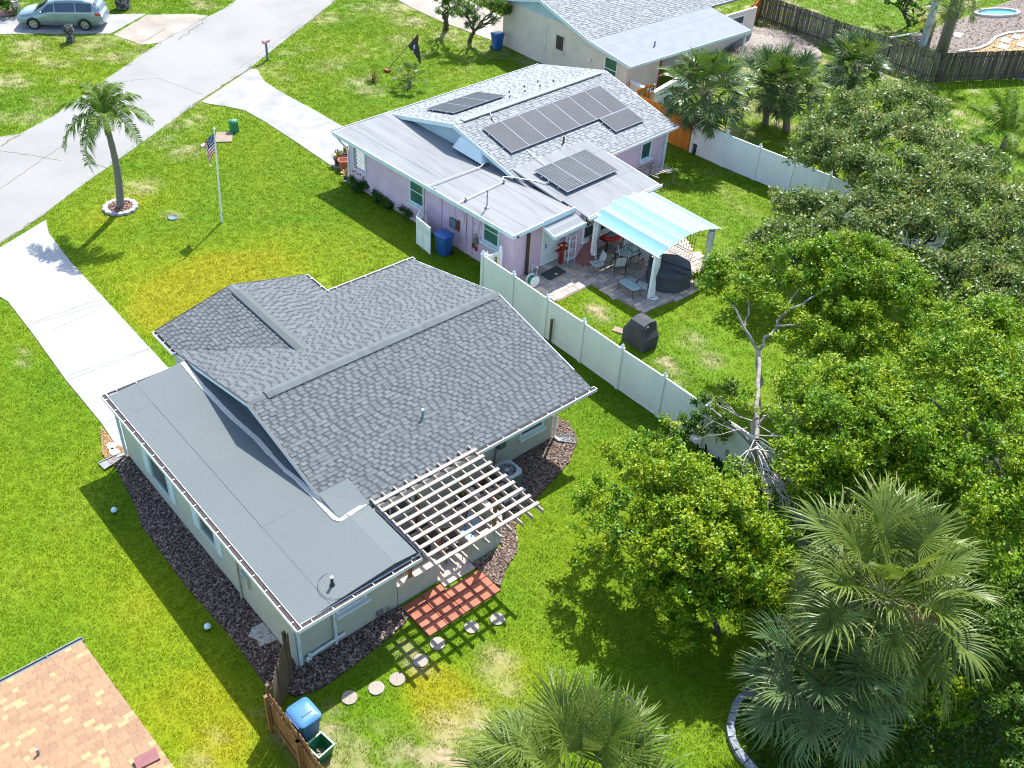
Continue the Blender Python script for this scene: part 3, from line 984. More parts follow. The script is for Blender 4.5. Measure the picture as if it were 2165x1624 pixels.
def window(parent, c, u, n, w, h, frame, glass, rows=2, cols=1, sill=True, name='window', ft=.07, sillmat=None, depth=.06):
    """window centred at c on a wall; u along the wall, n outward"""
    c, u, n = V3(c), V3(u).normalized(), V3(n).normalized()
    Z = Vector((0, 0, 1))
    f = MB()
    for s in (-1, 1):
        f.obox(c + u * s * (w / 2 - ft / 2) + n * .02, u * ft / 2, Z * h / 2, n * depth / 2)
        f.obox(c + Z * s * (h / 2 - ft / 2) + n * .02, u * (w / 2 - ft), Z * ft / 2, n * depth / 2)
    for i in range(1, rows):
        f.obox(c + Z * (-h / 2 + h * i / rows) + n * .015, u * (w / 2 - ft), Z * .022, n * .02)
    for i in range(1, cols):
        f.obox(c + u * (-w / 2 + w * i / cols) + n * .013, u * .022, Z * (h / 2 - ft), n * .02)
    o = f.build(name, frame, parent)
    for i in range(rows):
        for j in range(cols):
            z0 = -h / 2 + h * i / rows; x0 = -w / 2 + w * j / cols
            m2 = MB()
            m2.obox(c + u * (x0 + w / cols / 2) + Z * (z0 + h / rows / 2) + n * .004, u * (w / cols / 2 - .012), Z * (h / rows / 2 - .012), n * .006)
            m2.build('pane', glass, o)
    if sill:
        m3 = MB()
        m3.obox(c - Z * (h / 2 + .05) + n * .07, u * (w / 2 + .06), Z * .05, n * .09)
        m3.build('sill', sillmat or frame, o)
    return o


def shutter(parent, c, u, n, w, h, m, name='shutter'):
    c, u, n = V3(c), V3(u).normalized(), V3(n).normalized()
    Z = Vector((0, 0, 1))
    mb = MB()
    mb.obox(c + n * .02, u * w / 2, Z * h / 2, n * .02)
    k = 9
    for i in range(k):
        mb.obox(c + Z * (-h / 2 + h * (i + .5) / k) + n * .042, u * (w / 2 - .05), Z * (h / k * .36), n * .006)
    mb.build(name, m, parent)


def downspout(parent, pts, m, r=.04):
    mb = MB()
    for a, b in zip(pts[:-1], pts[1:]):
        mb.beam(a, b, .08, .06)
    return mb.build('downspout', m, parent)


def wallbox(mb, x0, x1, y0, y1, z0, z1, m=0):
    mb.box(min(x0, x1), max(x0, x1), min(y0, y1), max(y0, y1), z0, z1, m)


# ------------------------------------------------------------------ grey house
HO = (20.6, -13.2, 0)
gh = thing('grey_house', 'grey house with charcoal shingled gable roof and low flat roof wing, nearest the middle', 'house', HO)
T = .14
mb = MB()
# low wing
mb.box(15.40, 25.98, -7.44, -7.30, 0, 2.34)
mb.box(15.40, 15.54, -10.6, -7.44, 0, 2.34)
mb.box(25.84, 25.98, -10.2, -7.44, 0, 2.40)
mb.box(15.54, 18.0, -10.6, -10.46, 0, 2.42)
# main body and the front gable room
mb.box(18.0, 18.14, -19.08, -10.6, 0, 2.46)
mb.box(18.14, 26.7, -19.08, -18.94, 0, 2.46)
mb.box(26.56, 26.7, -18.94, -15.5, 0, 2.40)
mb.box(25.98, 28.1, -10.36, -10.22, 0, 2.40)
mb.box(26.7, 28.1, -15.5, -15.36, 0, 2.40)
mb.box(27.96, 28.1, -15.36, -10.36, 0, 2.40)
mb.build('wall', M['sage'], gh)
# gable ends
XR, ZR, ZE, PX = 22.04, 3.62, 2.50, .228   # ridge, eaves, pitch


def zmain(x):
    return ZR - abs(x - XR) * PX


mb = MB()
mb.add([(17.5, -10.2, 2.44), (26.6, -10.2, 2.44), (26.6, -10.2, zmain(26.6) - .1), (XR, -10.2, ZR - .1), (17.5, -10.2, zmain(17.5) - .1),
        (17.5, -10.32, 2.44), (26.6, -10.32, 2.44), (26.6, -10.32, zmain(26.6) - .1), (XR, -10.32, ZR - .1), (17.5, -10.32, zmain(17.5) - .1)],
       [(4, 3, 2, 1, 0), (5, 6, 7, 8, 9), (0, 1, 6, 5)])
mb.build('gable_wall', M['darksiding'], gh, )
mb = MB()
mb.add([(18.1, -19.0, 2.44), (26.6, -19.0, 2.44), (26.6, -19.0, zmain(26.6) - .1), (XR, -19.0, ZR - .1), (18.1, -19.0, zmain(18.1) - .1)], [(0, 1, 2, 3, 4)])
mb.add([(28.0, -10.4, 2.40), (28.0, -15.4, 2.40), (28.0, -12.93, 3.02)], [(0, 1, 2)])
mb.build('gable_wall', M['sage'], gh)

# main roof deck
YL, YRr = -9.94, -19.86
XE0, XE1 = 17.13, 27.10
mb = MB()
for (xa, xb) in ((XE0, XR), (XE1, XR)):
    za, zb = zmain(xa), zmain(xb)
    mb.hexa([(xa, YRr, za - .09), (xb, YRr, zb - .09), (xb, YL, zb - .09), (xa, YL, za - .09), (xa, YRr, za), (xb, YRr, zb), (xb, YL, zb), (xa, YL, za)])
mb.build('roof_deck', M['shdeck'], gh)
# front gable deck: ridge along x at y=-12.93
GYR, GZR, GX1 = -12.93, 3.18, 28.62
gp = .242


def zgar(y):
    return GZR - abs(y - GYR) * gp


mb = MB()
xi = XR + (ZR - GZR) / PX   # where the small ridge meets the main slope
for ye in (-9.94, -15.92):
    zi = zgar(ye); xe = XR + (ZR - zi) / PX
    top = [(xi - .05, GYR, GZR), (GX1, GYR, GZR), (GX1, ye, zi), (xe, ye, zi)]
    bot = [(p[0], p[1], p[2] - .09) for p in top]
    mb.hexa(bot + top)
mb.build('roof_deck', M['shdeck'], gh)

# shingles: rear slope, front slope with its two valleys, and the small front gable
sl = math.hypot(XR - XE0, ZR - zmain(XE0))
et = Vector((XR - XE0, 0, ZR - zmain(XE0)))
W = YL - YRr


def rear_ok(s, t):
    y = YL - s; x = XE0 + t * (XR - XE0) / sl
    return not (x < 18.22 and y > -10.95)


shingles(gh, (XE0, YL, zmain(XE0) + .004), (0, -1, 0), et, W, sl, rear_ok, M['sh'], 300, seed=2)
sl2 = math.hypot(XE1 - XR, ZR - zmain(XE1))
et2 = Vector((XR - XE1, 0, ZR - zmain(XE1)))


def front_ok(s, t):
    y = YL - s; x = XE1 - t * (XE1 - XR) / sl2
    return zmain(x) > zgar(y) - .01 if -15.92 < y < -9.9 else True


shingles(gh, (XE1, YL, zmain(XE1) + .004), (0, -1, 0), et2, W, sl2, front_ok, M['sh'], 0, seed=3)
sg = math.hypot(2.99, .723)
for ye, sgn in ((-9.94, -1), (-15.92, 1)):
    def gok(s, t, ye=ye, sgn=sgn):
        y = ye + sgn * t * 2.99 / sg; x = GX1 - s
        return zgar(y) > zmain(x) - .01
    shingles(gh, (GX1, ye, zgar(ye) + .004), (-1, 0, 0), (0, sgn * 2.99, .723), 5.2, sg, gok, M['sh'], 0, seed=4 + sgn)

# ridge caps: overlapping caps over the vented strip on the main ridge
mb = MB()
mb.box(XR - .19, XR + .19, -19.3, -10.55, ZR - .05, ZR - .012)
mb.build('ridge_vent', M['black'], gh)
for y0, y1, zo, nm in ((-10.55, -19.3, .052, 'ridge_cap'),):
    m2 = MB()
    dy = .235
    pts = []
    for s, z in ((-.20, -.055), (-.10, -.018), (0, .008), (.10, -.018), (.20, -.055)):
        pts += [(s, 0, z), (s, -dy * 1.12, z + .016)]
    fs = [(i * 2, i * 2 + 1, i * 2 + 3, i * 2 + 2) for i in range(4)]
    pts2 = [(p[0], p[1], p[2] - .022) for p in pts]
    k = len(pts)
    m2.add(pts + pts2, fs + [(i * 2 + 1, i * 2 + 1 + k, i * 2 + 3 + k, i * 2 + 3) for i in range(4)] + [(0, 1, 1 + k, k), (8, 8 + k, 9 + k, 9)])
    caps = [m2.mesh('ridge_cap', M['sh'][i]) for i in (0, 1, 3)]
    y = y0
    i = 0
    while y > y1:
        piece('ridge_cap', caps[(i * 7 + i // 3) % 3], gh, (XR - HO[0], y - HO[1], ZR + zo + .004))
        y -= dy; i += 1
for ya, yb in ((-9.96, -10.54), (-19.32, -19.86)):
    m2 = MB()
    m2.add([(XR - .15, ya, zmain(XR - .15) + .02), (XR, ya, ZR + .025), (XR + .15, ya, zmain(XR + .15) + .02), (XR - .15, yb, zmain(XR - .15) + .02), (XR, yb, ZR + .025), (XR + .15, yb, zmain(XR + .15) + .02)], [(0, 3, 4, 1), (1, 4, 5, 2)])
    m2.build('ridge_cap', M['sh'][2], gh)
# smooth cap of the small ridge
mb = MB()
pr = [(-.22, -.02), (-.2, .03), (0, .075), (.2, .03), (.22, -.02)]
vs = []
for x in (xi - .25, GX1 - .45):
    vs += [(x, GYR + a, GZR + b) for a, b in pr]
mb.add(vs, [(i, i + 1, i + 6, i + 5) for i in range(4)] + [(0, 5, 9, 4), (4, 3, 2, 1, 0), (5, 6, 7, 8, 9)])
mb.build('ridge_vent', M['sh'][2], gh)
m2 = MB()
m2.add([(GX1 - .44, GYR - .16, zgar(GYR - .16) + .02), (GX1 - .44, GYR, GZR + .03), (GX1 - .44, GYR + .16, zgar(GYR + .16) + .02), (GX1, GYR - .16, zgar(GYR - .16) + .02), (GX1, GYR, GZR + .03), (GX1, GYR + .16, zgar(GYR + .16) + .02)], [(0, 3, 4, 1), (1, 4, 5, 2)])
m2.build('ridge_cap', M['sh'][3], gh)

# rake boards at the gable ends
for y in (YL + .012, YRr - .012):
    mb = MB()
    mb.beam((XE0 + .9, y, zmain(XE0 + .9) - .075), (XR, y, ZR - .075), .025, .16)
    mb.beam((XR, y, ZR - .078), (XE1 - .2, y, zmain(XE1 - .2) - .078), .024, .158)
    mb.build('rake_board', M['trimblue'], gh)
mb = MB()
mb.beam((XE0 + .9, YL + .02, zmain(XE0 + .9) + .012), (XR, YL + .02, ZR + .012), .05, .018)
mb.beam((XR, YL + .02, ZR + .013), (XE1 - .2, YL + .02, zmain(XE1 - .2) + .013), .05, .018)
mb.beam((GX1 + .01, -9.94, zgar(-9.94) + .01), (GX1 + .01, GYR, GZR + .01), .05, .018)
mb.beam((GX1 + .01, GYR, GZR + .011), (GX1 + .01, -15.92, zgar(-15.92) + .011), .05, .018)
mb.build('drip_edge', M['black'], gh)
mb = MB()
mb.beam((GX1, -9.94, zgar(-9.94) - .08), (GX1, GYR, GZR - .08), .024, .14)
mb.beam((GX1, GYR, GZR - .081), (GX1, -15.92, zgar(-15.92) - .081), .024, .138)
mb.build('rake_board', M['trimblue'], gh)

# low roof over the wing: roll roofing in sheets, each lapped over the one below
def zlow(y):
    return 2.43 + (-7.2 - max(y, -10.2)) * .075 - max(0, -10.2 - y) * .1


def slab(x0, x1, y0, y1, dz, m, name, th=.03):
    mb = MB()
    mb.hexa([(x0, y0, zlow(y0) + dz - th), (x1, y0, zlow(y0) + dz - th), (x1, y1, zlow(y1) + dz - th), (x0, y1, zlow(y1) + dz - th),
             (x0, y0, zlow(y0) + dz), (x1, y0, zlow(y0) + dz), (x1, y1, zlow(y1) + dz), (x0, y1, zlow(y1) + dz)])
    return mb.build(name, m, gh)


mb = MB()
mb.hexa([(14.88, -10.25, zlow(-10.25) - .12), (26.28, -10.25, zlow(-10.25) - .12), (26.28, -7.22, zlow(-7.22) - .12), (14.88, -7.22, zlow(-7.22) - .12),
         (14.88, -10.25, zlow(-10.25) - .031), (26.28, -10.25, zlow(-10.25) - .031), (26.28, -7.22, zlow(-7.22) - .031), (14.88, -7.22, zlow(-7.22) - .031)])
mb.hexa([(14.88, -10.93, zlow(-10.93) - .12), (17.2, -10.93, zlow(-10.93) - .12), (17.2, -10.252, zlow(-10.25) - .12), (14.88, -10.252, zlow(-10.25) - .12),
         (14.88, -10.93, zlow(-10.93) - .031), (17.2, -10.93, zlow(-10.93) - .031), (17.2, -10.252, zlow(-10.25) - .031), (14.88, -10.252, zlow(-10.25) - .031)])
mb.build('roof_deck', M['shdeck'], gh)
lanes = [(-7.21, -8.19), (-8.15, -9.15), (-9.11, -10.2)]
cuts = [[14.87, 25.05, 26.29], [14.87, 18.3, 26.29], [14.87, 24.2, 26.29]]
for i, ((ya, yb), cs) in enumerate(zip(lanes, cuts)):
    for j in range(len(cs) - 1):
        slab(cs[j], cs[j + 1] + (.03 if j == 0 else 0), yb, ya, .005 * (i % 2) + .004 * (j % 2) + .002 * i, M['membrane'], 'roof_sheet')
slab(14.87, 17.16, -10.92, -10.203, .003, M['membrane'], 'roof_sheet')
mb = MB()   # sheet lapped up the slope behind the gable foot
x0, x1 = 17.162, 18.25
mb.hexa([(x0, -10.96, zmain(x0) - .02), (x1, -10.96, zmain(x1) - .02), (x1, -9.93, zmain(x1) - .02), (x0, -9.93, zmain(x0) - .02),
         (x0, -10.96, zlow(-10.9) + .02), (x1, -10.96, zmain(x1) + .02), (x1, -9.93, zmain(x1) + .02), (x0, -9.93, zlow(-9.93) + .03)])
mb.build('roof_sheet', M['membrane'], gh)
# cream sealant line where the low roof meets the gable
mb = MB()
r = random.Random(5)
pts = []
for (u, v) in ((386, 767), (430, 820), (446, 836), (470, 862), (494, 886), (542, 928), (572, 962), (602, 994), (630, 1016), (652, 1038), (673, 1059), (709, 1097), (717, 1101), (748, 1082), (777, 1063)):
    z = 2.6
    for _ in range(6):
        q = at(u, v, z); z = zlow(q[1])
    pts.append((q[0], q[1]))
for a, b in zip(pts[:-1], pts[1:]):
    w = r.uniform(.11, .17)
    mb.beam((a[0], a[1], zlow(a[1]) + .017), (b[0], b[1], zlow(b[1]) + .017), w, .012)
mb.build('sealant_line', M['seal'], gh)
# soldered ring about the vent
mb = MB()
mb.tube([(15.32 + .52 * math.cos(t / 24 * 6.2832) * .9, -8.56 + .42 * math.sin(t / 24 * 6.2832), zlow(-8.56) + .012) for t in range(25)], .006, 5, caps=False)
mb.build('patch_ring', M['shdeck'], gh)

# gutters
ZG = 2.455
gutter(gh, (14.70, -7.04, ZG), (26.46, -7.04, ZG), (0, 1, 0))
gutter(gh, (14.70, -7.212, ZG), (14.70, -11.0, ZG), (-1, 0, 0))
gutter(gh, (26.46, -9.87, ZG), (26.46, -7.212, ZG), (1, 0, 0))
gutter(gh, (14.89, -11.06, ZG), (16.95, -11.06, ZG), (0, -1, 0), hang=1.0, w=.12)
gutter(gh, (XE0 - .16, -11.2, zmain(XE0) + .0), (XE0 - .16, -19.98, zmain(XE0) + .0), (-1, 0, 0))
gutter(gh, (XE1 + .16, -16.06, zmain(XE1)), (XE1 + .16, -19.98, zmain(XE1)), (1, 0, 0))
gutter(gh, (27.1, -9.81, zgar(-9.94)), (GX1, -9.81, zgar(-9.94)), (0, 1, 0), hang=.5)
gutter(gh, (27.25, -16.05, zgar(-15.92)), (GX1, -16.05, zgar(-15.92)), (0, -1, 0), hang=.5)
# soffits
mb = MB()
mb.box(14.9, 26.27, -7.30, -7.23, 2.30, 2.33)
mb.box(14.9, 15.40, -10.9, -7.30, 2.30, 2.33)
mb.box(17.05, 18.0, -19.8, -10.95, 2.36, 2.39)
mb.box(26.7, 27.05, -19.8, -15.95, 2.34, 2.37)
mb.build('soffit', M['white'], gh)

# windows
Y1 = (0, 1, 0)
window(gh, (23.3, -7.30, 1.18), (1, 0, 0), Y1, 1.32, 1.12, M['trimblue'], M['glassmid'], rows=1, ft=.05, sill=False)
shutter(gh, (24.22, -7.30, 1.2), (1, 0, 0), Y1, .36, 1.12, M['fasciablue'])
shutter(gh, (22.44, -7.30, 1.2), (1, 0, 0), Y1, .34, 1.12, M['fasciablue'])
window(gh, (20.15, -7.30, 1.42), (1, 0, 0), Y1, 1.0, .8, M['trimblue'], M['glassmid'], rows=1, ft=.05, sill=False)
shutter(gh, (20.9, -7.30, 1.4), (1, 0, 0), Y1, .34, .95, M['fasciablue'])
shutter(gh, (19.48, -7.30, 1.4), (1, 0, 0), Y1, .34, .95, M['fasciablue'])
window(gh, (15.4, -9.06, 1.68), (0, 1, 0), (-1, 0, 0), .98, .8, M['white'], M['glassmid'], rows=1, ft=.06, sillmat=M['trimblue'])
window(gh, (18.0, -18.05, 1.45), (0, 1, 0), (-1, 0, 0), 1.05, 1.05, M['white'], M['glassmid'], rows=1, ft=.06, sillmat=M['fasciablue'])
window(gh, (18.0, -12.2, 1.35), (0, 1, 0), (-1, 0, 0), 1.7, 2.0, M['white'], M['glassmid'], rows=1, cols=2, ft=.06, sill=False, name='patio_door')
window(gh, (16.7, -10.6, 1.2), (1, 0, 0), (0, -1, 0), .95, 1.0, M['white'], M['glassmid'], rows=1, ft=.06)

# downspouts with splash blocks (blocks lie loose on the ground)
downspout(gh, [(26.3, -7.14, 2.34), (26.03, -7.24, 2.1), (26.03, -7.24, .12), (26.12, -6.98, .06)], M['trimblue'])
downspout(gh, [(17.07, -19.3, 2.38), (17.93, -19.14, 2.1), (17.93, -19.14, .14), (17.7, -19.2, .08)], M['white'])
mb = MB()
mb.tube([(15.33, -8.47, 2.32), (15.33, -8.47, .12)], .045, 8)
mb.tube([(15.33, -8.47, .95), (15.33, -8.47, .78)], .062, 8)
mb.tube([(15.33, -8.47, .5), (15.33, -8.47, .4)], .062, 8)
mb.tube([(15.31, -8.75, .38), (15.31, -7.55, .3)], .042, 8)
mb.tube([(15.31, -7.62, .38), (15.31, -7.62, .18)], .055, 8)
mb.tube([(15.31, -7.55, .3), (15.22, -7.48, .26)], .05, 8)
mb.build('drain_pipe', M['trimblue'], gh)
mb = MB()
mb.box(15.345, 15.398, -7.42, -7.312, .02, 2.3)
mb.box(15.402, 15.5, -7.298, -7.262, .02, 2.3)
mb.build('corner_board', M['trimblue'], gh)
# meter boxes and conduit
mb = MB()
mb.box(17.9, 17.995, -16.85, -16.55, .95, 1.35); mb.tube([(17.95, -16.5, 1.3), (17.95, -16.42, .6), (17.9, -16.38, .2)], .022, 6); mb.tube([(17.95, -16.7, 1.35), (17.95, -16.7, 2.3)], .02, 6)
mb.build('meter_box', M['acgrey'], gh)
mb = MB()
mb.box(17.75, 18.15, -7.298, -7.22, 1.05, 1.5); mb.tube([(18.38, -7.25, 1.75), (18.4, -7.25, .05)], .035, 7); mb.tube([(18.38, -7.25, 1.75), (18.05, -7.2, 1.9)], .03, 7); mb.tube([(18.1, -7.2, 1.35), (17.8, -7.12, 1.3)], .02, 6)
mb.build('meter_box', M['sagelow'], gh)
mb = MB()
mb.tube([(15.3, -10.2, .03), (15.3, -10.2, .35), (15.22, -10.1, .38)], .015, 6); mb.tube([(15.26, -10.28, .03), (15.3, -10.28, .3)], .02, 6)
mb.box(15.3, 15.398, -10.05, -9.85, .18, .36)
mb.build('outdoor_tap', M['galv'], gh)
# vent pipes on the roof
for (x, y, z) in ((18.95, -14.2, zmain(18.95)), (15.37, -8.53, zlow(-8.53))):
    mb = MB()
    mb.lathe((x, y, z - .02), [(.09, 0), (.07, .06), (.042, .07), (.042, .34)], 10)
    mb.lathe((x, y, z + .3), [(.046, 0), (.046, .03), (.03, .03), (.03, .005)], 10, 1)
    mb.build('vent_pipe', [M['black'] if y > -10 else M['slate'], M['white']], gh)

# low walls round the patio, with a beige cap
mb = MB(); cp = MB()


def lowwall(p, q, h):
    mb.beam((*p, h / 2), (*q, h / 2), .2, h)
    cp.beam((*p, h + .025), (*q, h + .025), .235, .05)


lowwall((15.5, -10.62), (15.5, -12.07), .82)
mb.build('low_wall', M['sagelow'], gh); cp.build('wall_cap', M['cap'], gh)
mb = MB(); cp = MB()
lowwall((15.42, -13.30), (15.42, -14.2), .84)
a0 = (15.42, -14.2)
arc = [(15.42 + .5 - .5 * math.cos(t), -14.2 - .5 * math.sin(t)) for t in (0, .52, 1.05, 1.57)]
for a, b in zip(arc[:-1], arc[1:]):
    lowwall(a, b, .842)
lowwall(arc[-1], (17.2, -14.7), .84)
mb.build('low_wall', M['sagelow'], gh)
cp.build('wall_cap', M['cap'], gh)
mb = MB()
mb.box(15.42, 17.99, -14.58, -10.62, 0, .05)
mb.box(15.1, 15.41, -13.28, -12.1, 0, .045)
mb.build('patio_floor', M['patiofloor'], gh)

# ------------------------------------------------------------------ pergola
pg = thing('pergola', 'whitewashed wooden slat pergola over the back patio of the grey house', 'pergola', (15.5, -12.9, 0))
m1 = MB(); m1.box(-.056, .056, -1.88, 1.88, -.022, .022)
bm_ = m1.mesh('roof_board', M['rawwood'])
xs = [17.02 - i * (17.02 - 14.18) / 8 for i in range(9)]
for x in xs:
    o = piece('roof_board', bm_, pg, (x - 15.5, 0, 2.66), Matrix.Rotation(random.uniform(-.004, .004), 3, 'Z'))
m1 = MB(); m1.box(-1.72, 1.72, -.018, .018, -.07, .07)
rm_ = m1.mesh('rafter', M['rawwood'])
for i in range(10):
    y = -11.08 - i * (14.70 - 11.08) / 9
    piece('rafter', rm_, pg, (15.59 - 15.5 + random.uniform(-.015, .015), y + 12.9, 2.566))
for x in (15.43, 15.53):
    m1 = MB(); m1.box(x - .02, x + .02, -14.62, -11.0, 2.36, 2.494); m1.build('beam', M['rawwood'], pg)
m1 = MB(); m1.box(17.0, 17.04, -14.62, -11.05, 2.36, 2.494); m1.build('beam', M['rawwood'], pg)
for x, y, zt in ((15.48, -11.12, 2.36), (15.48, -14.3, 2.36), (17.1, -14.35, 2.36), (17.1, -12.6, 2.36)):
    m1 = MB(); m1.box(x - .05, x + .05, y - .05, y + .05, .05, zt)
    m1.build('post', M['cedar'], pg)

# ------------------------------------------------------------------ red paver pad, one paver at a time
pad = thing('paver_pad', 'square pad of terracotta red pavers below the slatted pergola', 'paving', (14.5, -12.0, 0))
m1 = MB(); m1.box(-.165, .165, -.33, .33, 0, .045)
rp = m1.mesh('paver', M['red'])
nyy, nxx = 4, 3
dx, dy = (14.98 - 13.96) / nxx, (13.33 - 10.65) / nyy
m1 = MB(); m1.hexa([(-dx / 2 + .008, -dy / 2 + .008, 0), (dx / 2 - .008, -dy / 2 + .008, 0), (dx / 2 - .008, dy / 2 - .008, 0), (-dx / 2 + .008, dy / 2 - .008, 0),
                    (-dx / 2 + .014, -dy / 2 + .014, .045), (dx / 2 - .014, -dy / 2 + .014, .045), (dx / 2 - .014, dy / 2 - .014, .045), (-dx / 2 + .014, dy / 2 - .014, .045)])
rp = m1.mesh('paver', M['red'])
for i in range(nxx):
    for j in range(nyy):
        piece('paver', rp, pad, (13.96 + dx * (i + .5) - 14.5, -10.65 - dy * (j + .5) + 12.0, random.uniform(0, .008)), Matrix.Rotation(random.uniform(-.012, .012), 3, 'Z'))
for j in range(2):
    m1 = MB(); w_ = (12.07 - 10.65) / 2
    m1.hexa([(-.14, -w_ / 2 + .008, 0), (.14, -w_ / 2 + .008, 0), (.14, w_ / 2 - .008, 0), (-.14, w_ / 2 - .008, 0), (-.134, -w_ / 2 + .014, .045), (.134, -w_ / 2 + .014, .045), (.134, w_ / 2 - .014, .045), (-.134, w_ / 2 - .014, .045)])
    piece('paver', m1.mesh('paver', M['red']), pad, (15.13 - 14.5, -10.65 - w_ * (j + .5) + 12.0, .003))
sb_ = MB(); sb_.box(14.981, 15.28, -12.07, -10.65, -.03, .011); sb_.build('sand_bed', M['soil'], pad)
sb_ = MB(); sb_.box(13.96, 14.98, -13.33, -10.65, -.03, .012); sb_.build('sand_bed', M['soil'], pad)

# round stepping stones, a loose row in the turf
stl = ['round stepping stone farthest along the row, beyond the red pad corner', 'round stepping stone second from the far end of the row, striped by pergola shade',
       'round stepping stone just below the red pad, half under pergola shade', 'round stepping stone crossed by two pergola shadows, middle of the row',
       'round stepping stone at the dark tip of the pergola shadow', 'round stepping stone fully sunlit, second nearest the blue bin', 'round stepping stone half in house shade, nearest the blue bin']
for (u, v), lb in zip(((1052, 1310), (997, 1327), (925, 1362), (889, 1398), (840, 1437), (796, 1456), (739, 1476)), stl):
    p = at(u, v)
    mb = MB()
    k = 20
    rr = random.Random(int(u))
    prof = [(p[0] + (.215 + rr.uniform(-.008, .008)) * math.cos(6.2832 * i / k), p[1] + (.215 + rr.uniform(-.008, .008)) * math.sin(6.2832 * i / k)) for i in range(k)]
    mb.prism(prof, -.02, .04)
    mb.solo('stepping_stone', M['stone'], lb, 'stepping stone', (p[0], p[1], 0), 'round stepping stones behind the grey house')

# ------------------------------------------------------------------ pink house (its own axes: a to the back, b to the right)
PA = math.radians(3.2)
PO = (37.66, -23.9)
pc_, ps_ = math.cos(PA), math.sin(PA)
AV = Vector((-pc_, -ps_, 0))
BV = Vector((ps_, -pc_, 0))
ZV = Vector((0, 0, 1))


def L(a, b, z=0.0):
    return Vector((PO[0], PO[1], 0)) + AV * a + BV * b + ZV * z


def lbox(mb, a0, a1, b0, b1, z0, z1, m=0):
    mb.hexa([L(a0, b0, z0), L(a1, b0, z0), L(a1, b1, z0), L(a0, b1, z0), L(a0, b0, z1), L(a1, b0, z1), L(a1, b1, z1), L(a0, b1, z1)][::1], m)


ph = thing('pink_house', 'pale pink brick house with white roof carrying solar panels', 'house', L(5.5, 6.5))
AR, ZRp, PP = 4.0, 3.66, .245


def zp(a):
    return ZRp - abs(a - AR) * PP


def zf(a, b):     # low roof on the left and back
    return 2.50 + min(b, 3.2) * .02 - max(0, a - 8.0) * .045 * (1 if b > 3.2 else .3)


AB1, AB2, BS = 11.25, 11.85, 3.55   # back walls and where the second one starts
mb = MB()
lbox(mb, 0, .40, 0, .15, 0, 2.36)
lbox(mb, .40, 1.26, 0, .15, 0, 1.0)
lbox(mb, .40, 1.26, 0, .15, 2.2, 2.36)
lbox(mb, 1.26, AB1, 0, .15, 0, 2.36)
lbox(mb, AB1 - .15, AB1, .15, BS, 0, 2.36)
lbox(mb, AB1, AB2 - .15, BS - .15, BS, 0, 2.32)
lbox(mb, AB2 - .15, AB2, BS - .15, 8.0, 0, 2.30)
lbox(mb, 8.75, AB2 - .15, 7.85, 8.0, 0, 2.32)
lbox(mb, 8.6, 8.75, 7.85, 13.3, 0, 2.40)
lbox(mb, 0, 8.6, 13.15, 13.3, 0, 2.40)
lbox(mb, 0, .15, 3.2, 13.15, 0, 2.36)
mb.build('wall', M['pink'], ph)
# brick piers / block joints on the long wall
mb = MB()
for a in (5.55, 6.75):
    lbox(mb, a - .012, a + .012, -.012, -.001, 0, 2.3)
mb.build('wall_joint', M['rust'], ph)
# gable walls
for b0, bb, mm in ((3.32, 3.45, 'paleaqua'), (13.15, 13.02, 'pink')):
    mb = MB()
    k = [(.15, 2.38), (8.6, 2.38), (8.6, zp(8.6) - .1), (AR, ZRp - .1), (.15, zp(.15) - .1)]
    mb.add([L(a, b0, z) for a, z in k] + [L(a, bb, z) for a, z in k], [(0, 1, 2, 3, 4), (9, 8, 7, 6, 5)])
    mb.build('gable_wall', M[mm], ph)

BG0, BG1 = 3.05, 13.6
A0, A1 = -.72, 8.95
for (aa, nm) in ((A0, 'front'), (A1, 'back')):
    mb = MB()
    za = zp(aa)
    mb.hexa([L(aa, BG0, za - .1), L(aa, BG1, za - .1), L(AR, BG1, ZRp - .1), L(AR, BG0, ZRp - .1), L(aa, BG0, za), L(aa, BG1, za), L(AR, BG1, ZRp), L(AR, BG0, ZRp)])
    mb.build('roof_deck', M['paledeck'], ph)
    ln = math.hypot(aa - AR, za - ZRp)
    et = (L(AR, 0, ZRp) - L(aa, 0, za))

    def pok(s, t, aa=aa, ln=ln):
        a = aa + (AR - aa) * t / ln
        return not (a > 7.75 and BG0 + s < 8.3)
    shingles(ph, L(aa, BG0, za + .004), BV, et, BG1 - BG0, ln, pok, M['pale'], 0, exp=.16, widths=[.22, .30, .38, .5], seed=11 if aa < 0 else 12, th=.016)
mb = MB()
mb.beam(L(AR, 3.6, ZRp + .02), L(AR, 13.1, ZRp + .02), .30, .045)
mb.build('ridge_vent', M['pale'][1], ph)
mb = MB()
mb.beam(L(AR + .17, 3.6, ZRp - .012), L(AR + .17, 13.1, ZRp - .012), .05, .05)
mb.build('ridge_vent', M['black'], ph)
# rake boards
for b in (BG0 - .014, BG1 + .014):
    mb = MB()
    mb.beam(L(A0 + .3, b, zp(A0 + .3) - .09), L(AR, b, ZRp - .09), .028, .2)
    mb.beam(L(AR, b, ZRp - .092), L(A1 - .9, b, zp(A1 - .9) - .092), .027, .198)
    mb.build('rake_board', M['fasciablue'], ph)

# low roof: left wing and back room, weathered roll roofing in long laps
def lowslab(name, cs, dz, m, th=.1):
    top = [L(a, b, zf(a, b) + dz) for a, b in cs]
    bot = [p - ZV * th for p in top]
    mb = MB()
    mb.hexa(bot + top)
    return mb.build(name, m, ph)


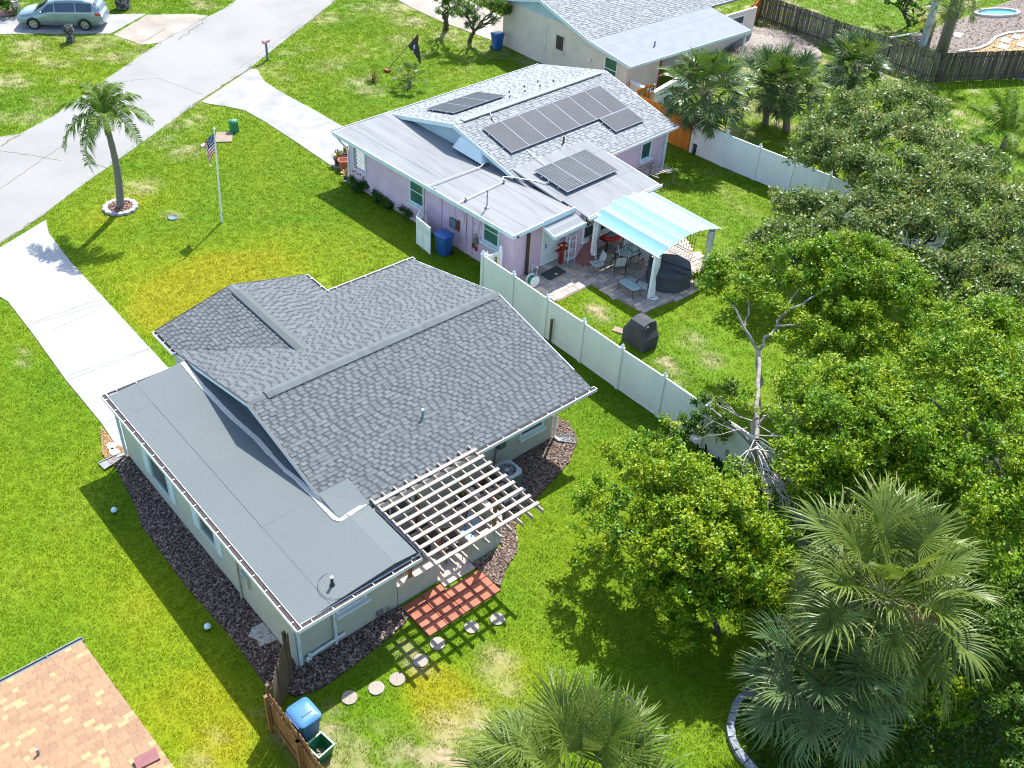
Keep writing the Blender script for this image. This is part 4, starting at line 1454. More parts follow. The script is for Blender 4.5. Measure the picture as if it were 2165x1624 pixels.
lanes = [(-.32, .62), (.58, 1.52), (1.48, 2.42), (2.38, 3.30)]
for i, (ba, bb) in enumerate(lanes):
    lowslab('roof_sheet', [(-.70, ba), (AB1 + .28, ba), (AB1 + .28, bb), (-.70, bb)], .006 * (i % 2) + .002 * i, M['pinkroll'])
lanes = [(7.70, 8.75), (8.70, 9.75), (9.70, 10.75), (10.70, 12.22)]
for i, (aa, ab) in enumerate(lanes):
    z0 = lambda a: zp(7.7) + .02 - (a - 7.7) * .105
    mb = MB()
    b0, b1 = 3.32, 8.25
    if ab > AB1 + .28:
        b0 = BS - .1
    dz = .006 * ((i + 1) % 2)
    top = [L(aa, b0, z0(aa) + dz), L(ab, b0, z0(ab) + dz), L(ab, b1, z0(ab) + dz), L(aa, b1, z0(aa) + dz)]
    mb.hexa([p - ZV * .09 for p in top] + top)
    mb.build('roof_sheet', M['pinkroll'], ph)
zB = lambda a: zp(7.7) + .02 - (a - 7.7) * .105
# fascias: pale aqua
mb = MB(); mb.beam(L(-.72, -.345, 2.42), L(AB1 + .3, -.345, 2.42), .045, .19); mb.build('fascia', M['fasciablue'], ph)
mb = MB(); mb.beam(L(AB1 + .305, -.32, 2.42), L(AB1 + .305, BS - .15, 2.42), .045, .18); mb.build('fascia', M['fasciablue'], ph)
mb = MB(); mb.beam(L(-.72, -.32, 2.42), L(-.72, 13.6, 2.40), .045, .16); mb.build('fascia', M['fasciablue'], ph)
mb = MB(); mb.beam(L(12.25, BS - .1, zB(12.2) - .06), L(12.25, 8.25, zB(12.2) - .06), .04, .15); mb.build('fascia', M['white'], ph)
mb = MB(); mb.beam(L(9.0, 8.27, zB(9) - .07), L(12.22, 8.27, zB(12.2) - .07), .03, .13); mb.build('fascia', M['white'], ph)
gutter(ph, L(12.40, BS - .1, zB(12.2) + .0), L(12.40, 8.3, zB(12.2) + .0), AV, w=.12, hang=1.6)
gutter(ph, L(9.09, 8.3, zp(8.95) - .01), L(9.09, 13.65, zp(8.95) - .01), AV, w=.12, hang=1.2)
gutter(ph, L(-.85, -.35, 2.52), L(-.85, 13.6, 2.50), -AV, w=.12, hang=1.2)

# box hung in the left gable, with conduit runs over the roof
mb = MB()
mb.hexa([L(4.3, 2.75, 2.72), L(6.3, 2.75, 2.62), L(6.3, 3.31, 2.62), L(4.3, 3.31, 2.72), L(4.6, 2.98, 3.3), L(6.0, 2.98, 3.05), L(6.0, 3.31, 3.05), L(4.6, 3.31, 3.3)])
mb.build('gable_duct_box', M['trimblue'], ph)


def conduit(pts, r=.022):
    mb = MB(); mb.tube(pts, r, 6); mb.build('conduit', M['white'], ph)


conduit([L(6.4, 2.8, zf(6, 2.8) + .15), L(6.4, 2.6, zf(6, 2.6) + .06), L(6.25, -.3, zf(6, -.3) + .06), L(6.25, -.40, 2.3)], .028)
conduit([L(9.6, 4.9, zB(9.6) + .09), L(9.55, 4.1, zB(9.5) + .08), L(9.35, 3.7, zB(9.4) + .08), L(8.1, 3.0, zf(8, 3) + .08), L(7.75, 2.7, zf(8, 2.7) + .08), L(8.05, 2.4, zf(8, 2) + .06), L(8.15, -.3, zf(8, -.3) + .06), L(8.15, -.40, 2.25), L(8.2, -.05, 1.9), L(8.2, -.04, 1.5)])
conduit([L(4.15, 5.2, ZRp + .06), L(4.6, 5.0, zp(4.6) + .08), L(5.0, 4.9, zp(5) + .1)], .018)
conduit([L(7.0, 4.9, zp(7) + .05), L(8.3, 4.8, zB(8.3) + .06)], .018)
for a, b, z in ((8.05, 2.45, zf(8, 2.4)), (8.15, .1, zf(8, .1)), (9.45, 3.85, zB(9.4)), (4.5, 5.05, zp(4.5))):
    mb = MB(); mb.lathe(L(a, b, z), [(.07, .01), (.06, .08), (.02, .12), (.02, .17)], 8); mb.build('pipe_mount', M['galv'], ph)
# service mast and vents
mb = MB(); mb.tube([L(9.15, .42, zf(9, .4)), L(9.15, .42, zf(9, .4) + .85)], .028, 7); mb.lathe(L(9.15, .42, zf(9, .4) + .52), [(.05, 0), (.05, .05)], 8); mb.lathe(L(9.15, .42, zf(9, .4)), [(.12, .005), (.05, .05)], 8)
mb.build('service_mast', M['galv'], ph)
mb = MB(); mb.lathe(L(7.35, 7.0, zp(7.35)), [(.07, 0), (.05, .05), (.045, .32)], 9); mb.build('vent_pipe', M['bronze'], ph)
for b in (7.2, 8.3, 9.4, 10.4):
    for a in (2.35, 3.05):
        mb = MB(); mb.lathe(L(a - (b - 7) * .03, b + (.4 if a > 3 else 0), zp(a)), [(.05, .01), (.035, .05), (.03, .1)], 6); mb.build('roof_mount', M['bronze'], ph)

# windows of the long wall, lattice opening, panels and pipes
nL = -BV
window(ph, L(5.05, 0, 1.62), AV, nL, 1.0, 1.25, M['trimblue'], M['glassgreen'], rows=2, ft=.07)
window(ph, L(9.93, 0, 1.82), AV, nL, .98, 1.2, M['trimblue'], M['glassgreen'], rows=2, ft=.07)
mb = MB()
for a, b, c, d in ((.34, 1.32, .94, 1.0), (.34, 1.32, 2.2, 2.26), (.34, .40, 1.0, 2.2), (1.26, 1.32, 1.0, 2.2)):
    lbox(mb, a, b, -.05, -.002, c, d)
lo_ = mb.build('lattice_opening', M['fasciablue'], ph)
lat = MB()
for k in range(-7, 10):
    for sg_ in (1, -1):
        a0, z0 = .40 + k * .15, 1.0
        pts = []
        for i in range(25):
            t = i / 24 * 1.2
            a = a0 + sg_ * t * .75 + (0 if sg_ > 0 else .05); z = z0 + t
            if .40 <= a <= 1.26 and z < 2.2:
                pts.append((a, z))
        if len(pts) > 1:
            off = .05 if sg_ > 0 else .058
            lat.beam(L(pts[0][0], off, pts[0][1]), L(pts[-1][0], off, pts[-1][1]), .008, .034)
lat.build('lattice', M['white'], lo_, kind='stuff')
mb = MB()
for i in range(5):
    lbox(mb, .2 + i * .2, .30 + i * .2, -.012, -.001, .70 + (i % 2) * .05, .78 + (i % 2) * .05)
mb.build('brick_vent', M['rust'], ph)
mb = MB()
mb.beam(L(-.66, -.28, 2.32), L(-.03, -.04, 1.75), .07, .055); mb.beam(L(-.02, -.04, 1.76), L(-.02, -.04, .14), .07, .055); mb.beam(L(-.02, -.05, .16), L(-.28, -.2, .05), .07, .055)
mb.build('downspout', M['white'], ph)
mb = MB(); lbox(mb, 7.38, 7.80, -.14, -.002, .98, 1.42); mb.build('electric_panel', M['slate'], ph)
mb = MB(); lbox(mb, 7.86, 7.94, -.1, -.002, .95, 1.46); mb.build('electric_panel', M['rust'], ph)
mb = MB(); mb.tube([L(8.35, -.04, 2.3), L(8.35, -.04, .05)], .035, 7); mb.build('conduit', M['pink'], ph)
mb = MB()
mb.tube([L(8.75, -.03, 2.15), L(8.78, -.03, .12)], .016, 6); mb.tube([L(8.9, -.03, 1.8), L(8.75, -.03, 1.5), L(9.05, -.03, 1.42), L(9.05, -.03, .5)], .018, 6)
mb.tube([L(9.25, -.03, 2.1), L(9.15, -.03, 1.6), L(9.3, -.03, 1.1)], .016, 6)
mb.tube([L(7.6, -.02, 2.3), L(7.65, -.02, 1.45)], .01, 5)
mb.build('conduit', M['pink'], ph)
mb = MB(); mb.lathe(L(9.02, -.09, 1.16), [(.085, 0), (.085, .12), (.05, .14)], 10); lbox(mb, 8.9, 9.15, -.1, -.002, .85, 1.12)
mb.build('electric_meter', M['galv'], ph)
mb = MB(); lbox(mb, 8.86, 8.98, -.13, -.06, .62, .80); lbox(mb, 9.05, 9.12, -.12, -.05, .52, .7); mb.build('gas_valve', M['rust'], ph)
mb = MB(); lbox(mb, 6.55, 6.62, -.36, -.24, 2.3, 2.62); mb.build('fascia_bracket', M['fasciablue'], ph)

# back: white door, dark pipe, small awning roof, a run of windows
nB = AV
mb = MB(); lbox(mb, AB1 + .001, AB1 + .04, 1.85, 2.75, .05, 2.05); do = mb.build('door', M['fasciablue'], ph)
mb = MB()
for z in (.95, 1.08):
    mb.lathe(L(AB1 + .07, 1.95, z), [(.03, -.03), (.035, 0), (.03, .03)], 8)
mb.build('handle', M['bronze'], do)
mb = MB(); lbox(mb, AB1 + .001, AB1 + .02, 1.75, 1.84, .03, 2.14); lbox(mb, AB1 + .001, AB1 + .02, 2.76, 2.85, .03, 2.14); lbox(mb, AB1 + .001, AB1 + .02, 1.845, 2.755, 2.06, 2.14)
mb.build('frame', M['white'], do)
mb = MB(); mb.beam(L(AB1 + .08, .82, 2.05), L(AB1 + .08, .82, .05), .12, .1); mb.build('dark_post', M['bronze'], ph)
mb = MB(); mb.beam(L(AB1 + .15, .9, 2.05), L(AB1 + .15, .9, .05), .035, .03); mb.build('post_edge', M['cap'], ph)
mb = MB()
at_, ab_ = [L(AB1 + .28, 1.45, 2.30), L(AB1 + .28, 3.32, 2.30)], [L(AB1 + 1.02, 1.45, 2.08), L(AB1 + 1.02, 3.32, 2.08)]
mb.hexa([ab_[0] - ZV * .1, ab_[1] - ZV * .1, at_[1] - ZV * .1, at_[0] - ZV * .1, ab_[0], ab_[1], at_[1], at_[0]])
aw = mb.build('awning', M['white'], ph)
for i in range(4):
    w0 = i / 4
    mb = MB()
    p = [at_[0].lerp(ab_[0], w0), at_[1].lerp(ab_[1], w0), at_[1].lerp(ab_[1], w0 + .27), at_[0].lerp(ab_[0], w0 + .27)]
    q = [v + ZV * (.012 + .008 * (1 if j > 1 else 0)) for j, v in enumerate(p)]
    mb.hexa([v + ZV * .002 for v in p] + q)
    mb.build('shingle', M['pale'][i], aw)
mb = MB(); mb.beam(L(AB1 + 1.03, 1.42, 2.05), L(AB1 + 1.03, 3.35, 2.05), .04, .17); mb.beam(L(AB1 + .3, 1.43, 2.22), L(AB1 + 1.0, 1.43, 2.02), .03, .16)
mb.build('fascia', M['fasciablue'], aw)
mb = MB(); lbox(mb, AB1 + .28, AB1 + .34, 1.45, 3.3, 2.31, 2.56); mb.build('fascia', M['fasciablue'], ph)
for i, b in enumerate((4.15, 5.18, 6.22, 7.25)):
    window(ph, L(AB2, b, 1.52), BV, nB, .95, 1.25, M['white'], M['glass'], rows=2, ft=.075, sill=True)
window(ph, L(8.75, 11.6, 1.62), BV, nB, .82, .95, M['trimblue'], M['glass'], rows=1, ft=.08)
mb = MB(); lbox(mb, 8.76, 8.83, 13.08, 13.22, .02, 2.38); mb.beam(L(8.83, 13.15, .1), L(9.3, 13.35, .05), .1, .05); mb.build('downspout', M['fasciablue'], ph)
mb = MB(); mb.lathe(L(8.9, 13.4, 2.2), [(.05, 0), (.07, .1), (.03, .14)], 8); mb.lathe(L(AB1 + .33, -.1, 2.32), [(.05, 0), (.06, .08)], 8); mb.build('floodlight', M['black'], ph, kind='stuff')

# ------------------------------------------------------------------ solar arrays
def solar(label, corners, nx, ny, horiz, cells, ticks=False):
    """corners: the four corners of the array on the roof, first edge along the eave direction"""
    p00, p10, p11, p01 = [V3(c) for c in corners]
    th_ = thing('solar_array', label, 'solar panels', tuple((p00 + p11) / 2 - ZV * .1), 'solar arrays on the pink house roof')
    eu, ev = (p10 - p00) / nx, (p01 - p00) / ny
    n = eu.cross(ev).normalized()
    if n.z < 0:
        n = -n
    for i in range(nx):
        for j in range(ny):
            c = p00 + eu * (i + .5) + ev * (j + .5)
            u, v = eu * .494, ev * .494
            mb = MB()
            mb.obox(c, u, v, n * .016)
            pn = mb.build('panel', M['solar'], th_)
            fr = MB()
            uw, vw = eu.normalized() * .011, ev.normalized() * .011
            for s in (-1, 1):
                fr.obox(c + u * s, uw, v + vw, n * .02)
                fr.obox(c + v * s, u - uw, vw, n * .02)
            fr.build('frame', M['solarline'], pn)
            cu, cv = cells
            g = MB()
            for a in range(1, cu):
                g.obox(c + u * (-1 + 2 * a / cu) + n * .0165, eu.normalized() * .004, v * .97, n * .001)
            for b in range(1, cv):
                g.obox(c + v * (-1 + 2 * b / cv) + n * .0172, u * .97, ev.normalized() * .004, n * .001)
            g.build('cell_line', M['celltick'], pn, kind='stuff')
            if ticks:
                k = MB()
                for a in range(cu):
                    for b in range(cv * 2):
                        q = c + u * (-1 + 2 * (a + .5) / cu) + v * (-1 + 2 * (b + .5) / (cv * 2)) + n * .0185
                        k.obox(q, u * (.34 / cu), ev.normalized() * .009, n * .001)
                k.build('cell_ribbon', M['solarline'], pn, kind='stuff')
    rl = MB()
    for t in (.25, .75):
        for j in range(ny):
            a = p00 + ev * (j + t) - eu * .06; b = a + eu * (nx + .12)
            rl.beam(a - n * .045, b - n * .045, .04, .04)
    rl.build('rail', M['solarline'], th_)
    ft = MB()
    for t in (.25, .75):
        for i in range(nx + 1):
            q = p00 + ev * (t if ny == 1 else ny * t) + eu * i * .98 - n * .1
            ft.lathe(q, [(.03, -.02), (.025, .06)], 6)
    ft.build('foot', M['galv'], th_, kind='stuff')
    return th_


hA = .11
aTop, aBot = 4.55, 7.22


def onp(a, b, h=hA):
    return L(a, b, zp(a) + h)


# long row of eight portrait panels (rear slope)
c00, c10, c11, c01 = onp(aBot, 4.62), onp(aBot, 12.55), onp(aTop, 12.55), onp(aTop, 4.55)
pA0, pA1, pA2, pA3 = [V3(at(u, v, z)) for (u, v, z) in ((1020.7, 269.8, zp(4.45) + .12), (1269, 180.9, zp(4.45) + .12), (1327.5, 229, zp(7.0) + .12), (1079, 323, zp(7.0) + .12))]


def fit(a0, a1, b0, b1, h=hA, zfun=None):
    zz = zfun or (lambda a, b: zp(a))
    return [L(a1, b0, zz(a1, b0) + h), L(a1, b1, zz(a1, b1) + h), L(a0, b1, zz(a0, b1) + h), L(a0, b0, zz(a0, b0) + h)]


def inv(p):
    d = V3(p) - Vector((PO[0], PO[1], 0))
    return d.dot(AV), d.dot(BV)


def roofhit(u, v, zfun, h):
    z = 3.0
    for _ in range(12):
        a, b = inv(at(u, v, z)); z = zfun(a, b) + h
    return a, b


zA = lambda a, b: zp(a)
zBk = lambda a, b: zB(a)
q = [roofhit(u, v, zA, hA) for u, v in ((1020.7, 269.8), (1269, 180.9), (1327.5, 229), (1079, 323), (1360.8, 254), (1302, 279), (903.6, 229.8), (1010, 193.6), (1067, 202.6), (958.5, 239.6))]
qc = [roofhit(u, v, zBk, hA) for u, v in ((1129.8, 359.4), (1241.3, 317.5), (1306.6, 363), (1195.7, 408.7))]
print('solar', [tuple(round(c, 2) for c in p) for p in q + qc])
a0, a1 = (q[0][0] + q[1][0]) / 2, (q[2][0] + q[3][0]) / 2
b0, b1 = (q[0][1] + q[3][1]) / 2, (q[1][1] + q[2][1]) / 2
solar('long row of seven grey solar panels just behind the pink house ridge', fit(a0, a1, b0, b1), 7, 1, True, (6, 12))
solar('single solar panel set crosswise at the right end of the long row', fit(a1 + .02, q[5][0], q[5][1], q[4][1]), 1, 1, True, (10, 6))
solar('three dark green glossy solar panels on the street side of the pink house roof', fit((q[2 + 5][0] + q[6][0]) / 2, (q[8][0] + q[9][0]) / 2, (q[6][1] + q[9][1]) / 2, (q[7][1] + q[8][1]) / 2), 3, 1, True, (6, 10))
solar('three solar panels with bright tick marks on the low back roof of the pink house', fit((qc[0][0] + qc[1][0]) / 2, (qc[2][0] + qc[3][0]) / 2, (qc[0][1] + qc[3][1]) / 2, (qc[1][1] + qc[2][1]) / 2, hA + .04, zBk), 3, 1, True, (6, 10), True)

# ------------------------------------------------------------------ cream house at the top
FO = (43.0, -49.5, 0)
fh = thing('cream_house', 'cream walled house with white shingled roof and low carport roof, behind the pink house', 'house', FO)
FY0 = -42.1
fx = lambda a: 47.6 - a
mb = MB()
mb.box(36.75, 47.6, FY0 - .15, FY0, 0, 2.3)
mb.box(47.45, 47.6, -56.5, FY0 - .15, 0, 2.35)
mb.box(36.75, 36.9, -45.0, FY0 - .15, 0, 2.25)
mb.box(38.9, 39.05, -56.5, -45, 0, 2.3)
mb.box(36.9, 38.9, -45.15, -45.0, 0, 2.25)
mb.add([(36.8, FY0 - .01, 2.25), (47.6, FY0 - .01, 2.3), (47.55, FY0 - .01, 2.85), (44.0, FY0 - .01, 3.78), (39.6, FY0 - .01, 2.83), (36.8, FY0 - .01, 2.3),
        (36.8, FY0 - .14, 2.25), (47.6, FY0 - .14, 2.3), (47.55, FY0 - .14, 2.85), (44.0, FY0 - .14, 3.78), (39.6, FY0 - .14, 2.83), (36.8, FY0 - .14, 2.3)], [(0, 5, 4, 3, 2, 1), (6, 7, 8, 9, 10, 11)])
mb.build('wall', M['beige'], fh)
mb = MB()
mb.add([(40.4, FY0 + .012, 2.95), (47.5, FY0 + .012, 2.86), (44.0, FY0 + .012, 3.78)], [(0, 2, 1)])
mb.build('gable_siding', M['paleaqua'], fh)
FE = -41.72
zfar = lambda x: 3.95 - abs(x - 44.0) * .255
for (xa, wv) in ((39.6, 1), (48.1, -1)):
    mb = MB()
    za = zfar(xa)
    mb.hexa([(xa, -57, za - .1), (44.0, -57, 3.85), (44.0, FE, 3.85), (xa, FE, za - .1), (xa, -57, za), (44.0, -57, 3.95), (44.0, FE, 3.95), (xa, FE, za)])
    mb.build('roof_deck', M['paledeck'], fh)
    ln = math.hypot(44.0 - xa, 3.95 - za)
    shingles(fh, (xa, FE, za + .004), (0, -1, 0), (44.0 - xa, 0, 3.95 - za), 15.2, ln, lambda s, t: True, M['pale'], 0, exp=.17, widths=[.3, .4, .5, .6], seed=21, th=.02)
zc = lambda x: zfar(39.6) - (39.6 - x) * .128
xs = [39.75, 38.6, 37.4, 36.25]
for i in range(3):
    mb = MB()
    y0, y1 = FE, -52.45
    dz = .006 * ((i + 1) % 2)
    top = [(xs[i + 1], y1, zc(xs[i + 1]) + dz), (xs[i] + .05, y1 - (2.6 if i == 0 else 1.4 if i == 1 else .3) * 0, zc(xs[i] + .05) + dz), (xs[i] + .05, y0, zc(xs[i] + .05) + dz), (xs[i + 1], y0, zc(xs[i + 1]) + dz)]
    mb.hexa([(p[0], p[1], p[2] - .08) for p in top] + top)
    mb.build('roof_sheet', M['farroll'], fh)
mb = MB()
mb.beam((44, FE + .015, 3.86), (39.65, FE + .015, zfar(39.65) - .09), .03, .2)
mb.beam((39.65, FE + .015, zfar(39.65) - .09), (36.25, FE + .015, zc(36.25) - .08), .029, .19)
mb.beam((44, FE + .015, 3.858), (48.1, FE + .015, zfar(48.1) - .09), .029, .2)
mb.build('rake_board', M['trimblue'], fh)
mb = MB(); mb.beam((36.24, FE, zc(36.25) - .08), (36.24, -52.45, zc(36.25) - .08), .04, .16); mb.build('fascia', M['trimblue'], fh)
mb = MB(); mb.beam((36.25, -52.47, zc(36.25) - .08), (39.75, -52.47, zc(39.75) - .08), .03, .14); mb.build('fascia', M['rust'], fh)
window(fh, (42.35, FY0, 1.75), (1, 0, 0), Y1, .75, .95, M['beige'], M['bronze'], rows=1, ft=.05)
window(fh, (38.05, FY0, 1.55), (1, 0, 0), Y1, 1.05, 1.35, M['white'], M['glassgreen'], rows=2, ft=.07)
mb = MB(); mb.lathe((39.75, FY0 + .08, 1.55), [(.1, 0), (.12, .06), (.06, .12)], 10); mb.tube([(43.6, FY0 + .03, 2.5), (43.6, FY0 + .03, .6)], .02, 6)
mb.build('wall_lamp', M['white'], fh)
mb = MB(); mb.lathe((37.4, -44.9, zc(37.4)), [(.05, 0), (.04, .3)], 8); mb.build('vent_pipe', M['slate'], fh)
for y in (-46.2, -49.0, -51.2):
    window(fh, (38.9, y, 1.45), (0, 1, 0), (-1, 0, 0), 1.1, 1.2, M['white'], M['glass'], rows=2, ft=.07)
for y in (-44.5, -48.2, -52.2):
    mb = MB(); mb.box(36.35, 36.45, y - .05, y + .05, 0, zc(36.4) - .085); mb.build('post', M['rust'] if y > -45 else M['white'], fh)
window(fh, (38.9, -54.6, 1.5), (0, 1, 0), (-1, 0, 0), 1.3, 1.1, M['white'], M['glass'], rows=2, ft=.07)
# white yard wall beside the carport
yw = thing('yard_wall', 'white capped low yard wall beside the carport of the cream house', 'wall', (35.4, -43.0, 0))
mb = MB(); mb.beam((36.7, -42.45, .6), (34.75, -42.2, .6), .15, 1.2); mb.build('wall_panel', M['beige'], yw)
mb = MB(); mb.beam((34.75, -42.28, .62), (35.6, -46.2, .62), .15, 1.24); mb.build('wall_panel', M['vinyl'], yw)
mb = MB(); mb.beam((34.74, -42.2, 1.3), (35.6, -46.2, 1.3), .24, .1); mb.build('wall_cap', M['white'], yw)
mb = MB(); mb.beam((36.7, -42.46, 1.26), (34.9, -42.2, 1.26), .23, .1); mb.build('wall_cap', M['white'], yw)

# ------------------------------------------------------------------ tan shingled house, lower left
th2 = thing('tan_house', 'house with tan and orange shingled roof cut off by the lower left corner', 'house', (14, 0.5, 0))
TX, TY, TZ = 17.72, -2.80, 2.5
TPx, TP = 11.2, .26
tz = lambda x: TZ + (TX - x) * TP
mb = MB()
mb.hexa([(TX, 8, TZ - .1), (TPx, 8, tz(TPx) - .1), (TPx, TY, tz(TPx) - .1), (TX, TY, TZ - .1), (TX, 8, TZ), (TPx, 8, tz(TPx)), (TPx, TY, tz(TPx)), (TX, TY, TZ)])
mb.hexa([(TPx, 8, tz(TPx) - .1), (4.7, 8, TZ - .1), (4.7, TY, TZ - .1), (TPx, TY, tz(TPx) - .1), (TPx, 8, tz(TPx)), (4.7, 8, TZ), (4.7, TY, TZ), (TPx, TY, tz(TPx))])
mb.build('roof_deck', M['tandeck'], th2)
ln = math.hypot(TX - TPx, tz(TPx) - TZ)
shingles(th2, (TX, TY, TZ + .004), (0, 1, 0), (TPx - TX, 0, tz(TPx) - TZ), 7.0, ln, lambda s, t: True, M['tan'], 300, exp=.15, widths=[.14, .18, .22, .26], seed=31, th=.012, slots=False,
         keep=lambda w: True)
mb = MB(); mb.box(5.2, 17.3, -2.5, 8, 0, 2.42); mb.build('wall', M['beige'], th2)
gutter(th2, (TX + .13, TY - .05, TZ + .0), (TX + .13, 6, TZ + .0), (1, 0, 0), w=.13, hang=1.55, rim=M['galv'], inner=M['slate'])
pv = at(80, 1590, 3.35)
mb = MB(); mb.lathe((pv[0], pv[1], tz(pv[0]) - .02), [(.06, 0), (.035, .05), (.035, .22)], 9); mb.build('vent_pipe', M['galv'], th2)
p0, p1 = at(290, 1628, 3.6), at(338, 1605, 3.6)
mb = MB(); mb.beam((p0[0], p0[1], tz(p0[0]) + .06), (p1[0], p1[1], tz(p1[0]) + .06), .3, .08); mb.build('ridge_vent', M['maroon'], th2)

# ------------------------------------------------------------------ fences
def vinyl_fence(label, pts, h=1.83, group=None):
    o0 = (pts[0][0], pts[0][1], 0)
    f = thing('vinyl_fence', label, 'fence', o0, group)
    pm = MB(); pm.box(-.064, .064, -.064, .064, 0, h + .04)
    pmesh = pm.mesh('post', M['vinyl'])
    cmb = MB()
    cmb.box(-.075, .075, -.075, .075, 0, .03)
    cmb.lathe((0, 0, .03), [(.045, 0), (.05, .03), (.085, .08), (.06, .13), (.02, .17), (.012, .21), (0, .225)], 4, rot=math.pi / 4, smooth=False)
    cmesh = cmb.mesh('cap', M['vinyl'])
    for i, p in enumerate(pts):
        d = V3((*pts[min(i + 1, len(pts) - 1)], 0)) - V3((*pts[max(i - 1, 0)], 0))
        a = math.atan2(d.y, d.x)
        o = piece('post', pmesh, f, (p[0] - o0[0], p[1] - o0[1], 0), Matrix.Rotation(a, 3, 'Z'))
        piece('cap', cmesh, o, (0, 0, h + .04))
    for p, q in zip(pts[:-1], pts[1:]):
        P, Q = V3((*p, 0)), V3((*q, 0))
        d = (Q - P).normalized(); s = ZV.cross(d)
        a, b = P + d * .066, Q - d * .066
        mb = MB()
        ln = (b - a).length; k = max(1, int(round(ln / .3)))
        for i in range(k):     # tongue and groove boards, edge to edge
            e = a + d * (ln * i / k); g = a + d * (ln * (i + 1) / k - .004)
            mb.beam(e + ZV * (h / 2 + .02), g + ZV * (h / 2 + .02), .022, h - .10)
        mb.build('panel', M['vinyl'], f)
        mb = MB()
        mb.beam(a + ZV * (h - .02), b + ZV * (h - .02), .05, .07)
        mb.build('rail', M['vinyl'], f)
        mb = MB()
        mb.beam(a + ZV * .06, b + ZV * .06, .05, .09)
        mb.build('rail', M['vinyl'], f)
    return f


xs_ = [26.5, 24.62, 22.62, 20.60, 18.58, 16.52, 14.5, 12.5, 10.5, 8.5]
vinyl_fence('long white vinyl fence with pointed post caps between the grey and pink houses', [(x, -22.95 - (.02 if i % 2 else 0)) for i, x in enumerate(xs_)])
vinyl_fence('short white vinyl gate return joining the long fence to the pink house corner', [(26.62, -23.25), (26.62, -24.0)], 1.6)
vinyl_fence('white vinyl fence at the back right of the pink house under the fan palm', [(30.2, -40.45), (28.15, -40.55), (26.2, -40.75), (24.25, -40.98), (22.25, -41.15), (20.25, -41.3), (18.2, -41.45), (16.2, -41.6)], 1.78)


def picket_fence(name, label, pts, h, w, m, gap=.012, style='flat', seed=0, group=None, rails=True, rail_side=1, tilt=0, hvar=.02, railm=None):
    o0 = (pts[0][0], pts[0][1], 0)
    f = thing(name, label, 'fence', o0, group)
    r = random.Random(seed)
    meshes = []
    for k in range(3):
        mb = MB()
        hh = h + r.uniform(-hvar, hvar)
        if style == 'dog':
            prof = [(-w / 2, 0), (w / 2, 0), (w / 2, hh - .05), (w / 2 - .04, hh), (-w / 2 + .04, hh), (-w / 2, hh - .05)]
        else:
            prof = [(-w / 2, 0), (w / 2, 0), (w / 2, hh), (-w / 2, hh)]
        n = len(prof)
        mb.add([(x, -.009, z) for x, z in prof] + [(x, .009, z) for x, z in prof], [tuple(range(n)), tuple(range(2 * n - 1, n - 1, -1))] + [(i, i + n, (i + 1) % n + n, (i + 1) % n) for i in range(n)])
        meshes.append(mb.mesh('picket', m))
    for p, q in zip(pts[:-1], pts[1:]):
        P, Q = V3((*p, 0)), V3((*q, 0))
        d = (Q - P); ln = d.length; d.normalize()
        a = math.atan2(d.y, d.x); s = ZV.cross(d) * rail_side
        k = int(ln / (w + gap))
        for i in range(k):
            c = P + d * ((i + .5) * ln / k)
            rot = Matrix.Rotation(a, 3, 'Z') @ Matrix.Rotation(r.uniform(-.012, .012) + tilt, 3, 'X') @ Matrix.Rotation(r.uniform(-.008, .008), 3, 'Y')
            piece('picket', meshes[r.randrange(3)], f, (c.x - o0[0], c.y - o0[1], r.uniform(.0, .03)), rot)
        if rails:
            for z in (.35, h - .3):
                mb = MB(); mb.beam(P + s * .035 + ZV * z, Q + s * .035 + ZV * z, .045, .09); mb.build('rail', railm or m, f)
            n = max(2, int(ln / 2.4) + 1)
            for i in range(n):
                c = P + d * (ln * i / (n - 1)) + s * .11
                mb = MB(); mb.box(c.x - .045, c.x + .045, c.y - .045, c.y + .045, 0, h - .05); mb.build('post', railm or m, f)
    return f


picket_fence('board_fence', 'tall weathered brown board fence along the back of the cream house yard', [(41.5, -60.3), (34.6, -60.35), (27.9, -60.9)], 1.85, .14, M['oldwood'], gap=.02, seed=4, rail_side=-1, hvar=.05)
picket_fence('board_fence', 'weathered board fence with colour darkened for shade at the right edge, below the stone path', [(27.75, -61.05), (25.2, -65.8), (23.1, -70.5)], 1.85, .15, M['shadewood'], gap=.015, seed=5, rail_side=1, hvar=.04)
picket_fence('wooden_fence', 'orange stained board fence running back from the pink house to the white fence', [(34.7, -40.3), (32.5, -40.4), (30.35, -40.42)], 1.8, .14, M['orange'], gap=.006, style='dog', seed=6)
picket_fence('wooden_fence', 'short orange stained fence standing against the white yard wall', [(35.0, -42.35), (34.75, -40.6)], 1.75, .14, M['orange'], gap=.006, style='dog', seed=7, rail_side=1, railm=M['galv'])
picket_fence('wooden_fence', 'orange stained fence at the far top beside the weathered brown one', [(39.9, -57.0), (41.4, -60.2)], 1.8, .16, M['orange'], gap=.006, seed=8, rail_side=-1)
picket_fence('wooden_fence', 'brown dog eared picket fence beside the blue bin near the bottom', [(14.15, -5.83), (12.6, -5.79), (9.6, -5.73)], 1.62, .14, M['cedar'], gap=.004, style='dog', seed=9, rail_side=-1)
gt = picket_fence('wooden_gate', 'shaded grey brown wooden gate standing ajar at the grey house corner', [(15.42, -7.12), (14.3, -5.98)], 1.68, .13, M['gatewood'], gap=.003, style='dog', seed=10, rail_side=-1)
gt['category'] = 'gate'
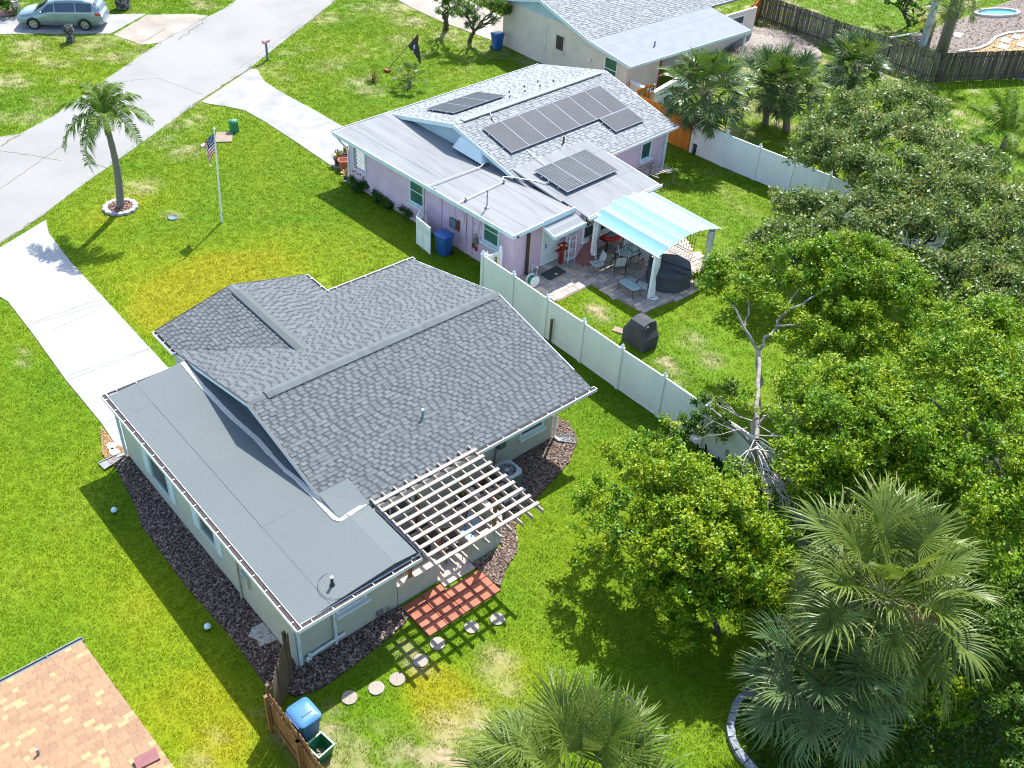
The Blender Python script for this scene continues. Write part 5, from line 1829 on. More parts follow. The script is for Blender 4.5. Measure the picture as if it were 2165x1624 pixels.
# short round post inside the white fence
p = at(1166, 725)
mb = MB(); mb.lathe((p[0], p[1] + .1, 0), [(.055, 0), (.055, 1.15), (.05, 1.17)], 9)
mb.solo('fence_stub', M['gatewood'], 'lone weathered round wooden post against the long white fence', 'post', (p[0], p[1] + .1, 0))
mb = MB(); mb.lathe((26.45, -23.62, 0), [(.06, 0), (.06, 1.5), (.05, 1.52)], 9)
mb.solo('gate_stub', M['cedar'], 'brown round post beside the white gate return', 'post', (26.45, -23.62, 0))

# ------------------------------------------------------------------ wheeled bins
def wheeled_bin(label, loc, rz, lid, group='blue wheeled bins'):
    b = thing('wheeled_bin', label, 'bin', loc, group, rz)
    mb = MB()
    lv = [(0.04, .22, .25), (.12, .235, .27), (.62, .275, .315), (.86, .29, .335), (.86, .31, .355), (.98, .315, .36)]
    vs = []
    for z, hx, hy in lv:
        c = .06
        for sx, sy in ((-1, -1), (1, -1), (1, 1), (-1, 1)):
            if sx * sy > 0:
                vs += [(sx * (hx - c), sy * hy, z), (sx * hx, sy * (hy - c), z)] if (sx > 0) == (sy > 0) and sx < 0 else [(sx * (hx - c), sy * hy, z), (sx * hx, sy * (hy - c), z)]
            else:
                vs += [(sx * hx, sy * (hy - c), z), (sx * (hx - c), sy * hy, z)]
    # order corner points by angle
    out = []
    for i in range(len(lv)):
        ring = vs[i * 8:(i + 1) * 8]
        ring.sort(key=lambda p: math.atan2(p[1], p[0]))
        out += ring
    fs = []
    for i in range(len(lv) - 1):
        for j in range(8):
            fs.append((i * 8 + j, i * 8 + (j + 1) % 8, (i + 1) * 8 + (j + 1) % 8, (i + 1) * 8 + j))
    fs.append(tuple(range(7, -1, -1)))
    mb.add(out, fs)
    for j in (-.12, .12):
        mb.box(.27, .302, j - .05, j + .05, .3, .6)
    mb.build('body', M['binblue'], b, local=True)
    mb = MB()
    ring0 = [(.33 * math.copysign(abs(math.cos(t)) ** .35, math.cos(t)), .385 * math.copysign(abs(math.sin(t)) ** .35, math.sin(t))) for t in [6.2832 * i / 28 for i in range(28)]]
    vs = []
    for s, z in ((1, .985), (1.01, 1.01), (.97, 1.035), (.6, 1.065), (.2, 1.075)):
        vs += [(x * s, y * s, z) for x, y in ring0]
    fs = [(i * 28 + j, i * 28 + (j + 1) % 28, (i + 1) * 28 + (j + 1) % 28, (i + 1) * 28 + j) for i in range(4) for j in range(28)]
    fs += [tuple(4 * 28 + j for j in range(28)), tuple(range(27, -1, -1))]
    mb.add(vs, fs, 0, True)
    ld = mb.build('lid', lid, b, local=True)
    mb = MB(); mb.tube([(-.35, -.3, 1.0), (-.35, .3, 1.0)], .02, 7); mb.build('handle', M['binblue'], b, local=True)
    for y in (-.26, .26):
        mb = MB(); mb.tube([(-.24, y - .04, .11), (-.24, y + .04, .11)], .11, 14); mb.build('wheel', M['tyre'], b, local=True)
    return b, ld


b1, ld = wheeled_bin('blue wheeled bin with glossy lid behind the picket fence near the bottom', (13.50, -6.36, 0), math.radians(92 + 180), M['binlid'])
mk = MB()
mk.obox((.02, -.12, 1.074), (.16, 0, -.004), (0, .012, 0), (0, 0, .003))
mk.obox((.2, -.25, 1.05), (.04, .02, -.012), (-.005, .012, 0), (0, 0, .003)); mk.obox((.22, -.19, 1.052), (.05, -.015, -.012), (0, .01, 0), (0, 0, .003))
mk.obox((.23, .22, 1.048), (.05, .0, -.013), (0, .01, 0), (0, 0, .003)); mk.obox((.25, .27, 1.04), (.0, .05, -.008), (.01, 0, 0), (0, 0, .003)); mk.obox((.2, .27, 1.044), (.0, .045, -.008), (.01, 0, 0), (0, 0, .003))
mk.build('lid_mark', M['black'], ld, local=True, kind='stuff')
wheeled_bin('blue wheeled bin behind the white lattice screen at the pink house wall', (29.85, -23.55, 0), math.radians(95), M['binblue'])
wheeled_bin('blue wheeled bin at the corner of the cream house under the small tree', (47.15, -41.3, 0), math.radians(175), M['binblue'])

# open green tub
gb = thing('recycling_tub', 'open square green recycling tub with litter in the bottom, beside the blue bin', 'tub', (12.82, -6.36, 0), None, math.radians(8))
mb = MB()
o_, i_ = [], []
for z, h in ((0, .2), (.42, .255)):
    o_ += [(-h, -h, z), (h, -h, z), (h, h, z), (-h, h, z)]
for z, h in ((.42, .24), (.02, .19)):
    i_ += [(-h, -h, z), (h, -h, z), (h, h, z), (-h, h, z)]
fs = [(j, (j + 1) % 4, 4 + (j + 1) % 4, 4 + j) for j in range(4)]
mb.add(o_, fs + [(3, 2, 1, 0)]); mb.add(i_, fs + [(4, 5, 6, 7)])
mb.build('body', M['bingreen'], gb, local=True)
mb = MB()
for s in (-1, 1):
    mb.box(s * .25 - .02, s * .25 + .02, -.27, .27, .40, .435); mb.box(-.229, .229, s * .25 - .02, s * .25 + .02, .40, .434)
mb.build('rim', M['tubrim'], gb, local=True)
mb = MB()
for i in range(9):
    mb.obox((random.uniform(-.1, .1), random.uniform(-.1, .1), .04 + i * .006), (.03 + .02 * random.random(), .02, .01), (-.015, .03, .01), (0, 0, .004))
mb.build('litter', M['sandy'], gb, local=True, kind='stuff')

# ------------------------------------------------------------------ air conditioner
ac = thing('air_conditioner', 'grey green outdoor air conditioner with round fan on top, beside the pergola', 'air conditioner', (17.1, -16.2, 0))
mb = MB(); mb.box(-.5, .5, -.48, .48, -.02, .07); mb.build('pad', M['trimblue'], ac, local=True)
mb = MB()
mb.box(-.36, .36, -.36, .36, .07, .84)
for s in range(13):
    z = .12 + s * .052
    mb.box(-.372, .372, -.372, .372, z, z + .022)
mb.build('shell', M['acgrey'], ac, local=True)
mb = MB()
k = 40; sq = []
ring = lambda r, z: [(r * math.cos(6.2832 * i / k), r * math.sin(6.2832 * i / k), z) for i in range(k)]
sqr = []
for i in range(k):
    t = 6.2832 * i / k; c, s = math.cos(t), math.sin(t)
    q_ = .40 / max(abs(c), abs(s)); q_ = min(q_, .49)
    sqr.append((q_ * c, q_ * s))
vs = [(x, y, .84) for x, y in sqr] + [(x, y, .90) for x, y in sqr] + ring(.315, .925) + ring(.30, .86)
mb.add(vs, [(a * k + j, a * k + (j + 1) % k, (a + 1) * k + (j + 1) % k, (a + 1) * k + j) for a in range(3) for j in range(k)], 0, False)
mb.build('top', M['actop'], ac, local=True)
mb = MB(); mb.lathe((0, 0, .845), [(.30, 0), (.30, .006)], 32)
mb.build('fan_well', M['acgrille'], ac, local=True)
mb = MB()
for i in range(22):
    t = 6.2832 * i / 22
    mb.beam((.07 * math.cos(t), .07 * math.sin(t), .905), (.305 * math.cos(t + .35), .305 * math.sin(t + .35), .915), .006, .006)
for r in (.12, .18, .24):
    mb.tube([(r * math.cos(6.2832 * i / 24), r * math.sin(6.2832 * i / 24), .908) for i in range(25)], .004, 4, caps=False)
mb.lathe((0, 0, .89), [(.085, 0), (.085, .025), (.06, .035)], 16)
mb.build('grille', M['actop'], ac, local=True)
mb = MB()
for i in range(4):
    t = 1.5708 * i
    mb.add([(.05 * math.cos(t), .05 * math.sin(t), .87), (.27 * math.cos(t - .3), .27 * math.sin(t - .3), .86), (.27 * math.cos(t + .3), .27 * math.sin(t + .3), .885)], [(0, 1, 2)])
mb.build('fan_blade', M['galv'], ac, local=True, kind='stuff')

# splash blocks, slabs and small things about the grey house
def splash(label, loc, rz, m):
    b = MB()
    b.hexa([(-.32, -.14, .035), (.34, -.2, .035), (.34, .2, .035), (-.32, .14, .035), (-.32, -.14, .07), (.34, -.2, .05), (.34, .2, .05), (-.32, .14, .07)])
    b.hexa([(-.32, -.15, .071), (.34, -.22, .051), (.34, -.19, .051), (-.32, -.12, .071), (-.32, -.15, .11), (.34, -.22, .08), (.34, -.19, .08), (-.32, -.12, .11)])
    b.hexa([(-.32, .12, .071), (.34, .19, .051), (.34, .22, .051), (-.32, .15, .071), (-.32, .12, .11), (.34, .19, .08), (.34, .22, .08), (-.32, .15, .11)])
    me = b.mesh('splash_block', m)
    o = bpy.data.objects.new('splash_block', me); COL.objects.link(o)
    o.location = loc; o.rotation_euler = (0, 0, rz); o['_o'] = list(loc)
    o['label'] = label; o['category'] = 'splash block'; o['group'] = 'splash blocks under the downspouts'


splash('grey splash block under the downspout at the driveway corner of the grey house', (26.05, -6.72, 0), math.radians(95), M['galv'])
splash('dark grey splash block on the mulch at the far right corner of the grey house', (17.62, -19.45, 0), math.radians(230), M['slate'])
mb = MB(); mb.prism([(16.5, -7.28), (17.25, -7.28), (17.3, -6.95), (17.1, -6.72), (16.85, -6.85), (16.6, -6.8)], -.02, .07)
mb.solo('concrete_slab', M['limestone'], 'broken pale concrete slab on the dark mulch beside the long left wall', 'slab', (16.9, -7.05, 0))
for (u, v, lb, s) in ((237, 946, 'flat white stone on the tan gravel, nearer the driveway', .2), (243, 958, 'flat white stone on the tan gravel with a dark mark', .22)):
    p = at(u, v)
    rr = random.Random(u)
    mb = MB(); mb.prism([(p[0] + s * rr.uniform(.8, 1.1) * math.cos(t), p[1] + s * .85 * rr.uniform(.8, 1.1) * math.sin(t)) for t in [6.2832 * i / 8 for i in range(8)]], .0, .075)
    mb.solo('flat_stone', M['limestone'], lb, 'stone', (p[0], p[1], 0), 'white stones on the gravel strip')
for (u, v, lb) in ((243, 1085, 'small pale blue dome light in the shaded lawn, nearer the driveway'), (440, 1331, 'small pale blue dome light in the shaded lawn, nearer the gate')):
    p = at(u, v)
    d = thing('garden_light', lb, 'garden light', (p[0], p[1], 0), 'dome lights in the side lawn')
    mb = MB(); mb.lathe((p[0], p[1], .02), [(.05, 0), (.05, .1), (.03, .11)], 12); mb.build('base', M['black'], d)
    mb = MB(); mb.lathe((p[0], p[1], .13), [(.10, 0), (.098, .03), (.075, .075), (.04, .1), (0, .108)], 14); mb.build('dome', M['paleplastic'], d)

# ------------------------------------------------------------------ furniture on the back patio of the grey house
def outdoor_chair(label, loc, rz, fabric, frame, group, name='patio_chair', sc=1.0):
    c = thing(name, label, 'chair', loc, group, rz)
    if sc != 1.0:
        c.scale = (sc, sc, sc)
    mb = MB(); mb.box(-.23, .23, -.24, .22, .40, .44); mb.build('seat', fabric, c, local=True)
    mb = MB(); mb.hexa([(-.23, .20, .46), (.23, .20, .46), (.23, .22, .44), (-.23, .22, .44), (-.22, .34, .92), (.22, .34, .92), (.22, .37, .91), (-.22, .37, .91)]); mb.build('backrest', fabric, c, local=True)
    for s in (-1, 1):
        mb = MB(); mb.tube([(s * .25, -.26, 0), (s * .25, -.25, .62), (s * .25, .2, .64), (s * .25, .24, .62)], .014, 6); mb.build('arm', frame, c, local=True)
        mb = MB(); mb.tube([(s * .25, .36, 0), (s * .25, .2, .42), (s * .24, .35, .93)], .014, 6); mb.build('leg', frame, c, local=True)
    mb = MB(); mb.tube([(-.24, .35, .93), (.24, .35, .93)], .014, 6); mb.tube([(-.25, -.24, .4), (.25, -.24, .4)], .012, 6); mb.build('crossbar', frame, c, local=True)
    return c


outdoor_chair('dark metal armchair under the slatted pergola, by the gap in the low wall', (15.9, -13.0, .05), math.radians(250), M['bronze'], M['black'], 'patio chairs under the slatted pergola')
outdoor_chair('dark metal armchair deep under the slatted pergola near the house wall', (17.3, -11.4, .05), math.radians(300), M['bronze'], M['black'], 'patio chairs under the slatted pergola')
outdoor_chair('pale blue cushioned armchair under the right side of the slatted pergola', (16.05, -13.75, .05), math.radians(200), M['cushblue'], M['black'], 'patio chairs under the slatted pergola')
tb = thing('patio_table', 'round dark patio table under the slatted pergola', 'table', (16.7, -12.5, .05))
mb = MB(); mb.lathe((16.7, -12.5, .70), [(.45, 0), (.46, .012), (.45, .024)], 24); mb.build('tabletop', M['bronze'], tb)
mb = MB(); mb.lathe((16.7, -12.5, .052), [(.25, 0), (.24, .02), (.04, .04), (.03, .64)], 12); mb.build('leg', M['black'], tb)
gr = thing('barbecue', 'small black barbecue by the low patio wall under the pergola', 'barbecue', (16.95, -14.2, .05))
mb = MB(); mb.blob((16.95, -14.2, .78), .27, .22, .2, 3, .03); mb.build('lid', M['blackfabric'], gr)
for dx in (-.18, .18):
    for dy in (-.12, .12):
        mb = MB(); mb.tube([(16.95 + dx, -14.2 + dy, .05), (16.95 + dx * .8, -14.2 + dy * .8, .7)], .014, 6); mb.build('leg', M['black'], gr)
mb = MB(); mb.lathe((16.25, -12.9, .05), [(.14, 0), (.17, .28), (.18, .3), (.15, .3), (.13, .26)], 14)
fp = thing('flower_pot', 'terracotta pot on the patio under the slatted pergola', 'pot', (16.25, -12.9, .05))
mb.build('pot', M['terracotta'], fp)

# ------------------------------------------------------------------ pink house patio
# pavers laid in random courses, one at a time
pp = thing('paver_patio', 'patio of mixed tan and grey pavers behind the pink house', 'paving', (24.0, -29.0, 0))
pms = {}
rr = random.Random(12)
cnt = 0
pav_rest = MB()
X0, row = 26.7, 0
x = X0
cands = []
while x > 20.9:
    hgt = rr.choice((.24, .24, .36))
    y = -24.7 - rr.uniform(0, .3)
    while y > -33.5:
        w = rr.choice((.24, .36, .36, .48))
        c = (x - hgt / 2, y - w / 2)
        if inpoly(np.array([c[0]]), np.array([c[1]]), PATIO)[0]:
            cands.append((c, hgt, w, rr.randrange(3)))
        y -= w
    x -= hgt
cands.sort(key=lambda t: proj((t[0][0], t[0][1], 0))[2])
for i, (c, hgt, w, k) in enumerate(cands):
    if i < 300:
        key = (hgt, w, k)
        if key not in pms:
            mb = MB(); hx, hy = hgt / 2 - .006, w / 2 - .006
            mb.hexa([(-hx, -hy, 0), (hx, -hy, 0), (hx, hy, 0), (-hx, hy, 0), (-hx + .006, -hy + .006, .04), (hx - .006, -hy + .006, .04), (hx - .006, hy - .006, .04), (-hx + .006, hy - .006, .04)])
            pms[key] = mb.mesh('paver', M['paver'][k])
        piece('paver', pms[key], pp, (c[0] - 24.0, c[1] + 29.0, rr.uniform(.004, .010)), Matrix.Rotation(rr.uniform(-.008, .008), 3, 'Z'))
    else:
        pav_rest.box(c[0] - hgt / 2 + .006, c[0] + hgt / 2 - .006, c[1] - w / 2 + .006, c[1] + w / 2 - .006, .0, .046, k)
if pav_rest.v:
    pav_rest.build('paver', M['paver'], pp, kind='stuff')

# canopy: four posts with drawn curtains, curved rafters, striped fabric roof
cn = thing('canopy', 'white framed garden canopy with arched aqua fabric roof beside the pink house', 'canopy', (23.75, -30.2, .05))
CX0, CX1, CY0, CY1 = 21.95, 25.45, -28.35, -32.05
arch = lambda t: 2.13 + .42 * math.sin(math.pi * t)
for x in (CX0, CX1):
    for y in (CY0, CY1):
        mb = MB(); mb.box(x - .055, x + .055, y - .055, y + .055, .05, 2.12); mb.build('post', M['white'], cn)
        mb = MB(); rr2 = random.Random(int(x * 10 + y))
        sy = -.13 if y == CY0 else .13
        vs = []; k = 14
        for z, r in ((2.08, .14), (1.6, .15), (1.1, .07), (1.0, .06), (.8, .10), (.12, .17)):
            for j in range(k):
                t = 6.2832 * j / k; q_ = r * (1 + .3 * math.sin(j * 3.1 + z))
                vs.append((x + q_ * math.cos(t) * .8, y + sy + q_ * math.sin(t), z))
        mb.add(vs, [(i * k + j, i * k + (j + 1) % k, (i + 1) * k + (j + 1) % k, (i + 1) * k + j) for i in range(5) for j in range(k)], 0, True)
        mb.build('curtain', M['curtain'], cn)
for x in (CX0 - .02, CX1 + .02):
    mb = MB()
    pts = [(x, CY0 + .1 + (CY1 - CY0 - .2) * i / 14, arch(i / 14)) for i in range(15)]
    for a, b in zip(pts[:-1], pts[1:]):
        mb.beam(a, b, .05, .08)
    mb.build('arch_beam', M['white'], cn)
for i in range(7):
    t = i / 6
    y = CY0 + .1 + (CY1 - CY0 - .2) * t
    mb = MB(); mb.beam((CX0 - .28, y, arch(t) + .06), (CX1 + .28, y, arch(t) + .06), .04, .05); mb.build('rafter', M['white'], cn)
for i in range(6):
    vs = []; n = 6
    for j in range(n + 1):
        t = (i + j / n) / 6
        y = CY0 + .1 + (CY1 - CY0 - .2) * t
        z = arch(t) + .09 - .05 * math.sin(math.pi * j / n)
        vs += [(CX0 - .2, y, z), ((CX0 + CX1) / 2, y, z - .015 * math.sin(math.pi * j / n)), (CX1 + .2, y, z)]
    vs2 = [(a, b, c - .006) for a, b, c in vs]
    N_ = len(vs)
    mb = MB()
    mb.add(vs + vs2, [(j * 3 + k, j * 3 + k + 1, j * 3 + k + 4, j * 3 + k + 3) for j in range(n) for k in range(2)] + [(N_ + j * 3 + k + 3, N_ + j * 3 + k + 4, N_ + j * 3 + k + 1, N_ + j * 3 + k) for j in range(n) for k in range(2)], 0, True)
    mb.build('canopy_panel', M['aqua' if i in (0, 2, 5) else 'aqua2'], cn)

# covered hot tub: eight sided, dark cover
ht = thing('hot_tub', 'eight sided hot tub under a dark charcoal cover beside the canopy', 'hot tub', (22.35, -29.95, .05))
k = 8
def octa(r, z, ph=.39):
    return [(22.35 + r * math.cos(ph + 6.2832 * i / k) * .95, -29.95 + r * math.sin(ph + 6.2832 * i / k) * .95, z) for i in range(k)]
mb = MB()
vs = octa(1.06, .06) + octa(1.02, .5) + octa(1.04, .78) + octa(.98, .9) + octa(.5, .94)
mb.add(vs, [(a * k + j, a * k + (j + 1) % k, (a + 1) * k + (j + 1) % k, (a + 1) * k + j) for a in range(4) for j in range(k)] + [tuple(4 * k + j for j in range(k))])
mb.build('cover', M['navyfabric'], ht)
mb = MB()
mb.obox((22.35, -29.95, .944), (.9, .35, 0), (-.012, .03, 0), (0, 0, .012)); mb.obox((22.1, -29.6, .93), (.75, .3, -.01), (-.03, .08, 0), (0, 0, .008))
mb.build('fold', M['blackfabric'], ht)
mb = MB()
for i in range(9):
    mb.obox((22.95 - i * .14, -29.32 - i * .055, .915), (.03, .012, 0), (-.012, .03, 0), (0, 0, .02))
mb.build('lacing', M['black'], ht, kind='stuff')
mb = MB(); p = at(1450, 597); mb.lathe((p[0], p[1], .05), [(.04, 0), (.15, .06), (.19, .17), (.15, .3), (.04, .36)], 14)
mb.solo('round_planter', M['actop'], 'round pale grey ball planter at the foot of the covered hot tub', 'planter', (p[0], p[1], .05))

# covered barbecue on the grass
cg = thing('covered_barbecue', 'large barbecue under a black fabric cover on the grass by the white fence', 'barbecue', (20.05, -25.75, 0))
mb = MB()
prof = [(-.78, .0), (-.80, .55), (-.62, .78), (-.48, 1.12), (.42, 1.12), (.62, .80), (.80, .6), (.78, 0)]
vs = []
for y, s, zz in ((-.42, .93, .90), (-.33, 1, .98), (0, 1.0, 1.04), (.33, 1, .98), (.42, .93, .86)):
    vs += [(20.05 + x * s * .78, -25.75 + y, z * zz * 1.02) for x, z in prof]
n = len(prof)
mb.add(vs, [(i * n + j, i * n + j + 1, (i + 1) * n + j + 1, (i + 1) * n + j) for i in range(4) for j in range(n - 1)] + [tuple(range(n)), tuple(range(5 * n - 1, 4 * n - 1, -1))])
mb.build('cover', M['blackfabric'], cg)
mb = MB(); mb.obox((19.72, -25.45, .92), (.13, .10, -.2), (-.02, .03, 0), (.01, .02, .012)); mb.build('fold', M['galv'], cg)
for dx, dy in ((-.5, -.3), (.5, -.3), (-.5, .3), (.5, .3)):
    mb = MB(); mb.lathe((20.05 + dx, -25.75 + dy, 0), [(.05, .0), (.05, .08)], 10); mb.build('wheel', M['tyre'], cg)

# odds and ends on the patio
mb = MB(); mb.obox((25.75, -26.35, .07), (.3, .02, 0), (-.03, .52, 0), (0, 0, .01)); mb.solo('doormat', M['doormat'], 'dark grey doormat on the pavers outside the white back door', 'doormat', (25.75, -26.35, .055))
hr = thing('hose_reel', 'hose reel cart with green hose behind the long white fence', 'hose reel', (25.55, -24.95, .05))
mb = MB(); mb.tube([(25.55 - .1, -24.95, .35), (25.55 + .1, -24.95, .35)], .2, 14); mb.build('hose', M['hose'], hr)
for s in (-.14, .14):
    mb = MB(); mb.lathe((0, 0, 0), [(.26, -.01), (.26, .01)], 16)
    mb2 = MB(); mb2.tube([(25.55 + s - .012, -24.95, .35), (25.55 + s + .012, -24.95, .35)], .26, 16); mb2.build('wheel', M['vinyl'], hr)
    mb3 = MB(); mb3.tube([(25.55 + s, -24.95, .35), (25.62 + s, -25.1, .95)], .014, 6); mb3.build('frame', M['actop'], hr)
mb = MB(); mb.tube([(25.41, -25.1, .95), (25.9, -25.1, .95)], .016, 6); mb.build('handle', M['actop'], hr)
rs = thing('wooden_stand', 'rust red wooden stand against the wall right of the white door', 'stand', (26.15, -27.15, .05))
for dx in (-.06, .06):
    mb = MB(); mb.box(26.15 + dx - .03, 26.15 + dx + .03, -27.2, -27.1, .05, 1.0); mb.build('post', M['rust'], rs)
mb = MB(); mb.box(26.05, 26.25, -27.45, -26.85, .72, .80); mb.build('shelf', M['rust'], rs)
mb = MB(); mb.box(26.06, 26.24, -27.35, -26.95, 1.0, 1.06); mb.build('shelf', M['rust'], rs)
wl = thing('shelf_ladder', 'narrow white open shelf frame beside the rust red stand', 'shelf', (26.1, -27.65, .05))
for dy in (-.2, .2):
    for dx in (-.1, .1):
        mb = MB(); mb.box(26.1 + dx - .018, 26.1 + dx + .018, -27.65 + dy - .018, -27.65 + dy + .018, .05, 1.35); mb.build('leg', M['white'], wl)
for z in (.15, .6, 1.05, 1.33):
    mb = MB(); mb.box(26.0, 26.2, -27.86, -27.44, z, z + .025); mb.build('shelf', M['white'], wl)
um = thing('folded_umbrella', 'faded maroon folded umbrella cover slumped by the canopy post', 'umbrella', (25.7, -28.35, .05))
mb = MB(); mb.add([(25.35, -27.75, .05), (26.1, -27.9, .05), (26.05, -28.7, .05), (25.5, -28.85, .05), (25.2, -28.3, .05), (25.75, -28.75, 1.25), (25.9, -28.85, 1.2)], [(0, 1, 6, 5), (1, 2, 6), (2, 3, 5, 6), (3, 4, 5), (4, 0, 5)]); mb.build('cover', M['maroon'], um)
mb = MB(); mb.tube([(25.8, -28.78, 1.0), (25.85, -28.95, 1.6)], .02, 6); mb.build('pole', M['bronze'], um)
rt = thing('inflatable_raft', 'red inflatable raft with grey floor lying on a bench under the canopy', 'raft', (25.95, -30.1, .55))
mb = MB(); pts = []
for i in range(19):
    t = 6.2832 * i / 18
    pts.append((25.95 + .42 * math.copysign(abs(math.cos(t)) ** .6, math.cos(t)), -30.1 + .62 * math.copysign(abs(math.sin(t)) ** .6, math.sin(t)), .72 + .06 * math.cos(t)))
mb.tube(pts, .11, 9, caps=False); mb.build('tube', M['redplastic'], rt)
mb = MB(); mb.box(25.6, 26.3, -30.6, -29.6, .66, .70); mb.build('floor', M['raftgrey'], rt)
bn = thing('garden_bench', 'dark slatted garden bench under the red raft', 'bench', (26.0, -30.1, .05))
for i in range(5):
    mb = MB(); mb.box(25.65 + i * .15, 25.77 + i * .15, -30.75, -29.45, .52, .56); mb.build('slat', M['oldwood'], bn)
for dx in (-.3, .3):
    for dy in (-.55, .55):
        mb = MB(); mb.box(26 + dx - .03, 26 + dx + .03, -30.1 + dy - .03, -30.1 + dy + .03, .05, .519); mb.build('leg', M['bronze'], bn)
# railing with thin balusters along the house side of the canopy
for (p, q_, lb) in (((26.35, -28.7), (26.35, -31.9), 'dark metal railing with thin balusters below the back windows of the pink house'), ((24.6, -32.5), (23.2, -32.6), 'short dark metal railing at the far side of the canopy')):
    rl = thing('railing', lb, 'railing', (*p, .05), 'metal railings on the pink house patio')
    d = V3((*q_, 0)) - V3((*p, 0)); n = int(d.length / .13)
    for z in (.12, .95):
        mb = MB(); mb.beam((*p, z), (*q_, z), .03, .03); mb.build('rail', M['bronze'], rl)
    bmh = MB(); bmh.box(-.009, .009, -.009, .009, .135, .935); bmh = bmh.mesh('baluster', M['bronze'])
    for i in range(n + 1):
        c = V3((*p, 0)) + d * (i / n)
        piece('baluster', bmh, rl, (c.x - p[0], c.y - p[1], -.05))
# chairs and tables
outdoor_chair('light grey sling chair at the left edge of the canopy', (24.75, -27.95, .05), math.radians(160), M['sling'], M['bronze'], 'sling chairs under the aqua canopy')
for (x, y, rz, lb) in ((24.2, -28.75, 60, 'grey sling chair at the near end of the cluttered dining set'), (24.75, -29.6, 190, 'grey sling chair behind the dining set under the canopy'), (23.9, -30.2, 20, 'grey sling chair on the far side of the dining set'), (24.9, -30.8, 200, 'grey sling chair farthest under the aqua canopy')):
    outdoor_chair(lb, (x, y, .05), math.radians(rz), M['sling'], M['bronze'], 'sling chairs under the aqua canopy')
dt = thing('dining_table', 'glass topped dining table piled with upturned chairs under the canopy', 'table', (24.35, -29.6, .05))
mb = MB(); mb.box(23.95, 24.75, -30.25, -28.95, .70, .715); mb.build('tabletop', M['aquaglass'], dt)
mb = MB()
for y in (-30.26, -28.94):
    mb.box(23.93, 24.77, y - .015, y + .015, .69, .72)
for x in (23.94, 24.76):
    mb.box(x - .015, x + .015, -30.24, -28.96, .69, .719)
mb.build('frame', M['bronze'], dt)
for x in (24.0, 24.7):
    for y in (-30.15, -29.05):
        mb = MB(); mb.tube([(x, y, .05), (x * .97 + 24.35 * .03, y * .97 - 29.6 * .03, .69)], .018, 6); mb.build('leg', M['bronze'], dt)
for (x, y, rz, lb) in ((24.2, -29.2, 100, 'white slatted folding chair upside down on the dining table, nearer the fence'), (24.4, -29.9, 80, 'white slatted folding chair upside down on the dining table, farther back')):
    c = outdoor_chair(lb, (x, y, 1.16), math.radians(rz), M['sling'], M['white'], 'upturned chairs on the dining table', 'folding_chair')
    c.rotation_euler = (math.radians(180), 0, math.radians(rz))
    c.location.z = 1.18
cl = thing('coffee_table', 'oval glass coffee table on the pavers near the front canopy post', 'table', (22.75, -27.95, .05))
mb = MB()
ov = [(22.75 + .52 * math.copysign(abs(math.cos(t)) ** .6, math.cos(t)), -27.95 + .3 * math.copysign(abs(math.sin(t)) ** .6, math.sin(t))) for t in [6.2832 * i / 24 for i in range(24)]]
mb.prism(ov, .43, .445); mb.build('tabletop', M['aquaglass'], cl)
mb = MB(); mb.tube([(x, y, .437) for x, y in ov + ov[:1]], .016, 6, caps=False); mb.build('rim', M['bronze'], cl)
for dx, dy in ((-.36, -.2), (.36, -.2), (-.36, .2), (.36, .2)):
    mb = MB(); mb.tube([(22.75 + dx * 1.25, -27.95 + dy * 1.25, .05), (22.75 + dx, -27.95 + dy, .42)], .015, 6); mb.build('leg', M['bronze'], cl)
for (u, v, lb) in ((1333, 594, 'striped aqua and coral seat cushion on the pavers, left of the pair'), (1359, 602, 'striped aqua and coral seat cushion on the pavers, right of the pair')):
    p = at(u, v, .1)
    cu = thing('seat_cushion', lb, 'cushion', (p[0], p[1], .055), 'striped cushions on the pavers', math.radians(-62))
    n = 9
    vs = []
    mb = MB()
    for i in range(n):
        a, b = -.25 + .5 * i / n, -.25 + .5 * (i + 1) / n
        z0, z1 = .09 - .9 * a * a * .6, .09 - .9 * b * b * .6
        mb.hexa([(a, -.24, 0), (b, -.24, 0), (b, .24, 0), (a, .24, 0), (a, -.22, z0), (b, -.22, z1), (b, .22, z1), (a, .22, z0)], (0, 2, 1, 2, 0, 2, 1, 2, 0)[i])
    mb.build('cushion_cover', [M['cushA'], M['cushB'], M['cushC']], cu, local=True)
p = at(1381, 632)
mb = MB(); mb.lathe((p[0], p[1], .055), [(.02, 0), (.19, .01), (.2, .025), (.17, .03), (.02, .02)], 20); mb.solo('round_plate', M['white'], 'flat round white plate on the pavers by the front canopy post', 'plate', (p[0], p[1], .055))
# flat white edging pieces by the pavers and the loose stones near the covered barbecue
p = at(1310, 700); mb = MB(); mb.obox((p[0], p[1], .02), (.25, .1, 0), (-.06, .16, 0), (0, 0, .03)); mb.solo('flat_paver', M['sandy'], 'loose tan paver in the grass left of the covered barbecue', 'paver', (p[0], p[1], 0))

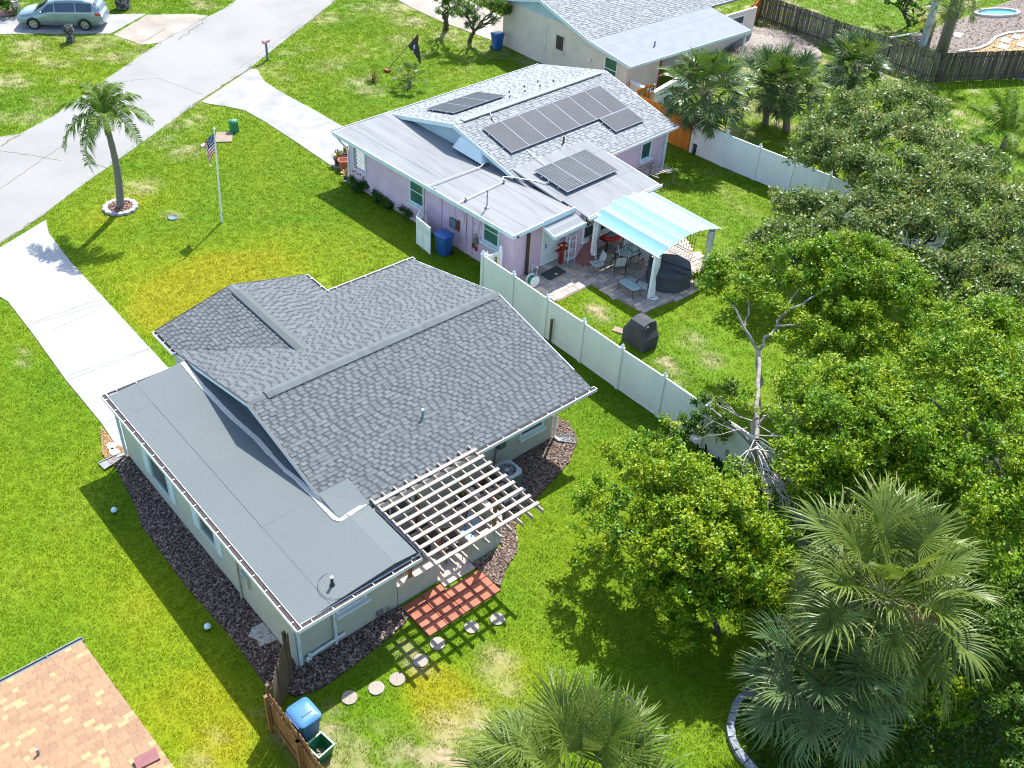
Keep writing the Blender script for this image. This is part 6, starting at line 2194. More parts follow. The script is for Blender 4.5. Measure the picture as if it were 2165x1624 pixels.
# heap of trellis panels and debris at the back corner of the pink house
db = thing('trellis_stack', 'stack of broken white trellis panels leaning behind the pink house', 'trellis', (29.0, -36.2, 0))
rr = random.Random(8)
for i in range(7):
    mb = MB(); p0 = Vector((29.75 - i * .2, -35.4 - i * .06, .75 + rr.uniform(-.03, .03))); mb.beam(p0, p0 + Vector((-.25, -1.35, .05)), .045, .03); mb.build('slat', M['rawwood'], db)
mb = MB(); mb.beam((29.9, -36.0, .72), (28.3, -36.5, .74), .05, .04); mb.beam((29.6, -35.5, .70), (28.3, -35.75, .71), .05, .04); mb.build('frame', M['rawwood'], db, kind='stuff')
for x, y in ((29.6, -35.6), (28.5, -35.9), (29.6, -36.6), (28.3, -36.9)):
    mb = MB(); mb.beam((x, y, 0), (x, y, .7), .06, .06, up=(1, 0, 0)); mb.build('leg', M['oldwood'], db)
mb = MB(); mb.prism([(28.2, -34.3), (27.6, -34.6), (27.5, -34.2), (28.1, -33.9)], 0, .9); mb.solo('crate_stack', M['limestone'], 'pale weathered crate beside the trellis stack', 'crate', (27.9, -34.2, 0))
mb = MB(); mb.beam((28.5, -34.7, .02), (27.4, -34.9, 1.0), .25, .03); mb.solo('leaning_board', M['paleaqua'], 'pale board leaning on the crate behind the pink house', 'board', (28.5, -34.7, 0))
p = at(1468, 325)
mb = MB(); mb.lathe((p[0], p[1], 0), [(.13, 0), (.14, .55), (.1, .57)], 12); mb.solo('dark_can', M['black'], 'dark narrow can standing at the foot of the white fence by the orange one', 'can', (p[0], p[1], 0))

# white lattice screen round the bin at the pink house
sc_ = thing('lattice_screen', 'white three panel lattice screen beside the blue bin at the pink house wall', 'screen', (30.9, -23.2, 0))
for (p, q_) in (((31.95, -24.05), (31.25, -23.12)), ((31.25, -23.12), (30.72, -23.08)), ((30.70, -23.08), (30.12, -23.02))):
    P, Q = V3((*p, 0)), V3((*q_, 0)); d = (Q - P).normalized(); s = ZV.cross(d)
    mb = MB(); mb.beam(P + d * .03 + ZV * .42, Q - d * .03 + ZV * .42, .025, .8); pn = mb.build('panel', M['vinyl'], sc_)
    mb = MB()
    ln = (Q - P).length - .06
    for i in range(9):
        a = P + d * (.03 + ln * (i + .5) / 9)
        mb.obox(a + ZV * 1.06, d * .012, s * .008, ZV * .24)
    for i in range(7):
        mb.beam(P + d * .03 + ZV * (.85 + i * .072) + s * .0005, Q - d * .03 + ZV * (.85 + i * .072) + s * .0005, .014, .02)
    mb.build('lattice', M['vinyl'], pn, kind='stuff')
    mb = MB(); mb.beam(P + ZV * 1.34, Q + ZV * 1.34, .05, .06); mb.build('rail', M['vinyl'], pn)
    for e in (P, Q):
        mb = MB(); c = e + d * (.026 if e is P else -.026); mb.obox(c + ZV * .66, d * .022, s * .024, ZV * .64); mb.build('post', M['vinyl'], pn)

# ------------------------------------------------------------------ street furniture and front yards
mp = at(565.8, 127.5)
mbx = thing('mailbox', 'pink mailbox on a blue grey post at the road edge', 'mailbox', (mp[0], mp[1], 0))
mb = MB(); mb.box(mp[0] - .05, mp[0] + .05, mp[1] - .05, mp[1] + .05, 0, 1.05); mb.build('post', M['slate'], mbx)
mb = MB(); k = 10
vs = []
for a in (-.26, .26):
    vs += [(mp[0] + a * .45 - .13 * .9, mp[1] + a * .9 + .13 * .45 * .0, 1.06)]
    vs = vs[:-1]
dirm = Vector((.35, -.94, 0)).normalized(); sid = Vector((.94, .35, 0)).normalized()
prof = [(-.1, 0), (.1, 0), (.1, .12), (.07, .19), (0, .22), (-.07, .19), (-.1, .12)]
vs = [Vector((mp[0], mp[1], 1.06)) + sid * a + dirm * e + ZV * z for e in (-.25, .25) for a, z in prof]
n = len(prof)
mb.add(vs, [(i, (i + 1) % n, n + (i + 1) % n, n + i) for i in range(n)] + [tuple(range(n - 1, -1, -1)), tuple(range(n, 2 * n))])
bx = mb.build('box', M['mailpink'], mbx)
mb = MB(); c = Vector((mp[0], mp[1], 1.14)) + sid * .112; mb.obox(c + dirm * .05, dirm * .02, ZV * .05, sid * .006); mb.obox(c - dirm * .06, dirm * .02, ZV * .05, sid * .006); mb.build('number', M['slate'], bx, kind='stuff')

fpx = thing('flagpole', 'white flagpole standing in the front lawn with a limp flag', 'flagpole', (37.87, -17.12, 0))
PT = V3(at(452.9, 275, 4.45))
mb = MB(); mb.tube([(37.87, -17.12, 0), Vector((37.87, -17.12, 0)).lerp(PT, .5), PT], [.05, .04, .03], 10); mb.lathe(PT, [(.03, 0), (.06, .04), (.055, .09), (0, .12)], 10); mb.build('pole', M['flagpole'], fpx)
fl = thing('flag', 'limp flag of red and white stripes with a starred blue corner, hanging on the pole', 'flag', (37.9, -17.0, 2.5))
# hanging cloth: folds drop from the hoist; the strips run down its length
rr = random.Random(4)
fdir = Vector((-CM[0][0], -CM[0][1], 0)).normalized(); fn = fdir.cross(ZV).normalized()
TOP = PT - ZV * .16
ncol, nrow = 13, 16
def cloth(i, j):      # i: stripe 0..13 from the hoist-top, j: fly 0..16
    s = i / ncol; t = j / nrow
    x = .04 + .46 * math.sin(1.57 * min(1, t * 1.6)) * (1 - .3 * s) + .05 * math.sin(j * .7 + i * .5) * t
    z = -.82 * s - .92 * t + .12 * t * s
    y = .09 * math.sin(i * .9 + j * .55) * (.25 + t)
    return TOP + fdir * x + fn * y + ZV * z
def cloth_part(name, i0, i1, j0, j1, m):
    n = j1 - j0 + 1
    mb = MB()
    mb.add([cloth(i, j) for i in range(i0, i1 + 1) for j in range(j0, j1 + 1)], [(a * n + b, a * n + b + 1, (a + 1) * n + b + 1, (a + 1) * n + b) for a in range(i1 - i0) for b in range(n - 1)], 0, True)
    mb.build(name, m, fl)


for i in range(ncol):
    cloth_part('stripe', i, i + 1, 6 if i < 7 else 0, nrow, M['flagred'] if i % 2 == 0 else M['flagwhite'])
cloth_part('canton', 0, 7, 0, 6, M['flagblue'])
mb = MB()
for i in range(6):
    for j in range(5):
        c = cloth(.7 + i, .7 + j)
        for s_ in (-1, 1):
            q_ = c + fn * .012 * s_
            mb.add([q_ + (fdir * math.cos(t) + ZV * math.sin(t)) * (.026 if k % 2 == 0 else .011) for k, t in enumerate([1.5708 + 6.2832 * m / 10 for m in range(10)])], [tuple(range(10))])
mb.build('star', M['flagwhite'], fl, kind='stuff')

ub = thing('utility_pedestal', 'short green utility pedestal in the front lawn by the neighbour drive', 'utility box', (45.83, -22.15, 0))
mb = MB(); mb.lathe((45.83, -22.15, 0), [(.26, 0), (.25, .5), (.28, .5), (.28, .56), (.2, .64), (.05, .68)], 8, smooth=False, sx=.85); mb.build('cover', M['utilgreen'], ub)
p = at(474, 291); mb = MB(); mb.obox((p[0], p[1], .02), (.5, -.3, 0), (.22, .36, 0), (0, 0, .035)); mb.solo('meter_slab', M['sandy'], 'flat tan concrete lid in the lawn beside the green pedestal', 'lid', (p[0], p[1], 0))
p = at(435, 308); mb = MB(); mb.lathe((p[0], p[1], 0), [(.28, .02), (.26, .06), (.1, .07)], 14, sx=.7); mb.solo('white_lid', M['limestone'], 'small white oval lid in the lawn left of the flag', 'lid', (p[0], p[1], 0))
p = at(366, 461); vl = thing('valve_cover', 'round dark grey valve cover set in the front lawn below the palm', 'valve cover', (p[0], p[1], 0))
mb = MB(); mb.lathe((p[0], p[1], 0), [(.23, .0), (.23, .05), (.2, .055), (.2, .045), (.02, .05)], 20); mb.build('plate', M['slate'], vl)

# leaning pirate style flag stuck in the lawn
pf = at(819, 152)
fg = thing('garden_flag', 'faded black pointed flag on a leaning pole in the lawn of the pink house', 'flag', (pf[0], pf[1], 0))
A_ = Vector((pf[0], pf[1], .1))
tip = at(885, 71, 2.35); B_ = V3(tip)
mb = MB(); mb.tube([A_, B_], .022, 6); mb.build('pole', M['maroon'], fg)
mb = MB(); mb.obox(A_ + Vector((0, 0, -.02)), (.16, .05, 0), (-.04, .12, 0), (0, 0, .07)); mb.build('base', M['rust'], fg)
dn = (B_ - A_).normalized()
mb = MB()
vs = []
n = 7
for i in range(n + 1):
    t = i / n
    top = B_ - dn * (.02 + 1.25 * t)
    lowz = B_ + Vector((.12 * t - .15, -.34 * t - .12, -1.05 - .9 * (1 - t) * .9))
    for j in range(6):
        s = j / 5
        w = (1 - s)
        q_ = (B_ - dn * (.95 * t * w)) * 1.0
        q_ = q_ + Vector((-.10 * s + .03 * math.sin(i * 1.7 + j), -.05 * s + .06 * math.sin(i * 2.1 + j * .7), -1.75 * s))
        vs.append(q_)
mb.add(vs, [(i * 6 + j, i * 6 + j + 1, (i + 1) * 6 + j + 1, (i + 1) * 6 + j) for i in range(n) for j in range(5)], 0, True)
fc = mb.build('cloth', M['pirate'], fg)
mb = MB()
for k_, (t, s) in enumerate(((3, .22), (3.2, .32), (4, .42))):
    q_ = V3(vs[int(t) * 6 + 1]) + Vector((-.03, .06, -.1 - .12 * k_))
    mb.obox(q_, (.05, -.08, .02 * (-1) ** k_), (.01, .0, .03), (.012, .012, 0))
mb.build('emblem', M['flagwhite'], fc, kind='stuff')

# old tree stumps across the street
for (u, v, s, lb) in ((150, 89, .42, 'short twisted grey tree stump on the grass in front of the van'), (262, 18, .75, 'large grey black tree stump beyond the van tail')):
    p = at(u, v)
    st = thing('tree_stump', lb, 'tree stump', (p[0], p[1], 0), 'old tree stumps across the road')
    mb = MB(); h = 1.0 if s < .5 else 1.25
    mb.lathe((p[0], p[1], 0), [(s * .62, 0), (s * .55, h * .25), (s * .62, h * .5), (s * .75, h * .75), (s * .55, h), (s * .1, h * .93)], 11, smooth=False)
    rr = random.Random(u)
    mb.v = [(x + rr.uniform(-.08, .08) * s * 1.6, y + rr.uniform(-.08, .08) * s * 1.6, max(0, z + rr.uniform(-.06, .06))) for x, y, z in mb.v]
    for k in range(3):
        t = rr.uniform(0, 6.28); mb.tube([(p[0], p[1], h * .6), (p[0] + s * math.cos(t) * .8, p[1] + s * math.sin(t) * .8, h * (.8 + .2 * k))], [s * .3, s * .12], 7)
    mb.build('trunk', M['stump'], st)

# stuff at the left of the van
p = at(37, 30); b_ = thing('block_pillar', 'hollow concrete block pillar in front of the hedge by the van', 'pillar', (p[0], p[1], 0))
mb = MB()
mb.box(p[0] - .2, p[0] + .2, p[1] - .2, p[1] + .2, 0, .78)
mb.box(p[0] - .2, p[0] - .14, p[1] - .2, p[1] + .2, .78, .84); mb.box(p[0] + .14, p[0] + .2, p[1] - .2, p[1] + .2, .78, .84); mb.box(p[0] - .139, p[0] + .139, p[1] - .2, p[1] - .14, .78, .84); mb.box(p[0] - .139, p[0] + .139, p[1] + .14, p[1] + .2, .78, .84)
mb.build('block', M['limestone'], b_)
p = at(8, 33); mb = MB(); mb.obox((p[0], p[1], .14), (.05, .55, 0), (.12, -.01, 0), (0, 0, .14)); mb.solo('kerb_block', M['mailpink'], 'low pinkish concrete block at the far left edge by the drive', 'block', (p[0], p[1], 0))

# ------------------------------------------------------------------ minivan
def minivan(label, loc, rz):
    v = thing('minivan', label, 'minivan', loc, None, rz)
    # stations along the length: x, sill z, belt z, roof z, half widths at sill, belt, roof
    st = [(2.56, .42, .66, .70, .70, .66, .60), (2.50, .32, .74, .80, .84, .80, .70), (2.25, .26, .84, .92, .95, .92, .80), (1.75, .24, .93, 1.02, .97, .96, .86), (1.35, .24, .98, 1.10, .98, .97, .86),
          (.95, .24, 1.0, 1.36, .98, .975, .80), (.55, .24, 1.01, 1.60, .98, .975, .745), (.1, .24, 1.02, 1.70, .98, .975, .73), (-.7, .24, 1.03, 1.74, .98, .975, .73), (-1.5, .24, 1.05, 1.73, .98, .975, .725),
          (-2.05, .26, 1.07, 1.68, .97, .96, .71), (-2.35, .30, 1.08, 1.40, .94, .92, .76), (-2.50, .36, 1.0, 1.06, .88, .86, .78), (-2.56, .42, .80, .84, .80, .78, .72)]
    ring = []
    for x, zs, zb, zr, ws, wb, wr in st:
        half = [(ws * .8, zs - .02), (ws, zs + .08), (ws + .01, (zs + zb) / 2), (wb, zb), (wr + .02, zr - .06), (wr * .88, zr - .005), (wr * .4, zr + .02)]
        ring.append([(x, -a, b) for a, b in half] + [(x, a, b) for a, b in half[::-1]])
    n = len(ring[0])
    mb = MB()
    vs = [p for r in ring for p in r]
    fs = [(i * n + j, i * n + j + 1, (i + 1) * n + j + 1, (i + 1) * n + j) for i in range(len(st) - 1) for j in range(n - 1)]
    fs += [(i * n + n - 1, i * n, (i + 1) * n, (i + 1) * n + n - 1) for i in range(len(st) - 1)]
    fs += [tuple(range(n)), tuple(len(vs) - 1 - i for i in range(n))]
    mb.add(vs, fs, 0, True)
    mb.build('body', M['vanpaint'], v, local=True)

    def at_side(x, f, s, off=.012):
        for a, b in zip(st[:-1], st[1:]):
            if b[0] <= x <= a[0]:
                t = (a[0] - x) / (a[0] - b[0])
                zb = a[2] + (b[2] - a[2]) * t; zr = a[3] + (b[3] - a[3]) * t - .06
                wb = a[5] + (b[5] - a[5]) * t; wr = a[6] + (b[6] - a[6]) * t + .02
                return (x, s * (wb + (wr - wb) * f + off), zb + (zr - zb) * f + .004)
    for s in (-1, 1):
        for (xa, xb, fa, fb) in ((1.15, .22, .12, .88), (.14, -1.02, .1, .9), (-1.10, -2.02, .1, .9)):
            m2 = MB()
            k = 6
            vs = []
            for i in range(k + 1):
                x = xa + (xb - xa) * i / k
                top = fb if x < .62 else fb * max(.15, (1.18 - x) / .56)
                vs += [at_side(x, fa, s), at_side(x, max(top, fa + .02), s)]
            m2.add(vs, [(2 * i, 2 * i + 1, 2 * i + 3, 2 * i + 2) if s > 0 else (2 * i, 2 * i + 2, 2 * i + 3, 2 * i + 1) for i in range(k)])
            m2.build('side_window', M['vanglass'], v, local=True)
        for x in (.18, -1.06):
            m2 = MB()
            a = at_side(x, 0, s, .004)
            m2.beam((x, s * .992, .36), a, .012, .012); m2.build('door_seam', M['black'], v, local=True)
        m2 = MB(); m2.beam((.9, s * .994, .98), (-2.0, s * .978, 1.0), .012, .012); m2.build('side_trim', M['slate'], v, local=True)
        for x in (.36, -.05):
            m2 = MB(); m2.box(x - .09, x + .09, s * .985 - .02, s * .985 + .02, .86, .90); m2.build('handle', M['vanpaint'], v, local=True)
        m2 = MB(); m2.blob((.98, s * 1.06, 1.08), .09, .12, .08, 2, .05); m2.build('mirror', M['vanpaint'], v, local=True)
        m2 = MB(); m2.hexa([(-2.18, s * .955, .92), (-2.47, s * .90, .90), (-2.42, s * .93, 1.04), (-2.2, s * .955, 1.06), (-2.18, s * .985, .92), (-2.52, s * .915, .90), (-2.46, s * .945, 1.05), (-2.2, s * .985, 1.07)]); m2.build('tail_light', M['taillight'], v, local=True)
        m2 = MB(); m2.hexa([(2.2, s * .9, .72), (2.52, s * .66, .64), (2.46, s * .7, .76), (2.15, s * .88, .86), (2.2, s * .965, .72), (2.57, s * .70, .64), (2.5, s * .76, .77), (2.15, s * .945, .87)]); m2.build('headlight', M['headlight'], v, local=True)
        m2 = MB(); m2.beam((.2, s * .66, 1.78), (-1.6, s * .65, 1.795), .04, .04); m2.build('roof_rail', M['vanpaint'], v, local=True)
        for x in (1.56, -1.48):
            w = MB(); w.tube([(x, s * .80, .34), (x, s * 1.0, .34)], .335, 22); wo = w.build('wheel', M['tyre'], v, local=True)
            w = MB(); w.tube([(x, s * .97, .34), (x, s * 1.008, .34)], .235, 20)
            w.build('rim', M['rim'], wo, local=True)
            w = MB()
            for j in range(7):
                t = 6.2832 * (j + .5) / 7
                w.obox((x + .145 * math.cos(t), s * 1.009, .34 + .145 * math.sin(t)), (.07 * math.cos(t), 0, .07 * math.sin(t)), (-.022 * math.sin(t), 0, .022 * math.cos(t)), (0, .004, 0))
            w.build('rim_slot', M['black'], wo, local=True, kind='stuff')
            a = MB()
            pts = [(x + .385 * math.cos(t), s * .985, .34 + .385 * math.sin(t)) for t in [math.pi * (i / 14 * 1.1 - .05) for i in range(15)]]
            a.tube(pts, .035, 6); a.build('wheel_arch', M['black'], v, local=True)
    m2 = MB(); m2.add([(1.42, -.78, 1.10), (1.42, .78, 1.10), (.62, .66, 1.61), (.62, -.66, 1.61)], [(0, 1, 2, 3)]); m2.v = [(x + .03, y, z + .03) for x, y, z in m2.v]; m2.build('windscreen', M['vanglass'], v, local=True)
    m2 = MB(); m2.add([(-2.10, -.66, 1.62), (-2.10, .66, 1.62), (-2.46, .74, 1.14), (-2.46, -.74, 1.14)], [(0, 1, 2, 3)]); m2.v = [(x - .05, y, z + .03) for x, y, z in m2.v]; m2.build('rear_window', M['vanglass'], v, local=True)
    m2 = MB(); m2.box(-2.60, -2.50, -.82, .82, .42, .66); m2.build('bumper', M['vanpaint'], v, local=True)
    m2 = MB(); m2.box(-.55, .05, -.36, .36, 1.755, 1.77); m2.build('sunroof', M['vanglass'], v, local=True)
    return v


w0, w1 = at(80, 64), at(176, 66)
dv = Vector((w0[0] - w1[0], w0[1] - w1[1], 0))
vd = dv.normalized(); vs_ = Vector((-vd.y, vd.x, 0))
near = vs_ if vs_.dot(Vector((-w0[0], -w0[1], 0))) > 0 else -vs_
mid = Vector(((w0[0] + w1[0]) / 2, (w0[1] + w1[1]) / 2, 0)) - near * .99 - vd * .04
print('van wheelbase', dv.length)
minivan('silver green minivan parked on the drive across the street', (mid.x, mid.y, .03), math.atan2(vd.y, vd.x))
# nose of another parked car at the left edge
p = at(-12, 66)
cr = thing('parked_car', 'sliver of a pale blue parked car cut off by the left edge', 'car', (p[0], p[1], .03), None, math.atan2(vd.y, vd.x))
mb = MB(); st = [(0, .35, .62, .75), (.25, .25, .78, .85), (1.3, .25, .92, .88), (2.0, .25, 1.4, .75), (3.4, .25, 1.42, .75), (4.2, .3, .95, .84), (4.4, .4, .8, .75)]
vs = []
for x, a, b, w in st:
    vs += [(x - .1, -w, a), (x - .1, -w, (a + b) / 2), (x - .1, -w * .85, b), (x - .1, w * .85, b), (x - .1, w, (a + b) / 2), (x - .1, w, a)]
mb.add(vs, [(i * 6 + j, i * 6 + (j + 1) % 6, (i + 1) * 6 + (j + 1) % 6, (i + 1) * 6 + j) for i in range(len(st) - 1) for j in range(6)] + [(5, 4, 3, 2, 1, 0), tuple(range(len(vs) - 6, len(vs)))], 0, True)
mb.build('body', M['cushblue'], cr, local=True)
for x in (.75, 3.4):
    for s in (-1, 1):
        mb = MB(); mb.tube([(x, s * .7, .32), (x, s * .86, .32)], .32, 16); mb.build('wheel', M['tyre'], cr, local=True)

# flower pots at the front corner of the pink house
def leafpot(label, p, r, h, m, leafm, seed, plant=True):
    t = thing('flower_pot', label, 'flower pot', (p[0], p[1], .03), 'flower pots at the front corner of the pink house')
    mb = MB(); mb.lathe((p[0], p[1], .03), [(r * .7, 0), (r * .95, h * .85), (r * 1.08, h * .86), (r * 1.08, h), (r * .92, h), (r * .9, h * .9), (r * .05, h * .88)], 16); mb.build('pot', m, t)
    mb = MB(); mb.lathe((p[0], p[1], .03 + h * .9), [(r * .9, 0), (r * .05, .02)], 14); mb.build('soil', M['potsoil'], t)
    if plant:
        rr = random.Random(seed)
        mb = MB()
        for i in range(70):
            a, e = rr.uniform(0, 6.28), rr.uniform(.1, 1.5)
            d = Vector((math.cos(a) * math.cos(e), math.sin(a) * math.cos(e), math.sin(e)))
            q_ = Vector((p[0], p[1], h)) + d * rr.uniform(.1, .36)
            u_ = d.cross(ZV).normalized() * .05
            mb.add([q_ - d * .06, q_ + u_, q_ + d * .08, q_ - u_], [(0, 1, 2, 3)])
        mb.build('foliage', leafm, t, kind='stuff')


leafpot('empty coral terracotta pot on the drive corner by the pink house', at(727, 358), .27, .5, M['terracotta'], None, 1, False)
leafpot('teal glazed pot with a small plant at the front corner of the pink house', at(732, 344), .28, .5, M['tealpot'], M['yellowblade'], 2)
leafpot('dark pot of yellow green leaves leftmost of the pots by the pink house', at(716, 349), .24, .4, M['bronze'], M['yellowblade'], 3)
leafpot('small reddish potted plant at the foot of the white downspout', at(733, 383), .15, .25, M['bronze'], M['flower'], 4)

# far right yard: pond, stone path, pole
pd = thing('pond', 'small oval blue pond with a cream stone rim in the mulched yard, top right', 'pond', (*at(2107, 30)[:2], 0))
c = at(2107, 30)
du = (at(2152, 30) - at(2062, 30)); L0 = np.linalg.norm(du) / 2; dv_ = (at(2107, 37) - at(2107, 22)); W0 = np.linalg.norm(dv_) / 2
ux, uy = Vector(du[:2]).normalized(), Vector(dv_[:2]).normalized()
def el(k, z): return [(c[0] + (ux.x * math.cos(t) * L0 + uy.x * math.sin(t) * W0) * k, c[1] + (ux.y * math.cos(t) * L0 + uy.y * math.sin(t) * W0) * k, z) for t in [6.2832 * i / 28 for i in range(28)]]
mb = MB(); mb.add(el(.93, .09), [tuple(range(28))][::1]); mb.build('water', M['poolwater'], pd)
mb = MB(); vs = el(1.12, .02) + el(1.1, .2) + el(.93, .2) + el(.9, .04); mb.add(vs, [(a * 28 + j, a * 28 + (j + 1) % 28, (a + 1) * 28 + (j + 1) % 28, (a + 1) * 28 + j) for a in range(3) for j in range(28)]); mb.build('rim', M['limestone'], pd)
PATHP = px((2030, 110), (2066, 107), (2088, 98), (2105, 82), (2130, 74), (2165, 70), (2230, 66), (2230, 118), (2100, 118))
sheet('gravel_path', PATHP, .045, M['orangegravel'])
mb = MB(); e = px((2025, 112), (2066, 106), (2088, 97), (2105, 81), (2130, 73), (2165, 69), (2230, 65))
pe = thing('path_edging', 'curved cream stone edging of the gravel path, top right', 'edging', (*e[2], 0))
for i in range(len(e) - 1):
    n_ = max(1, int((V3((*e[i + 1], 0)) - V3((*e[i], 0))).length / .5))
    for k in range(n_):
        a = V3((*e[i], .08)).lerp(V3((*e[i + 1], .08)), k / n_); b = V3((*e[i], .08)).lerp(V3((*e[i + 1], .08)), (k + .93) / n_)
        mb = MB(); mb.beam(a, b, .2, .14); mb.build('stone', M['limestone'], pe)
for (u, v, lb) in ((2125, 87, 'pale rectangular slab on the gravel path, farther from the fence'), (2121, 101, 'pale rectangular slab on the gravel path, next to the fence'), (2150, 80, 'pale slab on the gravel path nearest the right edge, upper'), (2160, 96, 'large round pale slab at the right edge of the gravel path'), (2024, 76, 'pale angular slab by the tall palm foot')):
    p = at(u, v); mb = MB(); mb.obox((p[0], p[1], .06), (.12, -.5, 0), (.3, .07, 0), (0, 0, .03)); mb.solo('path_slab', M['limestone'], lb, 'slab', (p[0], p[1], .03), 'slabs of the far gravel path')
p = at(1950, 97)
up = thing('utility_pole', 'pale blue grey concrete utility pole beyond the brown fence, top right', 'utility pole', (p[0], p[1], 0))
mb = MB(); mb.beam((p[0], p[1], 0), (p[0], p[1], 9), .42, .34, up=(1, 0, 0)); mb.build('pole', M['polewood'], up)
mb = MB(); mb.beam((p[0] + .3, p[1] + .5, 2.6), (p[0] + .2, p[1] - .9, 2.6), .06, .06); mb.build('arm', M['white'], up)
mb = MB(); q_ = at(1935, 72, .6); mb.beam((q_[0] + .6, q_[1] + 2.2, .6), (q_[0] - .2, q_[1] - 1.4, .6), .1, .08); mb.solo('fence_rail', M['white'], 'loose white rail crossing the yard beyond the brown fence', 'rail', (q_[0], q_[1], 0))

# straw and cuttings heap by the palms
mb = MB(); p = at(1622, 100)
bmx = MB(); bmx.blob((p[0], p[1], -.15), 3.3, 3.2, .62, 4, .18, lev=4)
hp = thing('cuttings_heap', 'grey heap of dry cuttings on the ground behind the cream house', 'heap', (p[0], p[1], 0))
bmx.build('heap', M['mound'], hp)
rr = random.Random(9)
mb = MB()
for i in range(2600):
    a, d = rr.uniform(0, 6.28), math.sqrt(rr.random())
    x, y = p[0] + 3.5 * d * math.cos(a), p[1] + 3.4 * d * math.sin(a)
    z = -.15 + .62 * math.sqrt(max(0, 1 - d * d)) + rr.uniform(-.05, .08)
    t = rr.uniform(0, 6.28); l = rr.uniform(.15, .4)
    u_ = Vector((math.cos(t), math.sin(t), rr.uniform(-.3, .3))) * l; w = Vector((-math.sin(t), math.cos(t), 0)) * .012
    c = Vector((x, y, max(z, .02)))
    mb.add([c - u_ - w, c - u_ + w, c + u_ + w, c + u_ - w], [(0, 1, 2, 3)])
mb.build('straw', fm, hp, kind='stuff') if False else None
for f in range(len(mb.m)):
    mb.m[f] = f % 3
mb.build('straw', fm, hp, kind='stuff')

# ------------------------------------------------------------------ foliage
def leaf_mesh(name, C, U, W, tone, m, smooth=False):
    """diamond leaves: centre C, half length vector U, half width vector W"""
    n = len(C)
    fold = np.cross(U, W); fold /= (np.linalg.norm(fold, axis=1, keepdims=True) + 1e-9)
    wl = np.linalg.norm(W, axis=1, keepdims=True)
    v = np.stack([C - U, C + W + fold * wl * .35, C + U, C - W + fold * wl * .35], 1).reshape(-1, 3)
    f = np.arange(n * 4).reshape(-1, 4)
    me = bpy.data.meshes.new(name)
    fast_mesh(me, v, f)
    a = me.attributes.new('tone', 'FLOAT', 'FACE')
    a.data.foreach_set('value', np.clip(tone, 0, 1).astype(np.float32))
    me.materials.append(m)
    return me


def unit(a):
    return a / (np.linalg.norm(a, axis=-1, keepdims=True) + 1e-9)


def crown_leaves(blobs, n, ll, lw, seed, clus=14, spread=.11, upb=.35, tone=(.15, .85), gap=.3, subs=10, srad=(.24, .44)):
    """each crown lump breaks into smaller clumps; leaves sit in twig clusters on the outside of the clumps"""
    r = np.random.default_rng(seed)
    sub = []
    for b in blobs:
        k = max(4, int(subs * (b[3] / .9) ** 1.3))
        for i in range(k):
            d = r.normal(size=3); d[2] = d[2] * .8 + upb; d /= np.linalg.norm(d)
            q = r.uniform(.5, .98)
            s = b[3] * r.uniform(*srad)
            sub.append((b[0] + d[0] * b[3] * q, b[1] + d[1] * b[3] * q, b[2] + d[2] * b[4] * q, s, s * r.uniform(.6, .85), r.uniform(*tone), d))
        for i in range(k // 2):      # sprigs that stick out past the outline
            d = r.normal(size=3); d[2] = abs(d[2]) * .5; d /= np.linalg.norm(d)
            s = b[3] * r.uniform(.12, .24)
            sub.append((b[0] + d[0] * b[3] * 1.12, b[1] + d[1] * b[3] * 1.12, b[2] + d[2] * b[4] * 1.12, s, s, r.uniform(*tone), d))
    vol = np.array([b[3] * b[3] for b in sub])
    Cs, Us, Ws, Ts = [], [], [], []
    up = np.array([0, 0, 1.0])
    for b, w in zip(sub, vol / vol.sum()):
        k = max(2, int(n * w / clus))
        d = r.normal(size=(k, 3)); d = unit(d + b[6] * .35 + up * upb * .6)
        rad = r.uniform(.55, 1.12, k) ** .7
        c = np.array(b[:3]) + d * rad[:, None] * np.array([b[3], b[3], b[4]])
        ax = unit(d * .8 + up * .5 + r.normal(size=(k, 3)) * .4)
        tc = b[5] * .55 + r.uniform(tone[0], tone[1], k) * .45
        for j in range(clus):
            t = r.uniform(-.9, 1.0, (k, 1))
            p = c + ax * t * spread * 1.3 + r.normal(size=(k, 3)) * spread * .5
            ld = unit(ax * .55 + r.normal(size=(k, 3)) * .75 + d * .25)
            wd_ = unit(np.cross(ld, up * 1.0 + d * .5 + r.normal(size=(k, 3)) * .45))
            s = r.uniform(.7, 1.25, (k, 1))
            Cs.append(p); Us.append(ld * ll * s); Ws.append(wd_ * lw * s)
            Ts.append(np.clip(tc + r.normal(size=k) * .12 + .15 * np.clip(t[:, 0], 0, 1), 0, 1))
    return np.concatenate(Cs), np.concatenate(Us), np.concatenate(Ws), np.concatenate(Ts)


def limb(mb, p, q, r0, r1, seed, sag=.08, n=6, m=0):
    rr = random.Random(seed)
    p, q = V3(p), V3(q)
    ln = (q - p).length
    pts = []
    for i in range(n + 1):
        t = i / n
        j = math.sin(math.pi * t) * ln * sag
        pts.append(p.lerp(q, t) + Vector((rr.uniform(-1, 1), rr.uniform(-1, 1), rr.uniform(-.2, 1))) * j)
    mb.tube(pts, [r0 + (r1 - r0) * i / n for i in range(n + 1)], 7, m)
    return pts


